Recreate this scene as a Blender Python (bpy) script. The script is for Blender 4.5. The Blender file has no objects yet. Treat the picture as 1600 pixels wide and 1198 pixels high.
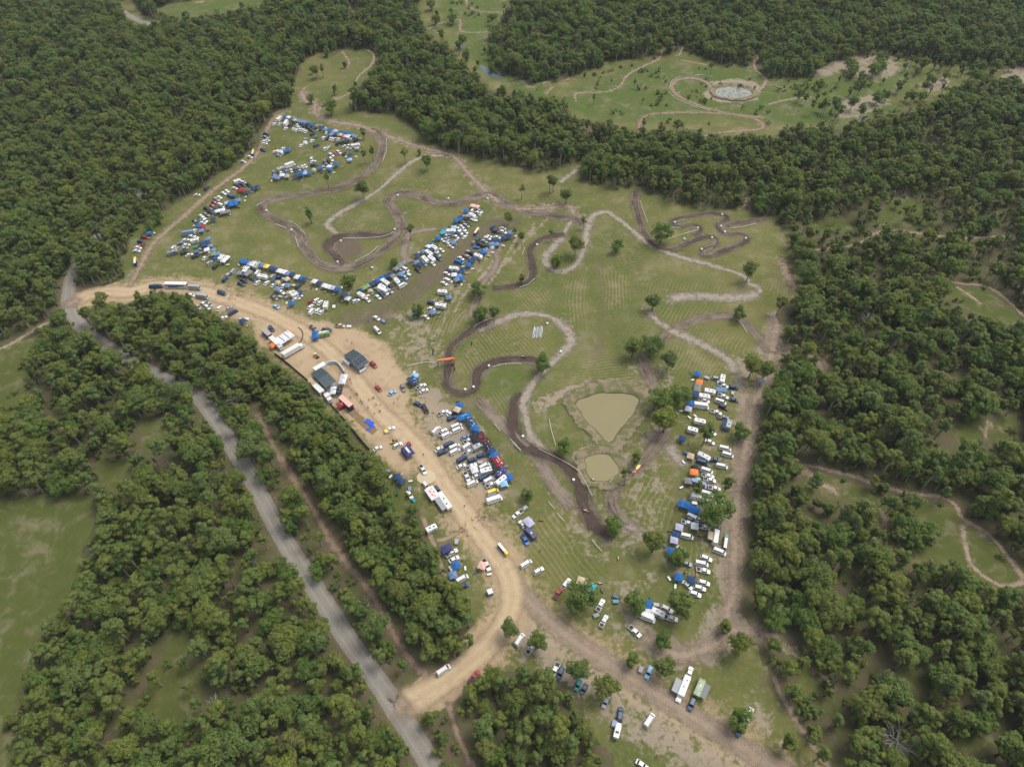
import bpy, math, random
import numpy as np
from mathutils import Vector, Matrix
R = math.radians
rnd = random.Random(11)
NP = np.random.RandomState(5)
S = bpy.context.scene
C = S.collection

# ---------------------------------------------------------------- camera, sky, sun, exposure
CAM_H, PITCH, FPX = 250.0, 49.0, 1067.0
cd = bpy.data.cameras.new('camera'); cam = bpy.data.objects.new('camera', cd); C.objects.link(cam)
cam.location = (0, 0, CAM_H); cam.rotation_euler = (R(90 - PITCH), 0, 0)
cd.sensor_fit = 'HORIZONTAL'; cd.sensor_width = 36.0; cd.lens = 36.0 * FPX / 1600.0
cd.clip_start = 1.0; cd.clip_end = 9000.0
S.camera = cam
w = bpy.data.worlds.new('World'); S.world = w; w.use_nodes = True
wn = w.node_tree; wn.nodes.clear()
sky = wn.nodes.new('ShaderNodeTexSky'); sky.sky_type = 'NISHITA'; sky.sun_disc = False
SUN_EL, SUN_AZ = R(62), R(60)
sky.sun_elevation = SUN_EL; sky.sun_rotation = SUN_AZ; sky.dust_density = 3.5; sky.air_density = 1.0; sky.ozone_density = 1.0
bgn = wn.nodes.new('ShaderNodeBackground'); bgn.inputs["Strength"].default_value = 0.148
wo = wn.nodes.new('ShaderNodeOutputWorld')
hs = wn.nodes.new('ShaderNodeHueSaturation'); hs.inputs['Saturation'].default_value = 0.45
wn.links.new(sky.outputs[0], hs.inputs['Color']); wn.links.new(hs.outputs[0], bgn.inputs[0]); wn.links.new(bgn.outputs[0], wo.inputs[0])
sd = bpy.data.lights.new('sun', 'SUN'); so = bpy.data.objects.new('sun', sd); C.objects.link(so)
sd.energy = 1.3; sd.angle = R(28); sd.color = (1.0, 0.95, 0.86)
dsun = Vector((math.sin(SUN_AZ) * math.cos(SUN_EL), math.cos(SUN_AZ) * math.cos(SUN_EL), math.sin(SUN_EL)))
so.rotation_euler = dsun.to_track_quat('Z', 'Y').to_euler(); so.location = (0, 0, 400)
S.view_settings.view_transform = 'Standard'; S.view_settings.look = 'None'
S.view_settings.exposure = 0.42; S.view_settings.gamma = 1.0; S.view_settings.use_curve_mapping = False
S.render.engine = 'CYCLES'
S.cycles.max_bounces = 6; S.cycles.diffuse_bounces = 3; S.cycles.glossy_bounces = 2
S.cycles.transparent_max_bounces = 12; S.cycles.volume_bounces = 0; S.cycles.transmission_bounces = 3

# ---------------------------------------------------------------- survey: picture point -> place on the ground
_s, _c = math.sin(R(90 - PITCH)), math.cos(R(90 - PITCH))
def at(px, py, z=0.0):
    dx = px - 800.0; u = 599.0 - py
    dy = FPX * _s + u * _c; dz = -FPX * _c + u * _s
    t = (z - CAM_H) / dz
    return (dx * t, dy * t)
def atn(P, z=0.0):
    return np.array([at(a, b, z) for a, b in P])
def heading(px, py, deg, z=0.0):
    a = R(deg); d = 3.0
    p = at(px - d * math.cos(a), py + d * math.sin(a), z); q = at(px + d * math.cos(a), py - d * math.sin(a), z)
    return math.atan2(q[1] - p[1], q[0] - p[0])
def to_px(x, y, z=0.0):
    # inverse of at(): used only to decide how large a thing shows
    v = (x, y, z - CAM_H)
    f = v[1] * _s - v[2] * _c; u = v[1] * _c + v[2] * _s
    if f <= 0: return (-9e3, -9e3, 0.01)
    return (800 + FPX * v[0] / f, 599 - FPX * u / f, FPX / f)

# ---------------------------------------------------------------- numpy value noise
def vnoise(x, y, scale, seed=0):
    x = np.asarray(x, float) / scale; y = np.asarray(y, float) / scale
    xi = np.floor(x).astype(np.int64); yi = np.floor(y).astype(np.int64)
    fx = x - xi; fy = y - yi; fx = fx * fx * (3 - 2 * fx); fy = fy * fy * (3 - 2 * fy)
    def h(a, b):
        n = (a * 374761393 + b * 668265263 + seed * 1274126177) & 0xffffffff
        n = ((n ^ (n >> 13)) * 1274126177) & 0xffffffff
        return ((n ^ (n >> 16)) & 0xffff) / 65535.0
    return (h(xi, yi) * (1 - fx) + h(xi + 1, yi) * fx) * (1 - fy) + (h(xi, yi + 1) * (1 - fx) + h(xi + 1, yi + 1) * fx) * fy
def fnoise(x, y, scale, seed=0):
    return (vnoise(x, y, scale, seed) * 0.55 + vnoise(x, y, scale / 2.1, seed + 7) * 0.3 + vnoise(x, y, scale / 4.3, seed + 13) * 0.15)
def inside(P, X, Y):
    r = np.zeros(X.shape, bool); n = len(P)
    for i in range(n):
        x1, y1 = P[i]; x2, y2 = P[(i + 1) % n]
        if y1 == y2: continue
        c = ((y1 > Y) != (y2 > Y)) & (X < (x2 - x1) * (Y - y1) / (y2 - y1) + x1)
        r ^= c
    return r
def pdist(P, X, Y, closed=False):
    d = np.full(X.shape, 1e9); n = len(P)
    for i in range(n if closed else n - 1):
        a = P[i]; b = P[(i + 1) % n]; v = b - a; L = max(float(v @ v), 1e-9)
        t = np.clip(((X - a[0]) * v[0] + (Y - a[1]) * v[1]) / L, 0, 1)
        d = np.minimum(d, np.hypot(X - a[0] - t * v[0], Y - a[1] - t * v[1]))
    return d
def curve(P, step=2.0, closed=False):
    P = np.asarray(P, float); n = len(P); out = []
    rng = range(n if closed else n - 1)
    for i in rng:
        p0 = P[(i - 1) % n] if (closed or i > 0) else 2 * P[0] - P[1]
        p1 = P[i]; p2 = P[(i + 1) % n]
        p3 = P[(i + 2) % n] if (closed or i + 2 < n) else 2 * P[-1] - P[-2]
        k = max(2, int(np.hypot(*(p2 - p1)) / step))
        for j in range(k):
            t = j / k
            out.append(0.5 * ((2 * p1) + (-p0 + p2) * t + (2 * p0 - 5 * p1 + 4 * p2 - p3) * t * t + (-p0 + 3 * p1 - 3 * p2 + p3) * t ** 3))
    if not closed: out.append(P[-1])
    return np.array(out)

# ---------------------------------------------------------------- materials
def nodes(name):
    m = bpy.data.materials.new(name); m.use_nodes = True; nt = m.node_tree; nt.nodes.clear()
    return m, nt
class G:
    """short hand for wiring shader nodes"""
    def __init__(s, nt): s.nt = nt
    def put(s, sock, v):
        if isinstance(v, bpy.types.NodeSocket): s.nt.links.new(v, sock)
        elif v is not None:
            if sock.type == 'RGBA' and len(v) == 3: v = (*v, 1)
            sock.default_value = v
    def n(s, t, **k):
        d = s.nt.nodes.new(t)
        for a, b in k.items(): setattr(d, a, b)
        return d
    def attr(s, name, out='Fac'):
        return s.n('ShaderNodeAttribute', attribute_name=name).outputs[out]
    def pos(s): return s.n('ShaderNodeNewGeometry').outputs['Position']
    def noise(s, scale, detail=3, vec=None, rough=0.55, dist=0.0):
        d = s.n('ShaderNodeTexNoise'); d.inputs['Scale'].default_value = scale; d.inputs['Detail'].default_value = detail
        d.inputs['Roughness'].default_value = rough; d.inputs['Distortion'].default_value = dist
        s.put(d.inputs['Vector'], vec if vec is not None else s.pos()); return d.outputs[0]
    def m(s, op, a, b=None, c=None, clamp=False):
        d = s.n('ShaderNodeMath', operation=op); d.use_clamp = clamp
        s.put(d.inputs[0], a)
        if b is not None: s.put(d.inputs[1], b)
        if c is not None: s.put(d.inputs[2], c)
        return d.outputs[0]
    def step(s, v, lo, hi):
        d = s.n('ShaderNodeMapRange'); d.interpolation_type = 'SMOOTHSTEP'; s.put(d.inputs['Value'], v)
        d.inputs['From Min'].default_value = lo; d.inputs['From Max'].default_value = hi; return d.outputs[0]
    def mix(s, f, a, b, mode='MIX'):
        d = s.n('ShaderNodeMix', data_type='RGBA', blend_type=mode); s.put(d.inputs[0], f); s.put(d.inputs[6], a); s.put(d.inputs[7], b)
        return d.outputs[2]
    def ramp(s, f, stops):
        d = s.n('ShaderNodeValToRGB'); e = d.color_ramp.elements
        while len(e) < len(stops): e.new(0.5)
        for i, (p, c) in enumerate(stops): e[i].position = p; e[i].color = (*c, 1)
        s.put(d.inputs[0], f); return d.outputs[0]
    def bump(s, h, strength, dist=1.0):
        d = s.n('ShaderNodeBump'); d.inputs['Strength'].default_value = strength; d.inputs['Distance'].default_value = dist
        s.put(d.inputs['Height'], h); return d.outputs[0]
    def out(s, col, rough=0.9, normal=None, alpha=None, metal=0.0, spec=0.3, transl=0.0):
        p = s.n('ShaderNodeBsdfPrincipled'); s.put(p.inputs['Base Color'], col); s.put(p.inputs['Roughness'], rough)
        p.inputs['Metallic'].default_value = metal; p.inputs['Specular IOR Level'].default_value = spec
        if normal is not None: s.put(p.inputs['Normal'], normal)
        sh = p.outputs[0]
        if transl:
            t = s.n('ShaderNodeBsdfTranslucent'); s.put(t.inputs[0], col); mx = s.n('ShaderNodeMixShader'); mx.inputs[0].default_value = transl
            s.nt.links.new(sh, mx.inputs[1]); s.nt.links.new(t.outputs[0], mx.inputs[2]); sh = mx.outputs[0]
        if alpha is not None:
            t = s.n('ShaderNodeBsdfTransparent'); mx = s.n('ShaderNodeMixShader'); s.put(mx.inputs[0], alpha)
            s.nt.links.new(t.outputs[0], mx.inputs[1]); s.nt.links.new(sh, mx.inputs[2]); sh = mx.outputs[0]
        o = s.n('ShaderNodeOutputMaterial'); s.nt.links.new(sh, o.inputs[0])
MATS = {}
def mat(name, col, rough=0.5, metal=0.0, spec=0.4, dirt=0.22, transl=0.0):
    """an even coat with light dust and fading"""
    if name in MATS: return MATS[name]
    m, nt = nodes(name); g = G(nt)
    oc = g.n('ShaderNodeTexCoord').outputs['Object']
    a = g.noise(1.3, 3, oc); b = g.noise(7.0, 2, oc)
    f = g.m('MULTIPLY', g.step(g.m('ADD', g.m('MULTIPLY', a, 0.6), g.m('MULTIPLY', b, 0.4)), 0.35, 0.75), dirt)
    dust = tuple(c * 0.6 + d * 0.4 for c, d in zip(col, (0.22, 0.19, 0.14)))
    g.out(g.mix(f, col, dust), rough, metal=metal, spec=spec, transl=transl)
    MATS[name] = m; return m
PAINT = dict(w=(0.70, 0.70, 0.68), s=(0.34, 0.36, 0.37), d=(0.022, 0.030, 0.038), n=(0.025, 0.060, 0.12), b=(0.015, 0.13, 0.42),
             l=(0.17, 0.24, 0.36), L=(0.26, 0.48, 0.70), t=(0.02, 0.22, 0.24), r=(0.30, 0.025, 0.03), o=(0.85, 0.20, 0.04), p=(0.72, 0.42, 0.36),
             c=(0.52, 0.42, 0.28), y=(0.80, 0.60, 0.08), g=(0.20, 0.30, 0.12), k=(0.03, 0.03, 0.035), v=(0.42, 0.42, 0.56), q=(0.20, 0.21, 0.22),
             V=(0.045, 0.05, 0.15))
CNAME = dict(w='white', s='silver grey', d='black', n='navy blue', b='bright blue', l='slate blue', L='light blue', t='teal', r='red', o='orange',
             p='salmon pink', c='cream', y='yellow', g='green', k='charcoal', v='lavender', q='dark grey', V='purple')
def paint(k): return mat('paint_' + CNAME[k].replace(' ', '_'), PAINT[k], 0.35, spec=0.5)
FAB = dict(PAINT); FAB.update(d=(0.03, 0.035, 0.05), w=(0.66, 0.67, 0.70), n=(0.02, 0.055, 0.14), k=(0.025, 0.027, 0.035), l=(0.13, 0.22, 0.38), b=(0.012, 0.12, 0.37), t=(0.04, 0.38, 0.46))
def fabric(k): return mat('canvas_' + CNAME[k].replace(' ', '_'), FAB[k], 0.8, spec=0.15, dirt=0.3)
GLASS = mat('tinted_glass', (0.012, 0.018, 0.022), 0.12, spec=0.6, dirt=0.1)
TYRE = mat('tyre_rubber', (0.015, 0.015, 0.015), 0.9)
STEEL = mat('galvanised_steel', (0.34, 0.35, 0.36), 0.45, 0.6)
DARKM = mat('dark_steel', (0.03, 0.032, 0.035), 0.6, 0.3)
WHITE = mat('white_plastic', (0.72, 0.72, 0.70), 0.45)

# ---------------------------------------------------------------- meshes
class MB:
    def __init__(s): s.v = []; s.f = []; s.mi = []; s.mats = []
    def mid(s, m):
        if m not in s.mats: s.mats.append(m)
        return s.mats.index(m)
    def add(s, vs, fs, m):
        o = len(s.v); s.v += [tuple(v) for v in vs]; k = s.mid(m)
        for f in fs: s.f.append(tuple(i + o for i in f)); s.mi.append(k)
    def box(s, c, d, m, rz=0.0, top=1.0, M=None):
        x, y, z = d[0] / 2, d[1] / 2, d[2] / 2; vs = []
        for sz in (-1, 1):
            k = top if sz > 0 else 1.0
            for sx, sy in ((-1, -1), (1, -1), (1, 1), (-1, 1)):
                v = Vector((sx * x * k, sy * y * k, sz * z))
                if rz: v = Matrix.Rotation(rz, 3, 'Z') @ v
                if M is not None: v = M @ v
                vs.append(v + Vector(c))
        s.add(vs, [(3, 2, 1, 0), (4, 5, 6, 7), (0, 1, 5, 4), (1, 2, 6, 5), (2, 3, 7, 6), (3, 0, 4, 7)], m)
    def loft(s, rings, m, cap=True):
        n = len(rings[0]); vs = [p for r in rings for p in r]; fs = []
        for i in range(len(rings) - 1):
            for j in range(n):
                a = i * n + j; b = i * n + (j + 1) % n; fs.append((a, b, b + n, a + n))
        if cap: fs.append(tuple(range(n))[::-1]); fs.append(tuple(range((len(rings) - 1) * n, len(rings) * n)))
        s.add(vs, fs, m)
    def tube(s, pts, rad, m, n=6):
        rings = []; pts = [Vector(p) for p in pts]
        for i, p in enumerate(pts):
            d = (pts[min(i + 1, len(pts) - 1)] - pts[max(i - 1, 0)]).normalized()
            u = d.cross(Vector((0.31, 0.2, 0.93))).normalized() if abs(d.z) < 0.9 else d.cross(Vector((1, 0.1, 0))).normalized()
            w_ = d.cross(u); r = rad[i] if isinstance(rad, (list, tuple)) else rad
            rings.append([p + (u * math.cos(2 * math.pi * k / n) + w_ * math.sin(2 * math.pi * k / n)) * r for k in range(n)])
        s.loft(rings, m)
    def slab(s, q, nrm, t, m):
        nrm = Vector(nrm).normalized() * t; q = [Vector(p) for p in q]
        vs = [p - nrm * 0.5 for p in q] + [p + nrm * 0.5 for p in q]
        s.add(vs, [(3, 2, 1, 0), (4, 5, 6, 7), (0, 1, 5, 4), (1, 2, 6, 5), (2, 3, 7, 6), (3, 0, 4, 7)], m)
    def mesh(s, name, smooth=False):
        me = bpy.data.meshes.new(name); me.from_pydata(s.v, [], s.f)
        for m in s.mats: me.materials.append(m)
        me.polygons.foreach_set('material_index', s.mi)
        if smooth: me.polygons.foreach_set('use_smooth', [True] * len(s.f))
        me.update(); return me
    def obj(s, name, parent=None, smooth=False):
        return link(name, s.mesh(name, smooth), parent)
def link(name, data, parent=None):
    o = bpy.data.objects.new(name, data); C.objects.link(o)
    if parent is not None: o.parent = parent
    return o
def tag(o, label=None, cat=None, group=None, kind=None):
    if label: o['label'] = label
    if cat: o['category'] = cat
    if group: o['group'] = group
    if kind: o['kind'] = kind
    return o
def empty(name, loc, rz=0.0):
    o = link(name, None); o.location = (*loc, 0.0) if len(loc) == 2 else loc; o.rotation_euler = (0, 0, rz); o.empty_display_size = 0.5; return o
def floatattr(me, name, arr, domain='POINT'):
    a = me.attributes.new(name, 'FLOAT', domain); a.data.foreach_set('value', np.ascontiguousarray(arr, dtype=np.float32))

# ================================================================= SETTING
ROAD = [(300, 160), (262, 235), (222, 300), (198, 318), (172, 345), (140, 385), (114, 425), (108, 450), (107, 474), (119, 500), (150, 530), (200, 562), (250, 588), (300, 612), (330, 645), (358, 690), (390, 742),
        (415, 790), (445, 845), (480, 900), (512, 950), (548, 1005), (598, 1075), (640, 1140), (676, 1200), (720, 1290)]
ENTRY = [(112, 478), (135, 462), (165, 455), (205, 456), (245, 447), (300, 452), (350, 465), (400, 482), (440, 500), (490, 530), (540, 575), (590, 640), (632, 680), (665, 715), (700, 765), (735, 815), (765, 855), (790, 890),
         (800, 925), (792, 965), (765, 1005), (728, 1040), (690, 1068), (655, 1088), (622, 1104)]
SETRACK = [(792, 893), (815, 925), (850, 962), (895, 1000), (940, 1030), (1000, 1068), (1060, 1105), (1120, 1143), (1180, 1180), (1230, 1212), (1290, 1250)]
EAST = [(1216, 500), (1206, 550), (1192, 600), (1175, 640), (1166, 690), (1158, 740), (1150, 800), (1147, 870), (1146, 925), (1135, 965), (1148, 985), (1195, 990), (1230, 1000)]
LOOP = [(1140, 985), (1110, 1010), (1070, 1022), (1040, 1018), (1015, 1002), (998, 985)]
CREEK = [(470, 140), (478, 158), (492, 160), (492, 175), (505, 185), (530, 192), (560, 197), (600, 210), (650, 228), (690, 238), (712, 247), (740, 280), (775, 312), (800, 325), (850, 326), (888, 322), (898, 338)]
# race track loops: list of (points, width, darkness 0..1, banking)
TRK = [
 ([(575, 202), (590, 210), (598, 228), (592, 246), (575, 270), (540, 290), (500, 300), (455, 306), (420, 314), (409, 324), (422, 338), (450, 354), (467, 368), (478, 390), (500, 412), (535, 419), (570, 409), (602, 388), (621, 368), (627, 348), (615, 328), (608, 314), (622, 304), (650, 304), (680, 316), (712, 318), (740, 309), (765, 304), (790, 318), (830, 332), (870, 338), (900, 343), (913, 353)], 6.5, 0.55, 0.5),
 ([(617, 364), (590, 368), (560, 367), (525, 373), (514, 385), (528, 404), (540, 416)], 7, 0.8, 0.3),
 ([(888, 366), (860, 370), (838, 380), (829, 396), (832, 425), (822, 441), (795, 448), (765, 452)], 5.5, 0.85, 0.6),
 ([(995, 296), (992, 315), (998, 340), (1008, 366), (1028, 386), (1055, 388), (1080, 378), (1105, 371), (1118, 374), (1116, 384), (1098, 391), (1100, 399), (1120, 396), (1158, 381), (1168, 373), (1156, 367), (1136, 365), (1126, 358), (1122, 351), (1134, 343), (1132, 337), (1110, 334), (1070, 340), (1050, 348), (1062, 353), (1084, 353), (1092, 358), (1082, 370)], 4.6, 0.7, 0.5),
 ([(1134, 357), (1140, 352), (1165, 347), (1200, 342)], 4.5, 0.55, 0.3),
 ([(1030, 534), (1055, 514), (1100, 497), (1140, 493), (1165, 506), (1188, 530), (1200, 545), (1240, 548), (1268, 556), (1282, 568), (1288, 588)], 5.0, 0.45, 0.3),
 ([(1000, 545), (1008, 570), (1022, 605), (1035, 640), (1040, 670), (1025, 695), (1000, 728), (975, 745), (958, 765), (957, 790), (975, 815), (1000, 830)], 5.5, 0.5, 0.3),
 ([(775, 498), (760, 503), (735, 518), (712, 535), (702, 552), (700, 575), (699, 594), (706, 609), (726, 615), (742, 606), (744, 590), (752, 576), (772, 566), (803, 561), (835, 564), (848, 572)], 5.0, 0.85, 0.6),
 ([(822, 612), (806, 632), (801, 652), (808, 682), (830, 702), (860, 714), (888, 732), (906, 758), (912, 785), (925, 815), (945, 831), (968, 833)], 6.5, 0.95, 0.5),
 ([(742, 620), (775, 655), (812, 690), (845, 725), (870, 765), (900, 800)], 5.0, 0.35, 0.1),
 ([(770, 388), (778, 405), (770, 425), (752, 445), (745, 465), (738, 485), (738, 500)], 4.5, 0.25, 0.1),
 ([(690, 357), (660, 360), (640, 366), (634, 382), (632, 402), (660, 412)], 4.5, 0.2, 0.1),
]
# pale worn ground: the rocky, sandy creek-like lines
PALE = [
 ([(700, 244), (665, 244), (642, 254), (615, 276), (590, 298), (550, 322), (520, 340), (512, 352), (530, 368)], 4.5),
 ([(900, 335), (888, 352), (872, 378), (854, 398), (853, 412), (868, 423), (888, 422), (906, 404), (914, 380), (920, 348), (934, 333), (950, 332), (966, 342), (990, 362), (1008, 376), (1030, 388), (1062, 401), (1110, 414), (1158, 429), (1172, 444), (1187, 450), (1182, 460), (1165, 465), (1130, 464), (1090, 462), (1040, 466)], 5.0),
 ([(1008, 482), (1028, 502), (1055, 519), (1085, 532), (1120, 550), (1142, 566), (1148, 588)], 6.0),
 ([(742, 520), (768, 508), (800, 494), (832, 490), (862, 496), (884, 514), (893, 531), (884, 547), (862, 566), (838, 592), (820, 622), (822, 652), (832, 684), (848, 704), (852, 735), (870, 758), (895, 785)], 5.5),
 ([(1188, 456), (1165, 464), (1130, 465), (1090, 463), (1042, 467)], 7.0), ([(1042, 466), (1075, 463), (1095, 464)], 8.5), ([(905, 262), (888, 275), (872, 288)], 4.0), ([(1040, 690), (1060, 715), (1080, 732)], 6.0),
 ([(965, 835), (985, 825), (1005, 835)], 5.0), ([(560, 155), (583, 135)], 3),
]
PATHS = [
 ([(496, 166), (515, 158), (538, 150), (552, 140), (560, 120), (580, 102), (584, 86), (570, 76)], 3.2, 0.8),
 ([(532, 78), (543, 92), (545, 102), (532, 114)], 3.0, 0.5), ([(536, 45), (553, 28), (548, 14), (540, 2), (540, -25)], 3.0, 0.7),
 ([(664, 48), (690, 36), (717, 31), (719, 44), (722, 50), (760, 50), (800, 42), (835, 40)], 3.0, 0.5),
 ([(735, -20), (729, 2), (736, 13), (760, 19), (815, 20)], 4.2, 0.4),
 ([(850, 150), (862, 138), (870, 135)], 3, 0.4), ([(900, 158), (899, 148), (910, 145), (950, 143), (970, 133), (980, 118), (1005, 104), (1030, 92), (1034, 78)], 3.2, 0.5),
 ([(1108, 146), (1110, 134), (1095, 125), (1075, 122), (1055, 127), (1050, 138), (1060, 150), (1085, 162), (1115, 172), (1145, 179), (1175, 184), (1192, 194), (1186, 202), (1150, 205), (1110, 210), (1075, 220)], 5.0, 0.35),
 ([(1000, 206), (1000, 190), (1012, 180), (1035, 177), (1080, 176), (1135, 178), (1200, 185)], 4.0, 0.25),
 ([(1120, 150), (1145, 156), (1172, 154), (1188, 140), (1196, 125), (1180, 108), (1180, 96), (1188, 88)], 3.8, 0.6),
 ([(1195, 165), (1230, 156), (1275, 151)], 2.5, 0.6), ([(1060, 90), (1068, 72)], 3.0, 0.8), ([(1060, 93), (1110, 103)], 2.2, 0.9),
 ([(1250, 394), (1285, 389), (1315, 387), (1345, 379), (1368, 365), (1400, 361), (1440, 365), (1500, 372), (1550, 370), (1600, 366), (1660, 360)], 3.4, 0.55),
 ([(1440, 427), (1470, 438), (1500, 443), (1540, 447), (1565, 462), (1600, 494), (1650, 540)], 3.4, 0.55), ([(1484, 442), (1510, 458), (1540, 480)], 2.5, 0.6),
 ([(1215, 724), (1255, 727), (1290, 733), (1330, 743), (1375, 758), (1430, 772), (1468, 775), (1492, 788), (1505, 810), (1545, 835), (1575, 870), (1605, 910), (1640, 960)], 3.4, 0.7),
 ([(1504, 812), (1508, 850), (1518, 882), (1550, 908), (1575, 916), (1610, 905)], 3.2, 0.75),
 ([(1250, 722), (1270, 745), (1290, 758), (1318, 778)], 4.2, 0.7), ([(1352, 785), (1375, 800), (1390, 830)], 4, 0.7), ([(1432, 830), (1425, 850), (1420, 870)], 3, 0.5),
 ([(1203, 1045), (1218, 1078), (1240, 1120), (1270, 1165), (1300, 1205), (1330, 1250)], 3.0, 0.5), ([(1297, 1000), (1285, 1028), (1265, 1062)], 3.0, 0.55),
 ([(1226, 1008), (1250, 1030), (1285, 1055), (1312, 1085)], 2.6, 0.8), ([(1440, 1108), (1462, 1115), (1485, 1106)], 3.2, 0.8), ([(1290, 868), (1320, 862)], 4.5, 0.6),
 ([(1222, 405), (1228, 425), (1240, 445), (1252, 466)], 7.0, 0.45), ([(-40, 560), (0, 545), (30, 530), (60, 512), (100, 492)], 3.6, 0.9),
 ([(398, 640), (412, 668), (432, 705), (460, 750), (492, 800), (522, 852), (555, 895), (585, 935), (612, 985), (640, 1030), (660, 1050), (680, 1060)], 4.2, 0.25),
 ([(698, 1085), (706, 1120), (720, 1160), (745, 1210), (770, 1260)], 3.0, 0.3), ([(1545, 650), (1538, 690)], 2.5, 0.5),
 ([(1160, 328), (1165, 315), (1160, 300)], 2.5, 0.8), ([(402, 12), (440, 8), (470, 6)], 3.5, 0.5), ([(300, 5), (325, 2)], 5, 0.9),
 ([(200, 452), (215, 425), (240, 380), (285, 340), (330, 300), (380, 262), (408, 232), (416, 205), (432, 182), (452, 176)], 5.5, 0.55),
]
CLEAR = [
 [(405, 205), (430, 180), (455, 165), (462, 125), (470, 100), (500, 82), (545, 76), (592, 82), (588, 102), (572, 125), (548, 150), (548, 176), (620, 178), (650, 202), (672, 224), (720, 240), (790, 258), (850, 270), (880, 262),
  (915, 252), (905, 272), (915, 288), (1000, 300), (1060, 318), (1100, 328), (1160, 325), (1205, 345), (1228, 362), (1236, 385), (1232, 405), (1245, 440), (1250, 468), (1217, 475), (1222, 520), (1220, 545), (1206, 590), (1186, 650), (1174, 700),
  (1170, 760), (1160, 830), (1154, 900), (1156, 960), (1170, 985), (1190, 1010), (1205, 1060), (1240, 1120), (1275, 1170), (1310, 1230), (980, 1250), (958, 1198), (925, 1140), (885, 1080), (850, 1052), (790, 1045), (740, 1062), (725, 1085), (700, 1100), (640, 1120), (622, 1098),
  (655, 1062), (700, 1035), (735, 1000), (738, 975), (730, 945), (712, 925), (697, 908), (686, 870), (676, 845), (668, 828), (660, 806), (647, 792), (642, 776), (628, 760), (614, 748), (600, 732), (588, 716), (575, 706), (553, 681), (538, 667), (514, 645), (498, 623), (480, 606), (463, 591), (441, 574), (431, 567), (404, 542), (394, 529), (378, 525), (368, 518), (357, 507), (353, 496), (338, 488), (322, 488), (307, 484), (300, 470),
  (290, 459), (274, 456), (256, 450), (240, 458), (225, 464), (215, 474), (170, 476), (150, 474), (125, 492), (98, 482), (112, 456), (150, 446), (192, 440), (196, 405), (210, 362), (250, 335), (290, 308), (320, 288), (370, 255), (395, 235)],
 [(-150, 800), (0, 782), (60, 774), (100, 772), (150, 785), (146, 830), (130, 880), (118, 920), (92, 960), (52, 1010), (44, 1060), (14, 1120), (22, 1198), (0, 1250), (-150, 1250)],
 [(262, 988), (310, 975), (300, 1010), (325, 1060), (316, 1110), (290, 1148), (235, 1152), (170, 1168), (160, 1132), (200, 1112), (225, 1062), (245, 1040)],
 [(-150, 560), (0, 545), (62, 524), (42, 560), (36, 620), (34, 655), (0, 664), (-150, 670)],
 [(148, 715), (198, 725), (192, 765), (160, 770)], [(212, 665), (262, 660), (268, 700), (222, 712)],
 [(240, 12), (300, 2), (330, -30), (430, -30), (410, 10), (345, 22), (300, 27), (262, 30)], [(175, 2), (200, 2), (232, 30), (262, 36), (240, 44), (205, 38)],
 [(672, -40), (820, -40), (795, 10), (762, 60), (772, 110), (830, 130), (900, 118), (950, 98), (1020, 88), (1070, 82), (1130, 102), (1180, 104), (1200, 122), (1250, 125), (1300, 98), (1380, 84), (1450, 98), (1560, 104), (1700, 110), (1700, 136), (1540, 126), (1480, 146),
  (1430, 172), (1390, 176), (1340, 192), (1300, 202), (1250, 197), (1200, 215), (1130, 215), (1070, 202), (1000, 208), (960, 196), (895, 186), (872, 156), (800, 146), (762, 140), (745, 120), (705, 82), (665, 50), (650, 20)],
 [(1385, 310), (1420, 305), (1470, 340), (1470, 358), (1420, 358), (1370, 352)], [(1475, 446), (1540, 452), (1600, 500), (1700, 560), (1660, 560), (1590, 515), (1520, 490), (1478, 468)], [(1255, 340), (1330, 340), (1350, 352), (1280, 366)],
 [(1250, 732), (1310, 745), (1400, 778), (1450, 785), (1500, 800), (1560, 850), (1610, 905), (1600, 925), (1540, 918), (1500, 895), (1450, 868), (1420, 880), (1380, 830), (1350, 792), (1300, 782)],
 [(1222, 1000), (1262, 1010), (1300, 1000), (1312, 1020), (1270, 1070), (1318, 1090), (1300, 1120), (1250, 1060)], [(1395, 1045), (1425, 1040), (1450, 1090), (1420, 1110)], [(1460, 1110), (1520, 1115), (1560, 1160), (1500, 1180)],
 [(425, 690), (445, 690), (480, 760), (465, 765)], [(600, 750), (625, 745), (645, 800), (625, 820)], [(1480, 660), (1600, 650), (1600, 690), (1500, 690)],
]
CLEARW = [atn(p) for p in CLEAR]
PONDS = [[(800 + a / 4, 600 + b / 4) for a, b in [(400, 120), (412, 98), (480, 75), (560, 62), (640, 60), (720, 65), (792, 95), (780, 130), (740, 200), (700, 260), (650, 330), (622, 366), (598, 370), (575, 355), (560, 325), (500, 260), (450, 200), (412, 150)]],
         [(800 + a / 4, 600 + b / 4) for a, b in [(445, 460), (500, 440), (560, 438), (610, 455), (650, 490), (672, 520), (660, 560), (610, 588), (560, 604), (515, 608), (485, 580), (465, 530), (450, 490)]],
         [(1117, 147), (1122, 139), (1135, 136), (1152, 136), (1168, 140), (1176, 146), (1170, 151), (1155, 154), (1135, 153), (1122, 151)]]
PUDDLE = [[(749, 103), (757, 104), (765, 110), (778, 113), (788, 119), (785, 122), (770, 121), (757, 116)], [(1336, 189), (1345, 184), (1353, 184), (1350, 188), (1342, 190)], [(636, 32), (642, 28), (650, 32), (648, 40), (640, 42)], [(1262, 214), (1280, 208), (1302, 208), (1290, 216), (1270, 220)],
          [(718, 74), (724, 73), (724, 77), (719, 77)]]
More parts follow.
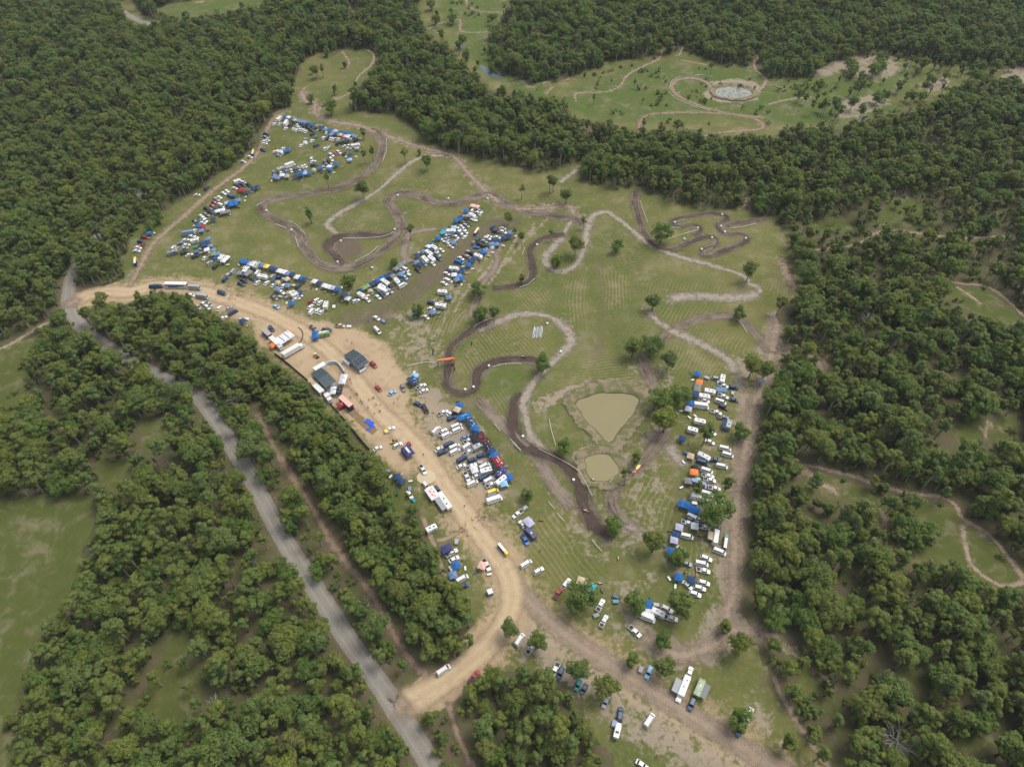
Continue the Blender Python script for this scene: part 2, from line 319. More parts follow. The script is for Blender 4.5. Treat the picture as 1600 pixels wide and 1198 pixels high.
STRIPES = [  # areas of mown or slashed grass: outline, direction of the rows, spacing
 ([(1000, 330), (1050, 330), (1235, 360), (1235, 430), (1180, 435), (1100, 405), (1040, 385)], -18, 2.6), ([(915, 355), (985, 370), (1040, 400), (1160, 440), (1000, 440), (930, 400)], -6, 2.4),
 ([(925, 415), (995, 425), (985, 490), (940, 490)], 88, 3.0), ([(1000, 432), (1175, 440), (1165, 460), (1040, 460), (1000, 462)], 68, 3.0), ([(1030, 472), (1160, 472), (1130, 490), (1050, 512), (1015, 490)], 60, 3.0),
 ([(950, 480), (1005, 485), (1035, 515), (1015, 545), (970, 530)], 38, 2.6), ([(1040, 530), (1090, 535), (1140, 570), (1140, 620), (1060, 600), (1025, 570)], 62, 2.8), ([(870, 535), (990, 545), (1005, 610), (880, 605)], 4, 2.6),
 ([(870, 430), (925, 430), (920, 520), (880, 510)], 86, 3.0), ([(565, 270), (690, 255), (735, 300), (700, 312), (640, 300), (600, 308), (545, 330)], 52, 2.8), ([(630, 312), (760, 312), (700, 352), (635, 345)], 50, 2.6),
 ([(520, 335), (600, 312), (612, 340), (600, 365), (530, 365)], 52, 2.6), ([(720, 250), (860, 275), (900, 310), (800, 320), (750, 280)], -18, 2.6), ([(600, 212), (700, 240), (640, 250), (605, 262), (560, 290), (600, 240)], -10, 2.6), ([(775, 452), (850, 440), (890, 490), (800, 490)], -45, 2.8),
 ([(800, 830), (870, 780), (960, 900), (880, 940), (830, 890)], -58, 3.2), ([(965, 730), (1060, 740), (1065, 860), (1000, 830), (970, 790)], 72, 3.4), ([(1065, 850), (1140, 850), (1135, 915), (1060, 915)], 78, 3.4), ([(745, 610), (800, 600), (800, 680), (770, 650)], -55, 2.6),
 ([(480, 425), (620, 420), (640, 440), (560, 450)], -15, 2.8), ([(760, 505), (870, 505), (870, 550), (700, 600), (720, 540)], -50, 3.0), ([(1060, 500), (1170, 515), (1190, 570), (1150, 560), (1080, 525)], 66, 2.8),
 ([(1140, 440), (1240, 430), (1240, 470), (1195, 460)], 80, 2.6), ([(1205, 350), (1240, 360), (1235, 420), (1190, 410)], -60, 2.4), ([(840, 590), (890, 560), (900, 600), (860, 640)], 30, 2.6), ([(640, 470), (760, 480), (700, 530), (640, 560)], 62, 3.2),
]

HAZE = 0.00006
def haze():
    m, nt = nodes('thin_air'); v = nt.nodes.new('ShaderNodeVolumePrincipled'); v.inputs['Density'].default_value = HAZE; v.inputs['Color'].default_value = (0.86, 0.92, 1.0, 1); v.inputs['Anisotropy'].default_value = 0.0
    o = nt.nodes.new('ShaderNodeOutputMaterial'); nt.links.new(v.outputs[0], o.inputs['Volume'])
    b = MB(); b.box((0, 1800, 127.5), (7400, 7000, 257), m); h = b.obj('haze'); tag(h, kind='stuff'); return h
# ---------------------------------------------------------------- ground sheet with what grows or wears on it held in vertex attributes
def ground_field(X, Y):
    F = {}
    wob = (fnoise(X, Y, 22, 3) - 0.5) * 14
    wob2 = (fnoise(X, Y, 7, 5) - 0.5) * 5
    op = np.zeros(X.shape, bool)
    for P in CLEARW: op |= inside(P, X + wob * 0.6 + wob2, Y + (fnoise(X, Y, 18, 9) - 0.5) * 10)
    F['woods'] = 1.0 - op.astype(float)
    dirt = np.zeros(X.shape); pale = np.zeros(X.shape); mud = np.zeros(X.shape); lush = np.zeros(X.shape); phi = np.zeros(X.shape); amt = np.zeros(X.shape)
    def line(f, pts, width, val, soft):
        P = curve(atn(pts), 6.0); lo = P.min(0) - width - soft; hi = P.max(0) + width + soft
        k = (X > lo[0]) & (X < hi[0]) & (Y > lo[1]) & (Y < hi[1])
        if not k.any(): return
        d = pdist(P, X[k], Y[k]) + wob2[k] * 0.5
        f[k] = np.maximum(f[k], val * np.clip(1 - (d - width) / soft, 0, 1))
    def area(f, pts, val, soft):
        P = atn(pts); lo = P.min(0) - soft; hi = P.max(0) + soft
        k = (X > lo[0]) & (X < hi[0]) & (Y > lo[1]) & (Y < hi[1])
        if not k.any(): return
        d = pdist(P, X[k], Y[k], True); d = np.where(inside(P, X[k], Y[k]), -d, d) + wob2[k]
        f[k] = np.maximum(f[k], val * np.clip(0.5 - d / soft, 0, 1))
    # tan staging ground round the sheds, and the worn verge of the entry road
    area(dirt, [(395, 505), (440, 500), (500, 500), (560, 515), (600, 530), (640, 590), (640, 640), (680, 700), (690, 740), (650, 720), (640, 745), (610, 735), (570, 690), (520, 640), (470, 590), (425, 555), (400, 530)], 1.0, 9)
    area(dirt, [(120, 455), (200, 440), (245, 440), (330, 448), (400, 470), (470, 495), (440, 520), (380, 505), (300, 478), (150, 476), (118, 500)], 0.85, 8)
    area(dirt, [(660, 600), (690, 640), (665, 680), (700, 740), (740, 800), (790, 860), (830, 870), (815, 905), (790, 890), (740, 830), (690, 760), (640, 680), (620, 620)], 0.62, 14)
    line(dirt, ENTRY, 5, 0.75, 12); line(dirt, SETRACK, 5, 0.55, 16)
    area(dirt, [(640, 1090), (700, 1060), (740, 1010), (790, 960), (830, 960), (800, 1010), (740, 1050), (700, 1100), (640, 1115)], 0.7, 10)
    area(pale, [(750, 950), (830, 945), (900, 985), (980, 1040), (1080, 1100), (1180, 1160), (1150, 1180), (1010, 1120), (900, 1060), (830, 1030), (760, 1030)], 0.75, 14)
    area(pale, [(960, 900), (1020, 880), (1050, 850), (1030, 900), (990, 960), (975, 1000), (1010, 1010), (1000, 1030), (950, 1000), (945, 930)], 0.7, 12)
    area(pale, [(1140, 960), (1160, 720), (1165, 940), (1160, 990), (1080, 1030), (1020, 1020), (1040, 1010), (1110, 995)], 0.6, 10)
    area(pale, [(1150, 1060), (1200, 1080), (1240, 1140), (1260, 1198), (1200, 1180), (1150, 1120)], 0.6, 12)
    area(pale, [(660, 590), (700, 620), (760, 690), (800, 740), (840, 800), (820, 850), (780, 840), (700, 720), (660, 640)], 0.42, 22)
    area(pale, [(850, 620), (900, 610), (1000, 605), (1010, 640), (980, 690), (960, 720), (900, 700), (880, 650)], 0.35, 12)
    area(pale, [(940, 560), (1010, 540), (1060, 640), (1080, 740), (1060, 830), (1000, 800), (1020, 700), (990, 620)], 0.42, 16)
    area(pale, [(900, 750), (960, 830), (1010, 850), (1040, 800), (1020, 860), (980, 880), (900, 880), (860, 820), (840, 760)], 0.5, 16)
    area(pale, [(1040, 460), (1090, 458), (1130, 461), (1130, 470), (1040, 475)], 0.6, 4)
    area(pale, [(1255, 105), (1330, 85), (1390, 85), (1420, 110), (1370, 130), (1320, 115), (1270, 125)], 0.75, 12); area(pale, [(1310, 150), (1370, 145), (1400, 165), (1330, 190), (1300, 185)], 0.7, 12)
    area(pale, [(1580, 95), (1600, 90), (1650, 110), (1600, 130), (1560, 120)], 0.8, 8); area(pale, [(1430, 130), (1480, 120), (1490, 135), (1450, 145)], 0.8, 6)
    area(pale, [(800, 120), (850, 110), (900, 110), (900, 125), (830, 140), (790, 130)], 0.6, 10); area(pale, [(665, 40), (690, 45), (720, 80), (700, 110)], 0.3, 8)
    area(pale, [(1098, 148), (1110, 128), (1150, 122), (1185, 128), (1190, 145), (1180, 158), (1150, 163), (1110, 158)], 0.9, 5)
    area(pale, [(1350, 740), (1440, 765), (1490, 785), (1430, 785), (1340, 755), (1260, 735), (1250, 725)], 0.6, 6)
    area(pale, [(800, 900), (900, 990), (1000, 1050), (1200, 1170), (1300, 1240), (1100, 1240), (1000, 1180), (900, 1110), (800, 1040), (740, 1040), (780, 960)], 0.72, 16)
    area(pale, [(1130, 560), (1200, 540), (1195, 640), (1175, 720), (1165, 960), (1200, 1010), (1130, 1020), (1060, 1010), (1100, 940), (1130, 800), (1140, 700)], 0.66, 12)
    area(pale, [(960, 560), (1060, 560), (1065, 700), (1050, 860), (960, 880), (900, 900), (860, 800), (930, 720), (1000, 640)], 0.50, 14)
    line(pale, [(842, 634), (870, 618), (920, 604), (975, 601), (1015, 612)], 1.6, .8, 4); line(pale, [(903, 712), (920, 703), (945, 702), (968, 712), (985, 735)], 1.2, .75, 3)
    area(pale, [(640, 590), (680, 600), (730, 640), (800, 740), (800, 790), (760, 800), (700, 740), (650, 660)], 0.85, 14)
    area(dirt, [(650, 620), (690, 640), (740, 720), (790, 790), (830, 850), (800, 880), (740, 800), (680, 700)], 0.6, 12); area(mud, [(660, 560), (730, 600), (800, 690), (770, 700), (700, 640), (650, 590)], 0.42, 14)
    area(dirt, [(590, 500), (660, 560), (690, 620), (640, 640), (600, 560)], .45, 14); area(pale, [(560, 490), (660, 470), (720, 540), (690, 610), (620, 560)], .55, 16); area(dirt, [(600, 700), (660, 730), (720, 830), (770, 900), (700, 830), (640, 770)], .5, 9)
    area(pale, [(610, 735), (700, 790), (770, 900), (760, 960), (715, 920), (690, 850), (660, 790)], .5, 10)
    line(mud, [(640, 560), (700, 620), (760, 680), (820, 750)], 4, .35, 10); line(mud, [(1205, 410), (1215, 440), (1240, 470)], 2, .4, 5)
    for k in range(16):  # wheel marks crossing the camp ground
        if k % 2: line(pale, [(620 + k * 13, 560 - k * 12 + (k % 3) * 9), (650 + k * 14, 500 - k * 11), (700 + k * 10, 440 - k * 8)], .5, .7, 1.8)
        else: line(mud, [(560 + k * 16, 505 - k * 9), (600 + k * 15, 480 - k * 10)], .5, .7, 2.0)
    # churned dark soil between the camp rows and round the track
    line(mud, [(590, 500), (620, 470), (665, 440), (710, 405), (745, 375), (765, 355)], 5, 0.62, 9); line(mud, [(540, 500), (590, 480), (625, 465)], 5, 0.55, 8)
    line(mud, [(745, 370), (780, 345), (800, 345)], 2, 0.6, 6); area(mud, [(512, 375), (560, 372), (572, 392), (548, 412), (520, 400)], 0.8, 6)
    area(mud, [(905, 775), (925, 770), (945, 830), (925, 825)], 0.9, 5); area(mud, [(900, 545), (980, 540), (1000, 570), (960, 580), (920, 565)], 0.35, 12)
    line(mud, [(935, 410), (942, 450), (940, 510), (935, 560)], 1.5, 0.42, 7); area(mud, [(1040, 660), (1080, 650), (1095, 690), (1050, 700)], 0.4, 8)
    area(mud, [(1045, 1030), (1085, 1020), (1085, 1035), (1055, 1042)], 0.85, 3); line(mud, [(640, 430), (665, 415), (680, 410)], 4, 0.5, 6); area(mud, [(990, 590), (1030, 585), (1045, 620), (1010, 610)], 0.5, 8)
    line(mud, [(1060, 712), (1058, 800), (1040, 860)], 3, 0.35, 10); line(mud, [(760, 610), (860, 740), (900, 800)], 3, 0.3, 8)
    area(mud, [(1190, 128), (1170, 128), (1110, 150), (1100, 160), (1150, 165), (1190, 158)], 0.3, 6); area(mud, [(1200, 180), (1230, 184), (1210, 192)], 0.5, 5)
    for p, w_, dk, bk in TRK: line(mud if dk > .4 else pale, p, w_ * .5, 0.42, 9)
    for p, w_ in PALE: line(pale, p, w_ * .4, 0.4, 7)
    for p, w_, dk in PATHS: line(pale, p, w_ * .4, 0.45, 5)
    line(pale, EAST, 3.5, 0.75, 9); line(pale, LOOP, 3, 0.7, 8); line(pale, CREEK, 2.5, 0.6, 8); line(pale, ROAD, 5, 0.8, 5)
    area(pale, [(1060, 660), (1160, 650), (1150, 900), (1120, 950), (1050, 930), (1040, 860), (1060, 760)], 0.46, 12)
    area(pale, [(460, 400), (640, 400), (800, 320), (800, 380), (700, 480), (600, 520), (480, 500), (350, 450), (350, 410)], 0.3, 14)
    area(pale, [(400, 200), (580, 200), (560, 290), (420, 290)], 0.22, 14); area(pale, [(420, 290), (640, 240), (900, 330), (960, 600), (700, 600), (500, 420)], 0.27, 25)
    # brighter grass
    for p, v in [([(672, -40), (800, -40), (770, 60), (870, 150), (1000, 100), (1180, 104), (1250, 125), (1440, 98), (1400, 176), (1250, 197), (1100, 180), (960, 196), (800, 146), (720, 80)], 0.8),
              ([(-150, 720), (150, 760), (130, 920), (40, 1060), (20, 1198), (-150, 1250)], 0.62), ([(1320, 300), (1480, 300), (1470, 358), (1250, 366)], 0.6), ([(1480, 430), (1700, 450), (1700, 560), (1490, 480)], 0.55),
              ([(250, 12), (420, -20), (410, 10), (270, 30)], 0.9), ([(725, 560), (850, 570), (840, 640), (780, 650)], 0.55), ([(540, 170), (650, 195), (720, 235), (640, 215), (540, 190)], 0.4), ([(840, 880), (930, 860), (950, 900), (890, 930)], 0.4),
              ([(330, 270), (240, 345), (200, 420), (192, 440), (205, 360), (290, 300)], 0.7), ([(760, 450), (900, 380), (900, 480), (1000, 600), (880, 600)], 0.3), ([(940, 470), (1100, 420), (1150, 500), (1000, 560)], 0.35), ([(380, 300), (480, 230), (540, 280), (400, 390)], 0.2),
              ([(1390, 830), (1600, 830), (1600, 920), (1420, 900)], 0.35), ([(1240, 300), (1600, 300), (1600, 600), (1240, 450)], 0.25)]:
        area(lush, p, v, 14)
    tall = np.zeros(X.shape)  # taller grass of outer fields and glades, with vignette darkening put into its colour
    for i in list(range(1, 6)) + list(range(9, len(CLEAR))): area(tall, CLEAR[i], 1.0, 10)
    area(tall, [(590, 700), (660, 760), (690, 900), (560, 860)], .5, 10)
    for pts, deg, sp in STRIPES:
        P = atn(pts); c = P.mean(0); cx = np.mean([p[0] for p in pts]); cy = np.mean([p[1] for p in pts]); h = heading(cx, cy, deg)
        lo = P.min(0); hi = P.max(0); k = (X > lo[0]) & (X < hi[0]) & (Y > lo[1]) & (Y < hi[1]); k[k] = inside(P, X[k], Y[k])
        if not k.any(): continue
        d = pdist(P, X[k], Y[k], True); a = np.clip(d / 6.0, 0, 1)
        q = (-(X[k] - c[0]) * math.sin(h) + (Y[k] - c[1]) * math.cos(h)); s_ = (X[k] - c[0]) * math.cos(h) + (Y[k] - c[1]) * math.sin(h)
        q = q + 0.0035 * s_ * s_ * (1 if deg > 0 else -1) + (fnoise(X[k], Y[k], 26, 31) - 0.5) * 5
        better = a > amt[k]; idx = np.where(k.ravel())[0][better] if False else None
        ph = phi[k]; am = amt[k]; ph[better] = q[better] / (sp * 0.66); am[better] = a[better]; phi[k] = ph; amt[k] = am
    z = (fnoise(X, Y, 160, 21) - 0.5) * 0.0
    for i, p in enumerate(PONDS[:2]):
        pass
    F.update(dirt=dirt, pale=pale, mud=mud, lush=lush, tall=tall, phi=phi, rows=amt)
    return F

def ground_material():
    m, nt = nodes('ground_cover'); g = G(nt); P = g.pos()
    big = g.noise(0.012, 4, P); mid = g.noise(0.06, 5, P, 0.6); fine = g.noise(0.55, 5, P, 0.65); grain = g.noise(2.4, 4, P, 0.7); patch = g.noise(0.16, 5, P, 0.62, 0.6)
    f = g.m('ADD', g.m('MULTIPLY', big, 0.55), g.m('MULTIPLY', mid, 0.45))
    grass = g.ramp(f, [(0.30, (0.066, 0.084, 0.020)), (0.45, (0.104, 0.118, 0.030)), (0.58, (0.145, 0.143, 0.043)), (0.72, (0.205, 0.175, 0.072))])
    grass = g.mix(g.m('MULTIPLY', g.step(fine, 0.42, 0.72), 0.45), grass, (0.20, 0.185, 0.10))
    grass = g.mix(g.m('MULTIPLY', g.step(grain, 0.5, 0.72), 0.4), grass, (0.055, 0.075, 0.022))
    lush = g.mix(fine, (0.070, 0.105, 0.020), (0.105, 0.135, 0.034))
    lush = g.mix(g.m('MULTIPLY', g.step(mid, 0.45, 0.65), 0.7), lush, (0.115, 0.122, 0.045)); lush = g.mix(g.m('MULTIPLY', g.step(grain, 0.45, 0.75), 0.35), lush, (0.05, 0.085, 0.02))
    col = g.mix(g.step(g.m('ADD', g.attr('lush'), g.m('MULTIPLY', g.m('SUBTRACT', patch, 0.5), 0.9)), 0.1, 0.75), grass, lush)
    dimmed_grass = g.mix(fine, (0.052, 0.070, 0.014), (0.095, 0.112, 0.026)); dimmed_grass = g.mix(g.m('MULTIPLY', g.step(patch, 0.4, 0.65), 0.6), dimmed_grass, (0.105, 0.108, 0.034)); dimmed_grass = g.mix(g.m('MULTIPLY', g.step(mid, 0.55, 0.68), 0.35), dimmed_grass, (0.13, 0.11, 0.05)); col = g.mix(g.m('MULTIPLY', g.attr('tall'), 0.9), col, dimmed_grass)  # olive tall grass, tinted darker to carry the vignette falloff
    # rows left by the slasher: dry straw lines with gaps
    wv = g.m('COSINE', g.m('MULTIPLY', g.attr('phi'), 6.2832)); ln = g.step(g.m('ADD', wv, g.m('MULTIPLY', g.m('SUBTRACT', fine, 0.5), 0.8)), 0.72, 1.05)
    ln = g.m('MULTIPLY', g.m('MULTIPLY', ln, g.attr('rows')), g.step(g.m('ADD', mid, g.m('MULTIPLY', patch, 0.4)), 0.48, 0.84))
    col = g.mix(g.m('MULTIPLY', g.m('MULTIPLY', g.step(wv, 0.0, 1.0), g.attr('rows')), 0.5), col, (0.175, 0.158, 0.062))
    col = g.mix(g.m('MULTIPLY', ln, 0.7), col, (0.32, 0.26, 0.14))
    # bare pale soil in patches
    ps = g.step(g.m('ADD', g.attr('pale'), g.m('ADD', g.m('MULTIPLY', g.m('SUBTRACT', patch, 0.5), 1.7), g.m('MULTIPLY', g.m('SUBTRACT', fine, 0.5), 1.1))), 0.42, 0.78)
    psoil = g.mix(grain, (0.20, 0.155, 0.11), (0.40, 0.335, 0.25)); psoil = g.mix(g.step(patch, 0.3, 0.7), psoil, (0.27, 0.225, 0.165))
    thin = g.step(g.m('ADD', g.m('MULTIPLY', patch, 0.6), g.m('MULTIPLY', mid, 0.5)), 0.54, 0.72)
    ps = g.m('MAXIMUM', ps, g.m('MULTIPLY', thin, 0.42))
    col = g.mix(ps, col, psoil)
    md = g.step(g.m('ADD', g.attr('mud'), g.m('ADD', g.m('MULTIPLY', g.m('SUBTRACT', mid, 0.5), 0.9), g.m('MULTIPLY', g.m('SUBTRACT', fine, 0.5), 0.7))), 0.25, 0.85)
    col = g.mix(g.m('MULTIPLY', md, 0.9), col, g.mix(fine, (0.075, 0.055, 0.042), (0.17, 0.13, 0.10)))
    dt = g.step(g.m('ADD', g.attr('dirt'), g.m('ADD', g.m('MULTIPLY', g.m('SUBTRACT', patch, 0.5), 0.9), g.m('MULTIPLY', g.m('SUBTRACT', fine, 0.5), 0.8))), 0.34, 0.82)
    tan = g.mix(mid, (0.32, 0.225, 0.132), (0.46, 0.35, 0.218)); tan = g.mix(g.m('MULTIPLY', g.step(patch, 0.48, 0.66), 0.6), tan, (0.25, 0.17, 0.105)); tan = g.mix(g.m('MULTIPLY', g.step(fine, 0.6, 0.75), 0.5), tan, (0.20, 0.15, 0.10)); tan = g.mix(g.m('MULTIPLY', grain, 0.3), tan, (0.5, 0.4, 0.27))
    col = g.mix(dt, col, tan)
    # leaf litter and thin grass under the trees
    lit = g.mix(g.step(patch, 0.35, 0.65), (0.130, 0.098, 0.064), (0.090, 0.098, 0.034)); lit = g.mix(g.m('MULTIPLY', g.step(fine, 0.5, 0.75), 0.6), lit, (0.20, 0.155, 0.11)); lit = g.mix(g.m('MULTIPLY', grain, 0.4), lit, (0.05, 0.055, 0.022))
    wf = g.step(g.m('ADD', g.attr('woods'), g.m('MULTIPLY', g.m('SUBTRACT', patch, 0.5), 0.6)), 0.3, 0.7)
    col = g.mix(g.m('MULTIPLY', wf, 0.92), col, lit)
    h = g.m('ADD', g.m('MULTIPLY', grain, 0.25), g.m('MULTIPLY', fine, 0.6))
    g.out(col, 0.95, g.bump(h, 0.5, 0.6), spec=0.15)
    return m
GROUND = ground_material()
def grid(name, xs, ys, z, attrs=True):
    X, Y = np.meshgrid(xs, ys); nx, ny = len(xs), len(ys)
    V = np.zeros((nx * ny, 3), np.float32); V[:, 0] = X.ravel(); V[:, 1] = Y.ravel(); V[:, 2] = z
    i = np.arange(nx - 1); j = np.arange(ny - 1); I, J = np.meshgrid(i, j); a = (J * nx + I).ravel()
    F = np.stack([a, a + 1, a + nx + 1, a + nx], 1).astype(np.int32)
    me = bpy.data.meshes.new(name); me.vertices.add(len(V)); me.vertices.foreach_set('co', V.ravel())
    me.loops.add(F.size); me.loops.foreach_set('vertex_index', F.ravel()); me.polygons.add(len(F))
    me.polygons.foreach_set('loop_start', np.arange(0, F.size, 4, dtype=np.int32)); me.polygons.foreach_set('loop_total', np.full(len(F), 4, np.int32))
    me.update(calc_edges=True)
    if attrs:
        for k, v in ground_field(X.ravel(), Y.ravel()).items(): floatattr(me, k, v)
    return me
def spaced(lo, mid0, mid1, hi, fine, coarse):
    return np.concatenate([np.arange(lo, mid0, coarse), np.arange(mid0, mid1, fine), np.arange(mid1, hi + coarse, coarse)])
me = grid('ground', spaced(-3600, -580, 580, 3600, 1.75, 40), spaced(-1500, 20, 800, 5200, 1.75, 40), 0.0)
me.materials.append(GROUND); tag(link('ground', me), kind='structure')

# ---------------------------------------------------------------- ribbons: roads, race track, footpaths
LAYER = [0]
def ribbon(name, pts, width, material, bank=0.0, vary=0.12, step=2.0, cols=13, closed=False, margin=1.7, dark=0.5, jump=0.0):
    LAYER[0] += 1; z0 = 0.004 * (LAYER[0] % 12 + 1) + 0.01
    P = curve(atn(pts), step, closed); n = len(P)
    T = np.gradient(P, axis=0); T /= np.maximum(np.linalg.norm(T, axis=1, keepdims=True), 1e-6); Nn = np.stack([-T[:, 1], T[:, 0]], 1)
    ang = np.unwrap(np.arctan2(T[:, 1], T[:, 0])); L = np.concatenate([[0], np.cumsum(np.hypot(*np.diff(P, axis=0).T))]); k = np.gradient(ang) / np.maximum(np.gradient(L), 0.1)
    ker = np.ones(7) / 7; k = np.convolve(k, ker, 'same'); k = np.clip(k * 14, -1, 1)
    seed = LAYER[0] * 17; wv = width * (1 + vary * 2 * (vnoise(L, L * 0, 14, seed) - 0.5)); U = np.linspace(-1, 1, cols)
    V = []; ua = []; va = []; ka = []; fa = []
    for i in range(n):
        for u in U:
            o = u * wv[i] / 2 * margin; side = -np.sign(k[i]) * u  # outer side of the bend
            zz = bank * abs(k[i]) * max(0.0, side) ** 2 * (1 - min(1, max(0, abs(u) - 0.82) / 0.18)) * 1.4 if bank else 0.0
            if jump and abs(u) < 0.85: zz += jump * max(0, math.sin(L[i] / 9.0 + seed)) ** 6 * (1 - abs(k[i]))
            V.append((P[i, 0] + Nn[i, 0] * o, P[i, 1] + Nn[i, 1] * o, z0 + zz)); ua.append(u * margin); va.append(L[i]); fa.append(min(1.0, L[i] / 5.0, (L[-1] - L[i]) / 5.0)); ka.append(side * abs(k[i]))
    F = [(i * cols + j, i * cols + j + 1, (i + 1) * cols + j + 1, (i + 1) * cols + j) for i in range(n - 1) for j in range(cols - 1)]
    F = [f[::-1] for f in F] if False else F
    me = bpy.data.meshes.new(name); me.from_pydata(V, [], F); me.materials.append(material)
    floatattr(me, 'across', ua); floatattr(me, 'fade', fa); floatattr(me, 'along', va); floatattr(me, 'outer', ka); floatattr(me, 'wide', np.full(len(V), width)); floatattr(me, 'dark', np.full(len(V), dark))
    me.polygons.foreach_set('use_smooth', [True] * len(F)); me.update()
    if me.polygons[0].normal.z < 0: me.flip_normals()
    return tag(link(name, me), kind='structure')
def ribbon_material(name, body, edge=0.32, ragged=0.45, thin=0.3):
    m, nt = nodes(name); g = G(nt); P = g.pos(); u = g.attr('across'); au = g.m('ABSOLUTE', u)
    cmb = g.n('ShaderNodeCombineXYZ'); g.put(cmb.inputs[0], g.m('MULTIPLY', u, g.m('MULTIPLY', g.attr('wide'), 0.5))); g.put(cmb.inputs[1], g.m('MULTIPLY', g.attr('along'), 0.07))
    streak = g.noise(1.6, 4, cmb.outputs[0], 0.6); n1 = g.noise(0.35, 5, P, 0.65); n2 = g.noise(1.6, 4, P, 0.65); n3 = g.noise(0.09, 3, P)
    col, bump = body(g, u, au, streak, n1, n2, n3)
    rag = g.m('ADD', g.m('MULTIPLY', g.m('SUBTRACT', n1, 0.5), ragged * 1.6), g.m('MULTIPLY', g.m('SUBTRACT', n2, 0.5), ragged))
    a = g.m('SUBTRACT', 1.0, g.step(g.m('ADD', au, rag), 1.0 - edge, 1.0 + edge))
    # keep the very rim of the strip clear, and let grass through in places
    a = g.m('MULTIPLY', a, g.m('SUBTRACT', 1.0, g.step(au, 1.3, 1.68))); a = g.m('MULTIPLY', a, g.m('SUBTRACT', 1.0, g.m('MULTIPLY', g.step(g.m('ADD', g.m('ADD', g.m('MULTIPLY', n1, 0.75), g.m('MULTIPLY', n2, 0.25)), g.m('MULTIPLY', au, 0.14)), 0.46, 0.74), thin))); a = g.m('MULTIPLY', a, g.step(g.m('ADD', g.attr('fade'), g.m('MULTIPLY', g.m('SUBTRACT', n1, 0.5), 0.6)), 0.1, 0.8))
    g.out(col, 0.92, g.bump(bump, 0.5, 0.4), alpha=a, spec=0.2); return m
def b_gravel(g, u, au, st, n1, n2, n3):
    c = g.mix(st, (0.18, 0.165, 0.135), (0.32, 0.30, 0.255)); c = g.mix(g.m('MULTIPLY', g.step(g.m('ABSOLUTE', g.m('SUBTRACT', au, 0.42)), 0.22, 0.02), 0.45), c, (0.33, 0.31, 0.27))
    c = g.mix(g.m('MULTIPLY', g.step(n2, 0.45, 0.75), 0.35), c, (0.12, 0.11, 0.09)); c = g.mix(g.step(au, 0.7, 1.0), c, (0.23, 0.185, 0.13)); return c, n2
def b_dirt(g, u, au, st, n1, n2, n3):
    c = g.mix(st, (0.38, 0.275, 0.165), (0.51, 0.395, 0.25)); c = g.mix(g.m('MULTIPLY', g.step(g.m('ABSOLUTE', g.m('SUBTRACT', au, 0.38)), 0.25, 0.03), 0.4), c, (0.53, 0.42, 0.275))
    c = g.mix(g.m('MULTIPLY', g.step(n1, 0.5, 0.75), 0.3), c, (0.27, 0.185, 0.11)); return c, n2
def b_track(g, u, au, st, n1, n2, n3):
    c = g.mix(st, (0.27, 0.205, 0.145), (0.37, 0.29, 0.215)); c = g.mix(g.m('MULTIPLY', g.step(g.m('ABSOLUTE', g.m('SUBTRACT', au, 0.45)), 0.3, 0.05), 0.4), c, (0.22, 0.165, 0.12))
    c = g.mix(g.m('MULTIPLY', g.step(n2, 0.45, 0.7), 0.4), c, (0.15, 0.12, 0.08)); return c, n2
def b_race(g, u, au, st, n1, n2, n3):
    wet = g.m('ADD', g.m('ADD', g.m('SUBTRACT', g.attr('dark'), g.m('MULTIPLY', g.step(au, 0.45, 1.0), 0.42)), g.m('MULTIPLY', g.m('SUBTRACT', n3, 0.5), 1.1)), g.m('ADD', g.m('MULTIPLY', g.attr('outer'), 0.35), g.m('MULTIPLY', g.m('SUBTRACT', st, 0.5), 1.7)))
    c = g.mix(g.step(wet, 0.2, 0.85), g.mix(st, (0.185, 0.145, 0.11), (0.29, 0.235, 0.175)), g.mix(n2, (0.042, 0.030, 0.024), (0.105, 0.076, 0.056))); return c, g.m('ADD', n2, st)
def b_pale(g, u, au, st, n1, n2, n3):
    c = g.mix(g.step(n2, 0.30, 0.62), (0.20, 0.165, 0.125), (0.37, 0.32, 0.255)); c = g.mix(g.m('MULTIPLY', g.step(n1, 0.58, 0.7), 0.6), c, (0.14, 0.12, 0.085)); return c, n2
def b_path(g, u, au, st, n1, n2, n3):
    c = g.mix(g.attr('dark'), (0.26, 0.175, 0.115), (0.38, 0.31, 0.215)); c = g.mix(g.m('MULTIPLY', st, 0.5), c, (0.20, 0.14, 0.10)); return c, n2
M_GRAVEL = ribbon_material('road_gravel', b_gravel, 0.13, 0.14, 0.1); M_DIRT = ribbon_material('packed_tan_dirt', b_dirt, 0.4, 0.3, 0.1); M_TRACK = ribbon_material('worn_wheel_track', b_track, 0.8, 0.7, 0.6)
M_TRACK2 = ribbon_material('packed_brown_track', b_track, 0.5, 0.4, 0.25); M_RACE = ribbon_material('churned_race_soil', b_race, 0.5, 0.5, 0.25); M_PALE = ribbon_material('pale_broken_soil', b_pale, 0.6, 0.9, 0.5); M_PATH = ribbon_material('trail_soil', b_path, 0.6, 0.9, 0.6)
for p, w_ in PALE: ribbon('sandy_path', p, w_ * 0.8, M_PALE, vary=0.35)
for p, w_, dk in PATHS: ribbon('trail', p, w_ * 0.78, M_PATH, vary=0.2, dark=dk)
ribbon('wheel_track', CREEK, 5.0, M_TRACK, vary=0.25); ribbon('wheel_track', EAST, 7.5, M_TRACK, vary=0.2); ribbon('wheel_track', LOOP, 7.0, M_TRACK, vary=0.3)
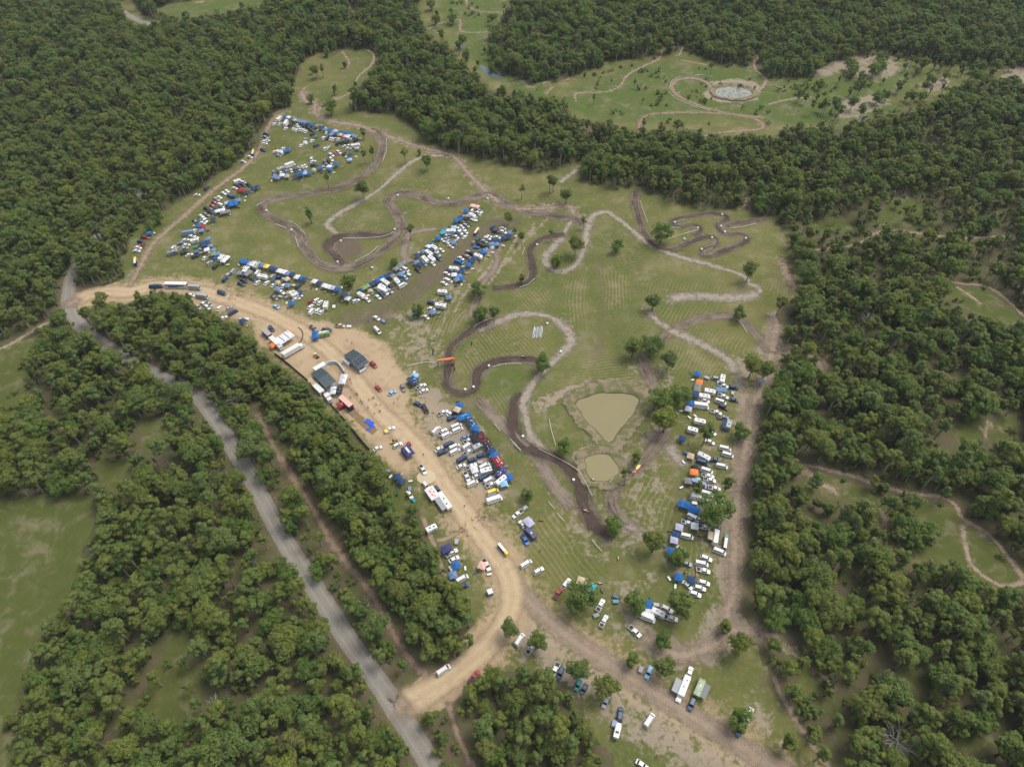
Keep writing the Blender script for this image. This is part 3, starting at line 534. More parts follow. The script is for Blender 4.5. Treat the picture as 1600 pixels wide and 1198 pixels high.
ribbon('dirt_road', SETRACK, 6.6, M_TRACK2, vary=0.15); ribbon('gravel_road', ROAD, 7.6, M_GRAVEL, vary=0.04); ribbon('gravel_road', [(150, -30), (182, 10), (212, 30), (240, 42), (262, 60)], 7.0, M_GRAVEL, vary=0.04)
ribbon('dirt_road', ENTRY, 9.0, M_DIRT, vary=0.12)
ribbon('dirt_road', [(640, 1082), (628, 1098), (618, 1112), (608, 1108)], 9.0, M_TRACK, vary=.3); ribbon('dirt_road', [(128, 462), (115, 472), (106, 476), (100, 485)], 8.0, M_TRACK, vary=.3)
for p, w_, dk, bk in TRK: ribbon('race_track', p, w_ * 0.98, M_RACE, bank=bk * 1.6, dark=dk, jump=0.5, vary=0.18)

# ---------------------------------------------------------------- dams
def water_mat(name, col, col2, rough=0.12):
    m, nt = nodes(name); g = G(nt); n = g.noise(0.05, 3); f = g.noise(0.9, 3)
    g.out(g.mix(n, col, col2), rough, g.bump(f, 0.06, 0.2), spec=0.35); return m
W_MUD = water_mat('muddy_water', (0.205, 0.178, 0.082), (0.25, 0.215, 0.105), 0.22)
def shore(pts, step=1.5):
    P = curve(atn(pts), step, True); c = P.mean(0); v = P - c; L = np.linalg.norm(v, axis=1, keepdims=True); n_ = (fnoise(P[:, 0], P[:, 1], 7, 51) - .5)[:, None]
    return c + v * (1 + n_ * 3.2 / np.maximum(L, 4))
def water(pts, material, z=0.05, step=1.5):
    P = shore(pts, step); c = P.mean(0); n = len(P)
    me = bpy.data.meshes.new('water'); me.from_pydata([(c[0], c[1], z)] + [(p[0], p[1], z) for p in P], [], [(0, i + 1, (i + 1) % n + 1) for i in range(n)]); me.materials.append(material)
    if me.polygons[0].normal.z < 0: me.flip_normals()
    return tag(link('water', me), kind='structure')
def bank(pts, heights, material, reach=8.0, inner=-1.0):
    P = shore(pts); n = len(P); c = P.mean(0)
    T = np.roll(P, -1, 0) - np.roll(P, 1, 0); T /= np.linalg.norm(T, axis=1, keepdims=True); Nn = np.stack([T[:, 1], -T[:, 0]], 1)
    if np.mean(np.sum(Nn * (P - c), 1)) < 0: Nn = -Nn
    for _ in range(12): Nn = (Nn + np.roll(Nn, 1, 0) + np.roll(Nn, -1, 0)); Nn /= np.linalg.norm(Nn, axis=1, keepdims=True)
    prof = [(inner, -0.25), (0.0, 0.02), (0.6, 0.25), (2.2, 0.75), (3.6, 1.0), (4.8, 0.9), (6.4, 0.4), (reach, 0.012)]
    V = []; U_ = []
    for i in range(n):
        h = heights(P[i]) * (0.85 + 0.3 * vnoise(i, 0, 9, 4))
        for q, (d, z) in enumerate(prof):
            d2 = d if d < 1 else d * (0.8 + 0.4 * vnoise(i, 3, 12, 8)); zz = z * h if z > 0.02 else z
            V.append((P[i, 0] + Nn[i, 0] * d2, P[i, 1] + Nn[i, 1] * d2, max(zz, -0.25))); U_.append(min(1.0, d / reach / (0.45 + 0.5 * min(1.3, h))))
    k = len(prof); F = [(i * k + j, i * k + j + 1, ((i + 1) % n) * k + j + 1, ((i + 1) % n) * k + j) for i in range(n) for j in range(k - 1)]
    me = bpy.data.meshes.new('dam_bank'); me.from_pydata(V, [], F); me.materials.append(material); floatattr(me, 'out', U_)
    me.polygons.foreach_set('use_smooth', [True] * len(F)); me.update()
    if me.polygons[len(F) // 2].normal.z < 0: me.flip_normals()
    return tag(link('dam_bank', me), kind='structure')
def bank_material():
    m, nt = nodes('dam_bank_soil'); g = G(nt); P = g.pos(); o = g.attr('out'); n1 = g.noise(0.25, 5, P, 0.65); n2 = g.noise(1.4, 4, P)
    soil = g.mix(n2, (0.17, 0.135, 0.088), (0.30, 0.245, 0.165)); gr = g.mix(n2, (0.085, 0.10, 0.035), (0.17, 0.165, 0.07))
    c = g.mix(g.step(n1, 0.42, 0.58), soil, gr); c = g.mix(g.step(o, 0.1, 0.0), c, (0.06, 0.06, 0.03))
    a = g.m('SUBTRACT', 1.0, g.step(g.m('ADD', o, g.m('MULTIPLY', g.m('SUBTRACT', n1, 0.5), 0.8)), 0.66, 0.92)); a = g.m('MULTIPLY', a, g.step(o, 1.0, 0.93))
    g.out(c, 0.95, g.bump(n2, 0.5, 0.4), alpha=a, spec=0.15); return m
M_BANK = bank_material()
c0 = atn(PONDS[0]).mean(0)
water(PONDS[0], W_MUD); bank(PONDS[0], lambda p: 0.7 + 1.3 * max(0, (p[1] - c0[1]) / 25), M_BANK, 8.5)
water(PONDS[1], W_MUD); c1 = atn(PONDS[1]).mean(0); bank(PONDS[1], lambda p: 0.6 + 0.8 * max(0, (p[1] - c1[1]) / 15), M_BANK, 6.5)
def scum_material():
    m, nt = nodes('scummy_water'); g = G(nt); n = g.noise(0.45, 4, None, 0.6, 0.8)
    g.out(g.mix(g.step(n, 0.44, 0.54), (0.15, 0.16, 0.13), (0.31, 0.31, 0.27)), 0.35, spec=0.3); return m
water(PONDS[2], scum_material()); bank(PONDS[2], lambda p: 0.8, M_BANK, 6.0)
W_BLUE = water_mat('clear_puddle_water', (0.07, 0.10, 0.12), (0.12, 0.15, 0.17), 0.08)
for p in PUDDLE: water(p, W_BLUE, 0.08)
# ---------------------------------------------------------------- trees
def leaf_material(name, stops):
    m, nt = nodes(name); g = G(nt); r = g.n('ShaderNodeObjectInfo').outputs['Random']; t = g.attr('tone')
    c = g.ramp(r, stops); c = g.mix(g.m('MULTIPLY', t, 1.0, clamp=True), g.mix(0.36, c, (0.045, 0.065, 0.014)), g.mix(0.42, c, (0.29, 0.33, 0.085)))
    g.out(c, 0.62, spec=0.25, transl=0.42); return m
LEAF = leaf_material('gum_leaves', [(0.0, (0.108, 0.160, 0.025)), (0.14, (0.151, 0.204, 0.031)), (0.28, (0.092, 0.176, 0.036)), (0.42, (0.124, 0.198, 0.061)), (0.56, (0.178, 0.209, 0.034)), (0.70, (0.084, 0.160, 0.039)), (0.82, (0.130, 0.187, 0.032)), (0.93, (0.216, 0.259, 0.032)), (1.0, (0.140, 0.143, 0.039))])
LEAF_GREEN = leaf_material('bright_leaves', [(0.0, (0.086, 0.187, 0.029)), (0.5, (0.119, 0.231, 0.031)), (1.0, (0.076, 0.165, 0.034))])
BARK = mat('gum_bark', (0.30, 0.27, 0.22), 0.85, dirt=0.5); DARKBARK = mat('dark_bark', (0.07, 0.055, 0.042), 0.9); DEAD = mat('bleached_dead_wood', (0.36, 0.34, 0.31), 0.85, dirt=0.4)
def crown_mesh(name, seed, H, Rr, clumps, leaves, low=0.42, leaf=0.35, flat=0.75, material=None):
    r = np.random.RandomState(seed); cs = []
    tries = 0
    while len(cs) < clumps and tries < 4000:
        tries += 1; d = r.normal(size=3); d /= np.linalg.norm(d); q = r.uniform(0.35, 1.0) ** 0.5
        zc = H * (low + 1) / 2; rz = H * (1 - low) / 2
        p = np.array([d[0] * Rr * q * (0.8 + 0.3 * math.sin(3 * math.atan2(d[1], d[0]) + seed)), d[1] * Rr * q * (0.8 + 0.3 * math.cos(2 * math.atan2(d[1], d[0]) + seed)), zc + d[2] * rz * q])
        if p[2] < H * low * 1.02: continue
        if all(np.linalg.norm(p - c) > Rr * 0.31 for c in cs): cs.append(p)
    V = []; tone = []
    for c in cs:
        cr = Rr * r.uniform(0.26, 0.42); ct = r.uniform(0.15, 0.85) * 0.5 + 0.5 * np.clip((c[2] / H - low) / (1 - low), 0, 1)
        d = r.normal(size=(leaves, 3)); d[:, 2] = d[:, 2] * 0.8 + 0.35; d /= np.linalg.norm(d, axis=1, keepdims=True)
        p = c + d * (cr * r.uniform(0.6, 1.06, (leaves, 1))) * np.array([1, 1, flat])
        nn = d + r.normal(size=(leaves, 3)) * 0.40 + np.array([0, 0, 0.75]); nn /= np.linalg.norm(nn, axis=1, keepdims=True)
        a = np.cross(nn, r.normal(size=(leaves, 3))); a /= np.linalg.norm(a, axis=1, keepdims=True); b = np.cross(nn, a); s_ = leaf * r.uniform(0.6, 1.25, (leaves, 1)); e = r.uniform(0.5, 0.95, (leaves, 1))
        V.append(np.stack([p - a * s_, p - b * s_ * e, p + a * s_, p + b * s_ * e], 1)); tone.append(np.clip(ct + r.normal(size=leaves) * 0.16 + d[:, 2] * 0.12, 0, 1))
    V = np.concatenate(V).reshape(-1, 3).astype(np.float32); tone = np.concatenate(tone); nf = len(V) // 4
    me = bpy.data.meshes.new(name); me.vertices.add(len(V)); me.vertices.foreach_set('co', V.ravel()); me.loops.add(nf * 4); me.loops.foreach_set('vertex_index', np.arange(nf * 4, dtype=np.int32))
    me.polygons.add(nf); me.polygons.foreach_set('loop_start', np.arange(0, nf * 4, 4, dtype=np.int32)); me.polygons.foreach_set('loop_total', np.full(nf, 4, np.int32)); me.update(calc_edges=True)
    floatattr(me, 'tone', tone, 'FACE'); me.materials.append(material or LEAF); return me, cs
def trunk_mesh(name, seed, H, cs, rad=0.2, material=None, low=0.42, keep=7):
    r = random.Random(seed); mb = MB(); m = material or BARK
    lean = (r.uniform(-1, 1) * H * 0.04, r.uniform(-1, 1) * H * 0.04); pts = [(0, 0, -0.1), (lean[0] * 0.3, lean[1] * 0.3, H * 0.25), (lean[0] * 0.8, lean[1] * 0.8, H * 0.5), (lean[0], lean[1], H * 0.8)]
    mb.tube(pts, [rad * 1.25, rad, rad * 0.75, rad * 0.3], m, 6)
    for c in sorted(cs, key=lambda c: -c[2])[:keep] + list(cs[:3]):
        z0 = H * r.uniform(low * 0.75, low + 0.22); k = z0 / (H * 0.5); s_ = (lean[0] * min(k, 1) * 0.8, lean[1] * min(k, 1) * 0.8, z0)
        mid = ((s_[0] + c[0]) * 0.5 + r.uniform(-.3, .3), (s_[1] + c[1]) * 0.5, (s_[2] + c[2]) * 0.5 - 0.4); mb.tube([s_, mid, tuple(c)], [rad * 0.45, rad * 0.3, rad * 0.12], m, 5)
    return mb.mesh(name, True)
TREES = []   # (crown mesh, trunk mesh, height, radius)
SPEC = [(12, 2.9, 14, 75, .40, BARK), (14, 3.4, 16, 75, .48, BARK), (10, 2.5, 11, 80, .35, DARKBARK), (15, 2.7, 13, 75, .52, BARK), (11, 3.8, 18, 70, .38, DARKBARK), (13, 4.6, 24, 65, .45, BARK), (9, 2.0, 9, 75, .3, DARKBARK), (16, 3.2, 14, 70, .58, BARK), (13, 2.6, 7, 60, .5, BARK), (8, 2.8, 12, 75, .22, DARKBARK)]
for i, (h, r_, cl, lv, lo, bk) in enumerate(SPEC):
    cm, cs = crown_mesh('crown', 40 + i, h, r_, int(cl * 1.25), int(lv * 1.3), lo); TREES.append((cm, trunk_mesh('trunk', 70 + i, h, cs, 0.17 + 0.012 * h * 0.8, bk, lo), h, r_))
GREENS = []
for i, (h, r_, cl, lv, lo) in enumerate([(10, 4.2, 20, 90, .2), (12, 5.0, 26, 90, .22)]):
    cm, cs = crown_mesh('crown', 140 + i, h, r_, cl, lv, lo, material=LEAF_GREEN); GREENS.append((cm, trunk_mesh('trunk', 170 + i, h, cs, 0.26, DARKBARK, lo), h, r_))
# a narrow dark pine
cm, cs = crown_mesh('crown', 201, 13, 2.3, 20, 80, .12, material=LEAF_GREEN); PINE = (cm, trunk_mesh('trunk', 202, 13, cs, 0.25, DARKBARK, .15), 13, 2.3)
for t in TREES + GREENS + [PINE]: pass
def dead_tree_mesh(seed, H):
    r = random.Random(seed); mb = MB()
    mb.tube([(0, 0, -.1), (.2, .1, H * .4), (.5, .3, H * .75)], [.32, .24, .1], DEAD, 6)
    for k in range(22):
        a = k * 2.4 + r.uniform(-.3, .3); z0 = H * r.uniform(.25, .7); L = H * r.uniform(.28, .5); e = r.uniform(.3, .9)
        p0 = (.2, .1, z0); p1 = (math.cos(a) * L * .5, math.sin(a) * L * .5, z0 + L * .5 * e); p2 = (math.cos(a + .2) * L, math.sin(a + .2) * L, z0 + L * e * .8)
        mb.tube([p0, p1, p2], [.12, .07, .02], DEAD, 4)
        for s_ in (-.5, .5): mb.tube([p1, (p1[0] + math.cos(a + s_) * L * .3, p1[1] + math.sin(a + s_) * L * .3, p1[2] + L * .2)], [.05, .015], DEAD, 4)
    return mb.mesh('dead_branches', True)

# keep-out distances for trees: everything that is a road, path or camp
NO = []
for p, w_ in [(ROAD[:7], 2.2), (ROAD[6:10], 4.4), (ROAD[9:14], 2.9), (ROAD[13:], 4.2), (ENTRY, 6.5), (SETRACK, 6), (EAST, 6), (LOOP, 5), (CREEK, 5)] + [(t[0], t[1] / 2 + 2.2) for t in TRK] + [(p[0], p[1] / 2 + 1.5) for p in PALE] + [(p[0], p[1] / 2 + 1.3) for p in PATHS]:
    NO.append((curve(atn(p), 8.0), w_))
def blocked(X, Y, extra=0.0):
    b = np.zeros(X.shape, bool)
    for P, w_ in NO:
        lo = P.min(0) - w_ - 3; hi = P.max(0) + w_ + 3; k = (X > lo[0]) & (X < hi[0]) & (Y > lo[1]) & (Y < hi[1])
        if k.any(): b[k] |= pdist(P, X[k], Y[k]) < w_ + extra
    return b
def scatter_points():
    """jittered lattice, thinned by noise: the woods round the clearing"""
    sp = 3.75; xs = np.arange(-640, 640, sp); ys = np.arange(0, 860, sp); X, Y = np.meshgrid(xs, ys); X = X.ravel() + NP.uniform(-.48, .48, X.size) * sp; Y = Y.ravel() + NP.uniform(-.48, .48, Y.size) * sp
    f = (_s * Y + _c * CAM_H); half = 0.75 * f + 60; k = (np.abs(X) < half); X, Y = X[k], Y[k]
    op = np.zeros(X.shape, bool)
    for P in CLEARW: op |= inside(P, X, Y)
    dens = fnoise(X, Y, 45, 77); d2 = vnoise(X, Y, 14, 55)
    keep = (~op) & (NP.uniform(0, 1, X.size) < np.clip(0.92 + (dens - 0.5) * 1.0 + (d2 - 0.5) * 0.5, 0.3, 0.99)) & ~blocked(X, Y)
    # thinner woods: lower left gaps and the far right corner
    for poly, pr in [([(0, 600), (300, 640), (300, 760), (160, 760), (0, 720)], 0.62), ([(400, 640), (470, 640), (600, 800), (690, 1060), (640, 1060), (520, 860)], 0.8), ([(0, 60), (120, 60), (130, 170), (0, 160)], 0.6), ([(1250, 300), (1600, 300), (1600, 500), (1480, 480), (1240, 420)], 0.6),
                     ([(1200, 1000), (1380, 980), (1400, 1198), (1280, 1198)], 0.6), ([(780, 0), (1000, 40), (940, 95), (780, 110)], 0.62), ([(680, 1100), (760, 1050), (800, 1060), (800, 1250), (700, 1250)], 0.8), ([(1440, 640), (1600, 600), (1600, 700), (1440, 720)], 0.6), ([(540, 0), (680, 0), (740, 100), (640, 150), (560, 60)], 0.72)]:
        k = inside(atn(poly), X, Y); keep &= ~(k & (NP.uniform(0, 1, X.size) > pr))
    f = _s * Y + _c * CAM_H; qx = 800 + FPX * X / f; keep &= ~((qx > 1180) & (fnoise(X, Y, 16, 222) > 0.73)) & ~((NP.uniform(0, 1, X.size) > 0.95) & (qx > 1180)) & ~((qx < 700) & (fnoise(X, Y, 15, 223) > 0.80))
    return X[keep], Y[keep]
FX, FY = scatter_points()
SC = 0.46 + 0.72 * NP.uniform(0, 1, FX.size) ** 1.4; SC *= 0.85 + 0.35 * fnoise(FX, FY, 60, 91)
def shows_over(X, Y, H):
    f = _s * Y - _c * (H - CAM_H); px = 800 + FPX * X / f; py = 599 - FPX * ((H - CAM_H) * _s + Y * _c) / f
    r_ = np.zeros(X.shape, bool)
    for P_ in CLEAR: r_ |= inside(np.array(P_, float), px, py)
    return r_
rough = (fnoise(FX, FY, 12, 123) - 0.5) * 5
k = ~(shows_over(FX, FY, 9.5 * SC + rough) | shows_over(FX, FY, 5.0 * SC)); FX, FY, SC = FX[k], FY[k], SC[k]
sparse_pts = [(1310, 130), (1330, 118), (1345, 135), (1362, 120), (1378, 132), (1400, 145), (1412, 128), (1430, 118), (1450, 132), (1475, 125), (1500, 120), (1520, 128), (1545, 122), (1283, 178), (1325, 152), (1340, 150), (1246, 160), (1375, 112), (1420, 108), (1470, 108), (1510, 108), (1550, 118), (1580, 112),
              (832, 118), (850, 104), (872, 120), (888, 112), (905, 104), (920, 100), (800, 80), (812, 92), (770, 40), (790, 62), (730, 95), (742, 118), (690, 68), (705, 92)]
for poly, n_ in [([(1260, 95), (1600, 85), (1600, 140), (1480, 150), (1340, 195), (1250, 190)], 75), ([(665, 10), (780, 60), (770, 120), (700, 85)], 16), ([(780, 70), (900, 105), (960, 95), (900, 130), (800, 130)], 24), ([(1350, 790), (1450, 790), (1450, 870), (1390, 850)], 16), ([(1385, 310), (1470, 340), (1470, 358), (1380, 352)], 8), ([(1255, 340), (1350, 345), (1350, 360), (1280, 366)], 6),
                 ([(0, 665), (60, 660), (110, 700), (148, 770), (60, 772), (0, 780)], 30), ([(170, 1000), (330, 990), (320, 1140), (160, 1160)], 14), ([(470, 85), (545, 80), (548, 150), (470, 150)], 8), ([(1222, 1000), (1312, 1020), (1300, 1110), (1250, 1060)], 9), ([(1395, 1045), (1560, 1115), (1500, 1180)], 12), ([(690, 940), (740, 950), (735, 1010), (700, 1040)], 10), ([(1185, 985), (1210, 1000), (1290, 1190), (1270, 1190)], 10)]:
    lo = np.min(poly, 0); hi = np.max(poly, 0); got = 0
    while got < n_:
        q = NP.uniform(lo, hi); 
        if inside(np.array(poly, float), np.array([q[0]]), np.array([q[1]]))[0]: sparse_pts.append(tuple(q)); got += 1
# the narrow belt of close, slender young trees between the red track and the camp
BELT = atn([(408, 560), (470, 612), (540, 682), (600, 745), (640, 800), (665, 850), (690, 910), (700, 960), (690, 1010), (650, 1010), (620, 960), (575, 890), (530, 820), (480, 740), (430, 655), (395, 600), (300, 520), (200, 490), (180, 480), (300, 476), (350, 510)])
lo = BELT.min(0); hi = BELT.max(0); bx, by = np.meshgrid(np.arange(lo[0], hi[0], 2.5), np.arange(lo[1], hi[1], 2.5)); bx = bx.ravel() + NP.uniform(-1, 1, bx.size); by = by.ravel() + NP.uniform(-1, 1, by.size)
bs = NP.uniform(.42, .72, bx.size); k = inside(BELT, bx, by) & ~blocked(bx, by, -.5); bx, by, bs = bx[k], by[k], bs[k]; k = ~(shows_over(bx, by, 9 * bs + 1) | shows_over(bx, by, 3.0)); BX, BY, BS = bx[k], by[k], bs[k]
for a, b in sparse_pts:
    x, y = at(a, b); FX = np.append(FX, x); FY = np.append(FY, y); SC = np.append(SC, 0.55 + 0.4 * NP.uniform())
# how large each shows, to choose the individuals
f_ = _s * FY + _c * CAM_H; px_ = 800 + FPX * FX / f_; py_ = 599 - FPX * ((-CAM_H) * _s + FY * _c) / f_
inview = (px_ > 4) & (px_ < 1596) & (py_ > 4) & (py_ < 1205)
show = np.where(inview, SC / f_, 0); order = np.argsort(-show); N_IND = 215
ind = set(order[:N_IND].tolist())
REGX = [('west', lambda x, y: x < 560 and y > 520, 'in the wood below the curving gravel road'), ('south', lambda x, y: x < 1000, 'in the wood beside the lower bend of the dirt road'), ('east', lambda x, y: True, 'in the wood east of the long camp row')]
def road_side(px, py):
    # left of the gravel road or between the road and the dirt road
    P = ROAD; best = None
    for i in range(len(P) - 1):
        if P[i][1] <= py <= P[i + 1][1]:
            t = (py - P[i][1]) / (P[i + 1][1] - P[i][1]); return px < P[i][0] + t * (P[i + 1][0] - P[i][0])
    return px < 676
WOODMARK = [(60, 600, 'near the top of the left field'), (130, 700, 'beside the left field corner'), (175, 745, 'by the small glade in the left wood'), (250, 690, 'by the upper small glade'), (150, 880, 'at the left field edge'), (70, 1010, 'at the low edge of the left field'), (60, 1130, 'at the bottom of the left field'), (200, 1010, 'left of the lower left glade'), (350, 1010, 'right of the lower left glade'), (240, 1170, 'below the lower left glade'), (330, 840, 'left of the gravel road, upper part'),
 (400, 900, 'left of the gravel road, middle part'), (470, 1010, 'left of the gravel road, lower part'), (540, 1130, 'left of the gravel road, last stretch'), (400, 1130, 'deep in the wood below the gravel road'), (450, 800, 'between gravel road and red track'), (560, 800, 'right of the red track, upper part'), (620, 880, 'between red track and grass wedge'), (560, 960, 'between gravel road and red track, lower'), (660, 980, 'right of the red track, lower part'), (660, 1160, 'right of the last gravel stretch'),
 (760, 1090, 'just below the dirt road fork'), (800, 1170, 'at the bottom edge below the fork'), (880, 1130, 'left of the bottom grass'), (1190, 820, 'right of the lower east camp'), (1190, 900, 'right of the foot of the east camp'), (1260, 950, 'by the trails right of the fork'), (1260, 830, 'above the short bare patch, right wood'), (1360, 880, 'left of the right hand trail loop'), (1350, 980, 'below the right hand glades'), (1460, 960, 'below the right hand trail loop'), (1560, 980, 'near the right edge below the loop'),
 (1330, 1100, 'above the bleached dead tree'), (1400, 1170, 'right of the bleached dead tree'), (1300, 1160, 'left of the bleached dead tree'), (1480, 1060, 'by the curved bare trail, lower right'), (1560, 1120, 'in the lower right corner wood'), (1230, 1040, 'by the narrow trail near the bottom'), (1240, 700, 'left of the right trail start'), (1400, 700, 'above the long right trail'), (1540, 760, 'right of the long right trail')]
def plant(spec, x, y, sc, rz, name='gum_tree'):
    cm, tm, h, r_ = spec; t = empty(name, (x, y), rz); t.scale = (sc, sc, sc * (0.92 + 0.16 * rnd.random())); link('trunk', tm, t); link('crown', cm, t); return t
crown_desc = ['rounded olive crown', 'wide layered crown', 'low dense crown', 'tall narrow crown', 'spreading dark-barked crown', 'very wide pale-limbed crown', 'small bushy crown', 'high crown and pale trunk', 'thin open crown', 'crown reaching the ground']
for i in sorted(ind):
    k = int((i * 7919) % len(TREES)); px, py = px_[i], py_[i]; t = plant(TREES[k], FX[i], FY[i], SC[i], (i * 2.39) % 6.28)
    wh = min(WOODMARK, key=lambda q: (q[0] - px) ** 2 + (q[1] - py) ** 2)[2]; sz = 'small ' if SC[i] < .68 else 'tall ' if SC[i] > .98 else ''; tag(t, ' '.join(f'{sz}gum tree with {crown_desc[k]} {wh}'.split()[:16]), 'tree', 'gum trees ' + wh)
# the rest of the woods: one mass of instances
rest = np.array([i for i in range(len(FX)) if i not in ind])
def proto_collection(cname, specs):
    col = bpy.data.collections.new(cname)
    for i, (cm, tm, h, r_) in enumerate(specs):
        # one mesh with both materials
        vs = np.zeros(len(cm.vertices) * 3, np.float32); cm.vertices.foreach_get('co', vs); vt = np.zeros(len(tm.vertices) * 3, np.float32); tm.vertices.foreach_get('co', vt) if len(tm.vertices) else None
        V = np.concatenate([vs, vt]).reshape(-1, 3); nq = len(cm.polygons); o = len(cm.vertices)
        F = [tuple(p.vertices) for p in cm.polygons] + [tuple(v + o for v in p.vertices) for p in tm.polygons]
        me = bpy.data.meshes.new('woodland_tree'); me.from_pydata(V.tolist(), [], F); me.materials.append(cm.materials[0])
        if tm.materials: me.materials.append(tm.materials[0])
        me.polygons.foreach_set('material_index', [0] * nq + [1] * (len(F) - nq))
        tn = np.zeros(len(F), np.float32); a = np.zeros(nq, np.float32); cm.attributes['tone'].data.foreach_get('value', a); tn[:nq] = a; floatattr(me, 'tone', tn, 'FACE'); me.update()
        ob = bpy.data.objects.new(f'{cname}_{i:02d}', me); col.objects.link(ob)
    return col
def mass(name, col, X, Y, sc, rot, idx, Z=None):
    me = bpy.data.meshes.new(name); me.from_pydata(np.stack([X, Y, np.zeros(len(X)) if Z is None else Z], 1).tolist(), [], [])
    floatattr(me, 'size', sc); floatattr(me, 'turn', rot); a = me.attributes.new('which', 'INT', 'POINT'); a.data.foreach_set('value', np.asarray(idx, np.int32))
    o = link(name, me); md = o.modifiers.new('scatter', 'NODES'); ng = bpy.data.node_groups.new(name, 'GeometryNodeTree'); md.node_group = ng
    ng.interface.new_socket('Geometry', in_out='INPUT', socket_type='NodeSocketGeometry'); ng.interface.new_socket('Geometry', in_out='OUTPUT', socket_type='NodeSocketGeometry')
    gi = ng.nodes.new('NodeGroupInput'); go = ng.nodes.new('NodeGroupOutput'); ip = ng.nodes.new('GeometryNodeInstanceOnPoints'); ci = ng.nodes.new('GeometryNodeCollectionInfo')
    ci.inputs['Collection'].default_value = col; ci.inputs['Separate Children'].default_value = True; ci.inputs['Reset Children'].default_value = True
    def na(n, t):
        d = ng.nodes.new('GeometryNodeInputNamedAttribute'); d.data_type = t; d.inputs['Name'].default_value = n; return d.outputs['Attribute']
    cx = ng.nodes.new('ShaderNodeCombineXYZ'); ng.links.new(na('turn', 'FLOAT'), cx.inputs[2])
    ng.links.new(gi.outputs[0], ip.inputs['Points']); ng.links.new(ci.outputs[0], ip.inputs['Instance']); ip.inputs['Pick Instance'].default_value = True
    ng.links.new(na('which', 'INT'), ip.inputs['Instance Index']); ng.links.new(cx.outputs[0], ip.inputs['Rotation']); ng.links.new(na('size', 'FLOAT'), ip.inputs['Scale']); ng.links.new(ip.outputs[0], go.inputs[0])
    return tag(o, kind='stuff')
PC = proto_collection('woodland_trees', TREES + GREENS)
idx = (rest * 7919) % len(TREES); gr = NP.uniform(0, 1, len(rest)); grn = fnoise(FX[rest], FY[rest], 80, 44)
idx = np.where(gr < np.where((py_[rest] < 140), 0.25, 0.09) + (grn - 0.5) * 0.2, len(TREES) + rest % 2, idx)
w1 = mass('woodland', PC, FX[rest], FY[rest], SC[rest], (rest * 2.39) % 6.28, idx); tag(w1, 'dense gum tree woodland all round the cleared camp and race course', 'woodland', kind='stuff')
bi = NP.choice([0, 2, 3, 6, 6, 10, 8], len(BX)); w2 = mass('young_woodland', PC, BX, BY, BS, NP.uniform(0, 6.28, len(BX)), bi); tag(w2, 'belt of close young gum trees between the red track and the camp', 'woodland', kind='stuff')
# undergrowth: shrubs and saplings
SH = []
for i, (h, r_, cl) in enumerate([(1.6, 1.4, 5), (2.4, 1.5, 6), (1.1, 1.2, 4), (3.6, 1.5, 7)]):
    cm, cs = crown_mesh('crown', 300 + i, h, r_, cl, 34, 0.05, 0.30, material=(LEAF if i != 1 else LEAF_GREEN)); SH.append((cm, trunk_mesh('trunk', 320 + i, h, cs, 0.05, DARKBARK, .1, 3), h, r_))
PS = proto_collection('undergrowth_shrubs', SH)
n = 15000; X = NP.uniform(-600, 600, n * 2); Y = NP.uniform(10, 820, n * 2); k = np.abs(X) < 0.75 * (_s * Y + _c * CAM_H) + 40; X, Y = X[k], Y[k]
op = np.zeros(X.shape, bool)
for P in CLEARW: op |= inside(P, X, Y)
gl = np.zeros(X.shape, bool)
for i in list(range(2, 6)) + list(range(9, len(CLEARW))): gl |= inside(CLEARW[i], X, Y)
far = inside(atn([(670, -40), (1700, -40), (1700, 140), (1400, 200), (1000, 215), (800, 150)]), X, Y)
k = ((~op) | (gl & (fnoise(X, Y, 11, 67) > 0.56)) | (far & (fnoise(X, Y, 13, 68) > 0.62))) & ~blocked(X, Y, -0.8) & (fnoise(X, Y, 20, 66) > 0.36); X, Y = X[k], Y[k]
u1 = mass('undergrowth', PS, X, Y, NP.uniform(.7, 1.5, len(X)), NP.uniform(0, 6.28, len(X)), NP.randint(0, 4, len(X))); tag(u1, 'low shrubs and saplings under and between the gum trees', 'undergrowth', kind='stuff')

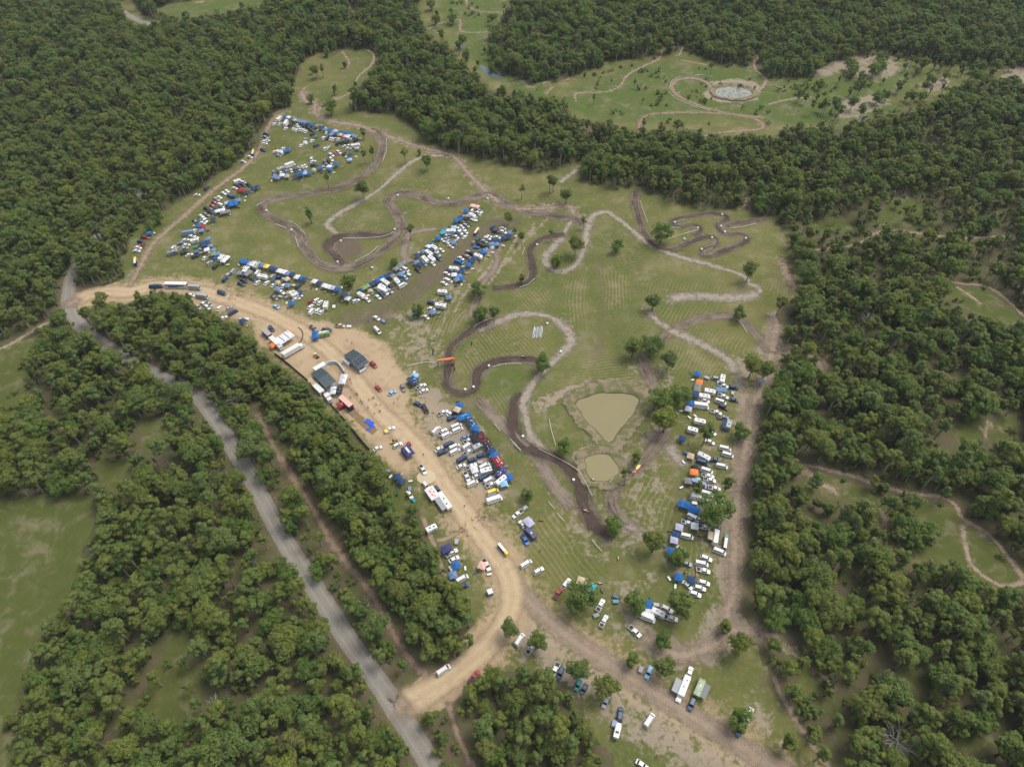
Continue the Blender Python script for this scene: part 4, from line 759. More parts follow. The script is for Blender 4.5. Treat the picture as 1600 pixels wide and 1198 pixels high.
# lone trees in the clearing: (px, py of the foot, which, scale, what it stands by)
LONE = [(569, 311, 'T5', .95, 'just above the upper left race track loop'), (487, 349, 'P', 1.0, 'inside the left race track loop'), (569, 218, 'T2', .9, 'at the right end of the far tent row'), (571, 256, 'T7', .62, 'below the right end of the far tent row'), (584, 252, 'T3', .7, 'on the bend right of the far tents'),
 (514, 293, 'T3', .68, 'in the open grass below the far camp'), (634, 256, 'T7', .72, 'beside the upper sandy path'), (656, 243, 'T9', .6, 'left of the broad crowned tree by the upper wheel track'), (668, 266, 'T5', .85, 'broad crowned, by the upper wheel track junction'), (642, 375, 'T7', .75, 'where the pale path bends above the diagonal camp row'),
 (617, 417, 'G0', .62, 'round and low, at the lower end of the pale path'), (548, 462, 'T5', 1.0, 'between the two marquee rows'), (655, 494, 'G0', .8, 'beside the lone slate blue canopy'), (815, 311, 'T8', .85, 'on the upper wheel track'), (859, 302, 'T7', .8, 'above the upper crossing'), (884, 318, 'T5', .8, 'at the upper crossing beside the wood'), (864, 300, 'T1', .85, 'just below the wood edge by the sandy exit'),
 (795, 352, 'T5', .7, 'at the top end of the right hand camp row'), (815, 381, 'T1', .62, 'right of the top end of the camp row'), (803, 372, 'T8', .6, 'behind the last blue canopy of the camp row'), (912, 358, 'T8', .75, 'where the dark track meets the sandy loop'), (898, 400, 'T5', 1.0, 'inside the sandy horseshoe loop'), (870, 417, 'G0', .85, 'at the lower left of the sandy horseshoe loop'),
 (963, 394, 'G0', .85, 'alone in the grass right of the horseshoe loop'), (1031, 380, 'G1', 1.1, 'bright and bushy, at the foot of the clover shaped track'), (815, 442, 'T9', .75, 'inside the dark bend left of centre'), (862, 376, 'T8', .7, 'left of the horseshoe loop'), (1019, 485, 'T4', 1.0, 'at the left end of the rocky strip'), (1152, 499, 'G0', .9, 'on top of the pale arched track'), (1166, 440, 'T5', .95, 'at the bend of the sandy line below the clover'),
 (1015, 556, 'G1', 1.15, 'largest of the trees where the dark track leaves the grass'), (987, 558, 'T4', 1.1, 'left of the largest tree at the dark track head'), (1042, 578, 'T5', .9, 'right of the dark track head'), (1170, 590, 'T5', 1.1, 'above the top end of the east camp'), (1190, 595, 'T5', .95, 'beside the east wheel track above the east camp'), (1213, 492, 'T1', 1.0, 'at the right edge of the clearing'),
 (748, 463, 'G1', .85, 'at the top of the twin tree track bend'), (751, 501, 'G0', .95, 'left of the pair beside the dark track'), (772, 505, 'T1', .9, 'right of the pair beside the dark track'), (847, 580, 'G0', 1.0, 'where the dark track meets the sandy loop below the pipe stack'), (880, 707, 'G0', .85, 'between the two dams, left of the water'),
 (1028, 640, 'G1', 1.15, 'right bank of the large dam, behind'), (1036, 675, 'T4', 1.45, 'huge and dark, right bank of the large dam'), (1058, 632, 'G1', 1.0, 'left of the top end of the east camp'), (994, 722, 'T9', .9, 'on the bank above the small dam'), (975, 757, 'T8', .95, 'at the right corner of the small dam'), (957, 832, 'G0', .95, 'at the end of the dark straight'), (824, 780, 'G0', .65, 'in the grass below the marquee row'),
 (1018, 862, 'T4', 1.1, 'beside the loop at the end of the dark straight'), (1097, 696, 'T1', 1.05, 'among the vans of the east camp, upper part'), (1154, 685, 'G0', .95, 'between the east camp and the wheel track'), (1110, 812, 'G1', 1.35, 'large, in the middle of the east camp'), (1087, 772, 'T2', .9, 'over the campers in the east camp'), (1130, 772, 'T3', .9, 'at the right edge of the east camp'),
 (1056, 880, 'G0', .95, 'at the lower left of the east camp'), (906, 944, 'G1', 1.1, 'over the utes at the small camp left of centre bottom'), (992, 952, 'G0', 1.05, 'left of the large white camper'), (1058, 958, 'T4', 1.35, 'wide, right of the large white camper'), (1033, 1006, 'G0', .8, 'round, in the loop of the wheel track'), (985, 1038, 'T9', .95, 'thin, above the wide dirt track'), (1036, 1052, 'T4', .95, 'beside the grey trailer'),
 (1130, 985, 'T9', .9, 'at the fork of the east wheel track'), (1148, 1018, 'T5', .9, 'below the fork of the east wheel track'), (840, 1012, 'T5', .75, 'beside the white ute at the dirt road'), (796, 992, 'T5', .72, 'in the fork between the two dirt roads'), (901, 1058, 'T5', .85, 'over the parked dark cars by the lower track'), (944, 1084, 'T5', .95, 'above the small silver car by the lower track'), (1150, 1130, 'G0', .95, 'left of the white camper trailer near the bottom'),
 (1224, 1168, 'T2', 1.05, 'in the bare soil near the bottom right'), (716, 985, 'T8', .8, 'thin, left of the dirt road bend'), (733, 1010, 'T8', .8, 'thin, at the wood edge by the dirt road bend'), (722, 960, 'T9', .7, 'thin, below the blue ute'), (518, 180, 'G1', 1.0, 'dark and round beside the far entry track'), (487, 162, 'G0', .7, 'left of the round tree by the far entry track'), (1205, 978, 'G1', .85, 'vivid green, in the wood gap right of the fork'),
 (1109, 117, 'T7', .6, 'above the pale waterhole'), (927, 164, 'T3', .55, 'left in the far green field'), (991, 138, 'T3', .45, 'middle of the far green field'), (955, 130, 'T6', .4, 'upper left of the far green field'), (1031, 204, 'T2', .65, 'inside the far double loop'), (1056, 214, 'T7', .85, 'below the far double loop'), (1005, 200, 'T2', .7, 'at the left end of the far double loop'), (1245, 162, 'T7', .7, 'right of the pale waterhole'), (1004, 162, 'T6', .5, 'in the faint wheel marks of the far field'),
 (250, 350, 'G0', .9, 'on the verge by the far gravel road'), (236, 362, 'G0', .7, 'at the wood edge by the blue canopy'), (700, 990, 'T1', .9, 'at the wood edge above the white van')]
KINDW = {'T': 'gum', 'G': 'bushy green', 'P': 'dark pine'}
for (a, b, k, sc, wh) in LONE:
    x, y = at(a, b)
    spec = PINE if k == 'P' else (TREES[int(k[1:])] if k[0] == 'T' else GREENS[int(k[1:])]); t = plant(spec, x, y, sc, (a * 0.37) % 6.28, 'pine_tree' if k == 'P' else 'gum_tree' if k[0] == 'T' else 'bushy_tree')
    lab = f'{KINDW[k[0]]} tree {wh}'; tag(t, ' '.join(lab.split()[:16]), 'tree', 'lone trees in the clearing')
for i, (a, b, h, wh) in enumerate([(1383, 1168, 13, 'bleached dead tree with bare spreading branches in the lower right wood'), (374, 640, 12, 'bare dead tree beside the gravel road'), (262, 545, 11, 'dead branching tree in the wood below the entry road'), (1345, 512, 10, 'small dead tree in the wood right of the clearing'), (1515, 548, 12, 'fallen looking dead tree in the right hand wood'),
                                  (340, 1110, 9, 'bare dead tree at the edge of the lower left glade'), (160, 870, 9, 'dead tree at the edge of the left field'), (572, 955, 9, 'grey dead tree between the gravel road and the red track')]):
    x, y = at(a, b); t = empty('dead_tree', (x, y), i * 1.1); link('branches', dead_tree_mesh(400 + i, h), t); tag(t, wh, 'dead tree', 'dead trees')
# ================================================================= VEHICLES AND CAMP
def rr(x, hw, z0, z1, rad=0.12, hw1=None, n=1):
    """section ring across a body at x: rounded rectangle between z0 and z1"""
    h1 = hw if hw1 is None else hw1
    return [(x, -hw, z0), (x, -hw, z1 - rad), (x, -h1 + rad, z1), (x, h1 - rad, z1), (x, hw, z1 - rad), (x, hw, z0)]
MESH = {}
SLOT = mat('paint_slot', (0.5, 0.5, 0.5))
def car_parts(kind):
    """meshes of one kind of vehicle, front towards +x; the first slot of body takes the paint"""
    if kind in MESH: return MESH[kind]
    P = {'c': (4.4, 1.78, .78, 1.42, (-1.75, -1.15, .35, 1.05)), 's': (4.8, 1.88, .95, 1.78, (-2.2, -1.85, .45, 1.1)), 'u': (5.4, 1.88, .98, 1.76, (-.75, -.55, .85, 1.45)), 'v': (5.3, 1.95, 1.05, 2.05, (-2.55, -2.45, 1.25, 2.0)), 'm': (7.2, 2.3, 1.0, 2.9, (-3.5, -3.45, 2.2, 2.9))}[kind]
    L, W, hb, ht, cab = P; b = MB(); hl = L / 2; hw = W / 2
    b.loft([rr(-hl, hw * .86, .30, hb * .86), rr(-hl + .18, hw * .97, .24, hb * .98), rr(-hl + 1.0, hw, .22, hb), rr(cab[2] + .2, hw, .22, hb), rr(hl - 1.0, hw * .98, .22, hb * .95), rr(hl - .3, hw * .92, .24, hb * .82), rr(hl, hw * .72, .30, hb * .66)], SLOT)
    # the cabin frame carries the roof; the panes sit proud of it
    rb, rf = cab[1], cab[2]; bb, bf = cab[0], cab[3]; wt = hw * .78; wb = hw * .93; e = 0.02
    if kind == 'u':  # open tray behind the cab: floor and rails stay body
        for sy in (-1, 1): b.box((-hl + .85, sy * (hw - .07), hb + .02), (1.55, .10, .16), SLOT)
        b.box((-hl + .06, 0, hb + .02), (.1, W * .9, .16), SLOT); b.box((-hl + .87, 0, hb - .005), (1.45, W * .84, .03), DARKM)
    frame = [(bb, -wb, hb - .03), (bf, -wb, hb - .03), (bf, wb, hb - .03), (bb, wb, hb - .03)]; top = [(rb, -wt, ht - .05), (rf, -wt, ht - .05), (rf, wt, ht - .05), (rb, wt, ht - .05)]
    b.loft([frame, top, [(rb + .1, -wt + .1, ht), (rf - .1, -wt + .1, ht), (rf - .1, wt - .1, ht), (rb + .1, wt - .1, ht)]], SLOT)
    if kind in 'sv': 
        for y in (-.62, .62): b.box(((rb + rf) / 2, y * hw, ht + .02), ((rf - rb) * .8, .04, .05), DARKM)
    if kind == 'm': b.box((2.1, 0, 2.3), (1.6, 2.2, .9), SLOT, top=.85)
    for sy in (-1, 1): b.box((cab[3] - .25, sy * (hw + .08), hb + .08), (.14, .16, .14), DARKM)
    b.box((hl - .02, 0, .5), (.08, W * .6, .18), DARKM)
    def lerp(a, c, t): return tuple(a[i] + (c[i] - a[i]) * t for i in range(3))
    def pane(a0, a1, t0, t1, u0=.08, u1=.92, v0=.1, v1=.9):
        q = [lerp(lerp(a0, a1, u0), lerp(t0, t1, u0), v0), lerp(lerp(a0, a1, u1), lerp(t0, t1, u1), v0), lerp(lerp(a0, a1, u1), lerp(t0, t1, u1), v1), lerp(lerp(a0, a1, u0), lerp(t0, t1, u0), v1)]
        n = (Vector(q[1]) - Vector(q[0])).cross(Vector(q[2]) - Vector(q[1])); m = MB(); m.slab(q, n, .05, GLASS); return m
    parts = {'body': [b.mesh(f'{kind}_body')], 'windscreen': [pane(frame[1], frame[2], top[1], top[2]).mesh('windscreen')]}
    if kind != 'm': parts['rear_window'] = [pane(frame[3], frame[0], top[3], top[0], v0=.15 if kind != 'v' else .5).mesh('rear_window')]
    vlo = .12 if kind not in 'vm' else .45; ulo = .06 if kind not in 'm' else .8
    parts['side_window'] = [pane(frame[0], frame[1], top[0], top[1], ulo, .94, vlo, .88).mesh('side_window'), pane(frame[2], frame[3], top[2], top[3], .06, 1 - ulo, vlo, .88).mesh('side_window')]
    w_ = MB(); rad = .34 if kind != 'm' else .42
    ring = [(math.cos(a * math.pi / 5) * rad, -.11, math.sin(a * math.pi / 5) * rad) for a in range(10)]; w_.loft([ring, [(x, .11, z) for x, _, z in ring]], TYRE)
    w_.box((0, 0, 0), (rad * 1.0, .235, rad * 1.0), STEEL)
    wm = w_.mesh('wheel'); parts['wheel'] = wm; parts['axles'] = [(x, sy * (hw - .08), rad) for x in (hl - L * .19, -hl + L * .2) for sy in (-1, 1)]
    if kind == 's' or kind == 'c':
        pass
    hlm = MB(); hlm.box((0, 0, 0), (.12, .34, .16), WHITE); parts['lamp'] = hlm.mesh('headlight'); parts['lamps'] = [(hl - .12, sy * hw * .66, hb * .62) for sy in (-1, 1)]
    MESH[kind] = parts; return parts
def recolour(o, m):
    o.material_slots[0].link = 'OBJECT'; o.material_slots[0].material = m
VN = dict(c='car', s='wagon', u='ute', v='van', m='motorhome', k='caravan', t='box_truck', r='trailer', g='gazebo', G='marquee', e='dome_tent', a='awning', P='toilet_block')
VW = dict(c='car', s='station wagon', u='ute', v='van', m='motorhome', k='caravan', t='box truck', r='trailer', g='canopy', G='marquee', e='round tent', a='awning', P='portable toilet block')
VH = dict(c=.8, s=.9, u=.9, v=1.1, m=1.6, k=1.5, t=2.0, r=.7, g=2.4, G=2.5, e=1.2, a=2.2, P=1.3)
def vehicle(kind, x, y, rz, col, scale_px, sc=1.0):
    t = empty(VN[kind], (x, y), rz); p = car_parts(kind); m = paint(col)
    ob = link('body', p['body'][0], t); recolour(ob, m)
    link('windscreen', p['windscreen'][0], t)
    if 'rear_window' in p: link('rear_window', p['rear_window'][0], t)
    for s_ in p['side_window']: link('side_window', s_, t)
    for q in p['axles']:
        wl = link('wheel', p['wheel'], t); wl.location = q
    if scale_px > 3.2:
        for q in p['lamps']: l_ = link('headlight', p['lamp'], t); l_.location = q
    if sc != 1: t.scale = (sc, sc, sc)
    return t
def cached(key, fn):
    if key not in MESH: MESH[key] = fn()
    return MESH[key]
def wheels(t, pts):
    for q in pts: wl = link('wheel', car_parts('c')['wheel'], t); wl.location = q
def box_body(L, W, z0, z1, r=.15, nose=0.0):
    b = MB(); hl, hw = L / 2, W / 2
    b.loft([rr(-hl, hw * .97, z0 + .1, z1 - .08, r), rr(-hl + .15, hw, z0, z1, r), rr(hl - .5 - nose, hw, z0, z1, r), rr(hl - .12, hw * .97, z0 + nose * .3, z1 - nose * .8 - .05, r), rr(hl, hw * .93, z0 + .1 + nose * .5, z1 - nose - .1, r)], SLOT); return b
def caravan(x, y, rz, col, L=5.4, W=2.35, name='caravan'):
    t = empty(name, (x, y), rz)
    ob = link('body', cached(('k', L, W), lambda: box_body(L, W, .5, 2.7, .2, .35).mesh('caravan_body')), t); recolour(ob, paint(col))
    def hatch(): b = MB(); b.box((0, 0, 0), (.62, .62, .09), GLASS); b.box((0, 0, -.03), (.72, .72, .06), WHITE); return b.mesh('roof_hatch')
    h = link('roof_hatch', cached('hatch', hatch), t); h.location = (-.6, .1, 2.74); h = link('roof_hatch', MESH['hatch'], t); h.location = (L * .25, -.2, 2.74)
    def ac(): b = MB(); b.box((0, 0, .1), (.9, .6, .2), WHITE, top=.85); return b.mesh('air_conditioner')
    a = link('air_conditioner', cached('ac', ac), t); a.location = (.4, 0, 2.69)
    def win(): b = MB(); b.box((0, 0, 0), (1.1, .05, .55), GLASS); return b.mesh('window')
    for sy in (-1, 1): v_ = link('window', cached('kwin', win), t); v_.location = (L * .12, sy * W * .5, 1.75)
    def bar(): b = MB(); b.tube([(0, -.6, .5), (1.3, 0, .5)], .06, DARKM, 4); b.tube([(0, .6, .5), (1.3, 0, .5)], .06, DARKM, 4); return b.mesh('drawbar')
    d = link('drawbar', cached('bar', bar), t); d.location = (L / 2 - .1, 0, 0); wheels(t, [(-.3, sy * (W / 2 - .1), .34) for sy in (-1, 1)] + [(-1.05, sy * (W / 2 - .1), .34) for sy in (-1, 1)]); return t
def trailer(x, y, rz, col, L=2.6, W=1.7):
    t = empty('trailer', (x, y), rz)
    def f():
        b = MB(); b.box((0, 0, .62), (2.4, 1.6, .28), SLOT); b.box((0, 0, .92), (2.2, 1.45, .34), SLOT, top=.92); b.tube([(1.15, -.5, .5), (2.3, 0, .48)], .05, DARKM, 4); b.tube([(1.15, .5, .5), (2.3, 0, .48)], .05, DARKM, 4); return b.mesh('trailer_body')
    ob = link('body', cached('tr', f), t); recolour(ob, paint(col)); ob.scale = (L / 2.6, W / 1.7, 1); wheels(t, [(-.1, sy * .82 * W / 1.7, .34) for sy in (-1, 1)]); return t
def truck(x, y, rz, col, L=9.0, W=2.5, H=3.5):
    t = empty('box_truck', (x, y), rz)
    def f():
        b = MB(); b.box((-1.1, 0, 1.0 + (H - 1.0) / 2), (L - 2.3, W, H - 1.0), SLOT)
        for k in range(int((L - 2.3) / .9)): b.box((-1.1 - (L - 2.3) / 2 + .5 + k * .9, 0, H + .012), (.06, W * .98, .03), STEEL)
        return b.mesh('cargo_box')
    ob = link('cargo_box', cached(('t', L), f), t); recolour(ob, paint(col))
    def cabf(): b = MB(); b.loft([rr(L / 2 - 2.1, W * .46, .5, 2.6, .2), rr(L / 2 - .7, W * .46, .5, 2.65, .2), rr(L / 2 - .15, W * .45, .5, 1.6, .15), rr(L / 2, W * .43, .5, 1.1, .1)], SLOT); return b.mesh('truck_cab')
    cb = link('cab', cached(('tc', L), cabf), t); recolour(cb, paint('w'))
    def ws(): b = MB(); b.slab([(L / 2 - .68, -1.0, 2.42), (L / 2 - .68, 1.0, 2.42), (L / 2 - .2, 1.0, 1.72), (L / 2 - .2, -1.0, 1.72)], (.8, 0, .5), .08, GLASS); return b.mesh('windscreen')
    link('windscreen', cached(('tw', L), ws), t)
    def ch(): b = MB(); b.box((-.6, 0, .8), (L - 1.6, 1.0, .3), DARKM); return b.mesh('chassis')
    link('chassis', cached(('tch', L), ch), t); wheels(t, [(xx, sy * (W / 2 - .2), .36) for xx in (L / 2 - 1.3, -L / 2 + 1.2, -L / 2 + 2.2) for sy in (-1, 1)]); return t
def canopy(x, y, rz, col, L=3.0, W=3.0, px=3.0, h=2.25, rise=.75, print_=None, side=0.0):
    t = empty('marquee' if L > 4 else 'gazebo', (x, y), rz); hx, hy = L / 2, W / 2
    def roof():
        b = MB(); n = max(1, int(round(L / 3.0))); sx = L / n
        for i in range(n):  # one peaked bay every three metres
            x0 = -hx + i * sx; x1 = x0 + sx; cx = (x0 + x1) / 2; e = [(x0, -hy, h), (x1, -hy, h), (x1, hy, h), (x0, hy, h)]; top = (cx, 0, h + rise); lo = [(a, c, h - .28) for a, c, _ in e]
            m8 = [((e[k][0] + e[(k + 1) % 4][0]) / 2, (e[k][1] + e[(k + 1) % 4][1]) / 2, h + .10) for k in range(4)]
            for k in range(4):
                b.add([e[k], m8[k], top], [(0, 1, 2)], SLOT); b.add([m8[k], e[(k + 1) % 4], top], [(0, 1, 2)], SLOT)
            for k in range(4):
                if n > 1 and ((k == 1 and i < n - 1) or (k == 3 and i > 0)): continue
                b.add([e[k], e[(k + 1) % 4], lo[(k + 1) % 4], lo[k]], [(0, 3, 2, 1)], SLOT)
        return b.mesh('canopy_cloth')
    c = link('canopy', cached(('roof', L, W, h, rise), roof), t); recolour(c, fabric(col))
    def leg(): b = MB(); b.box((0, 0, (h - .1) / 2), (.09, .09, h - .1), WHITE); return b.mesh('leg')
    lm = cached(('leg', h), leg)
    for sx in (-1, 1):
        for sy in (-1, 1): l_ = link('leg', lm, t); l_.location = (sx * (hx - .1), sy * (hy - .1), 0)
    if side:  # a cloth wall hung on one long side
        def wall_(): b = MB(); b.box((0, -hy + .04, (h - .3) / 2), (L - .3, .05, h - .35), SLOT); return b.mesh('side_cloth')
        s_ = link('side_cloth', cached(('side', L, W, h), wall_), t); recolour(s_, fabric(col))
    if print_:
        pc, shapes = print_; b = MB()
        for (u, v, a, bb_, ang) in shapes:
            # printed panels follow the slope of the roof
            q = []
            for du, dv in ((-a, -bb_), (a, -bb_), (a, bb_), (-a, bb_)):
                X = u + du * math.cos(ang) - dv * math.sin(ang); Y = v + du * math.sin(ang) + dv * math.cos(ang); n = max(1, int(round(L / 3.0))); sx = L / n
                fx = ((X + hx) % sx) - sx / 2; z = h + .05 + rise * (1 - max(abs(fx) / (sx / 2), abs(Y) / hy)) + .05; q.append((X, Y, z))
            b.slab(q, (0, 0, 1), .04, fabric(pc))
        b.obj('roof_print', t)
    return t
def tent(x, y, rz, col, rad=1.9):
    t = empty('round_tent', (x, y), rz)
    def f():
        b = MB(); n = 10; rings = []
        for k, (q, z) in enumerate([(1.0, .0), (.98, .5), (.84, 1.15), (.55, 1.6), (.2, 1.82), (.02, 1.86)]): rings.append([(math.cos(2 * math.pi * i / n) * rad * q, math.sin(2 * math.pi * i / n) * rad * q, z) for i in range(n)])
        b.loft(rings, SLOT); return b.mesh('tent_cloth')
    o = link('tent_cloth', cached(('tent', rad), f), t); recolour(o, fabric(col))
    def pole(): 
        b = MB()
        for a in (0, math.pi / 2): b.tube([(math.cos(a) * rad * q, math.sin(a) * rad * q, z + .03) for q, z in ((1.0, 0), (.98, .5), (.84, 1.15), (.5, 1.62), (0, 1.9), (-.5, 1.62), (-.84, 1.15), (-.98, .5), (-1, 0))], .04, DARKM, 4)
        return b.mesh('pole')
    link('pole', cached(('tp', rad), pole), t); return t
def awning(x, y, rz, col, L=5.0, W=2.6):
    t = empty('awning', (x, y), rz)
    def f(): b = MB(); b.slab([(-L / 2, -W / 2, 2.15), (L / 2, -W / 2, 2.15), (L / 2, W / 2, 2.5), (-L / 2, W / 2, 2.5)], (0, -.1, 1), .05, SLOT); return b.mesh('awning_cloth')
    o = link('awning_cloth', cached(('aw', L, W), f), t); recolour(o, fabric(col))
    def leg(): b = MB(); b.box((0, 0, 1.07), (.06, .06, 2.14), STEEL); return b.mesh('leg')
    for sx in (-1, 1):
        for sy in (-1, 1): l_ = link('leg', cached('awleg', leg), t); l_.location = (sx * (L / 2 - .1), sy * (W / 2 - .15), 0)
    return t
def toilets(x, y, rz, col='w', n=4, roof='w', last='y', L=6.0):
    t = empty('portable_toilet_block', (x, y), rz); w_ = L / n
    for i in range(n):
        c_ = last if i == n - 1 else 'n'; b = MB(); b.box((0, 0, 1.1), (w_ - .06, 1.15, 2.2), paint(c_ if c_ else 'n')); b.obj('cubicle', t).location = (-L / 2 + w_ * (i + .5), 0, 0)
        b = MB(); b.box((0, 0, 2.26), (w_ - .03, 1.25, .13), paint(last if i == n - 1 else roof), top=.92); b.obj('roof', t).location = (-L / 2 + w_ * (i + .5), 0, 0)
    return t

AREA = {  # where each survey sheet lies: wording used in labels
 1: ('the far camp beside the wood', 'far camp beside the wood'), 2: ('the camp by the curving grass track', 'camp by the curving grass track'), 3: ('the left part of the long canopy row', 'long canopy row, left part'),
 4: ('the middle of the long canopy row', 'long canopy row, middle'), 5: ('the diagonal camp row', 'diagonal camp row'), 6: ('the row right of the diagonal camp', 'row right of the diagonal camp'), 7: ('the roadside by the entry road', 'roadside by the entry road'),
 8: ('the tan staging ground by the sheds', 'staging ground by the sheds'), 9: ('the staging ground below the sheds', 'staging ground below the sheds'), 10: ('the top of the marquee row', 'marquee row, top'), 11: ('the marquee row beside the dirt road', 'marquee row beside the dirt road'),
 12: ('the strip left of the dirt road', 'strip left of the dirt road'), 13: ('the grass wedge inside the road bend', 'grass wedge inside the road bend'), 14: ('the top of the east camp', 'east camp, top'), 15: ('the middle of the east camp', 'east camp, middle'),
 16: ('the lower east camp', 'lower east camp'), 17: ('the foot of the east camp', 'foot of the east camp'), 0: ('the road junction by the wood', ''), 18: ('the small camp by the two-road fork', 'small camp by the two-road fork'), 19: ('the lower parking by the wide track', 'lower parking by the wide track'), 20: ('the bottom right grass by the wide track', 'bottom right grass by the wide track'), 21: ('the grass right of the dirt road', 'grass right of the dirt road')}
SHEET = {0: (0, 0, 1.0), 1: (400, 170, 8.889), 2: (190, 225, 5.99), 3: (330, 390, 9.41), 4: (460, 400, 8.0), 5: (620, 310, 9.986), 6: (640, 340, 7.047), 7: (220, 430, 7.985), 8: (400, 480, 7.985), 9: (480, 560, 7.26), 10: (660, 570, 9.98), 11: (670, 670, 9.98), 12: (590, 690, 7.985), 13: (650, 800, 7.985),
         14: (1050, 565, 9.98), 15: (1040, 680, 9.98), 16: (1030, 790, 9.98), 17: (960, 880, 8.556), 18: (780, 880, 7.49), 19: (840, 1020, 6.73), 20: (1030, 1020, 7.49), 21: (780, 780, 9.98)}
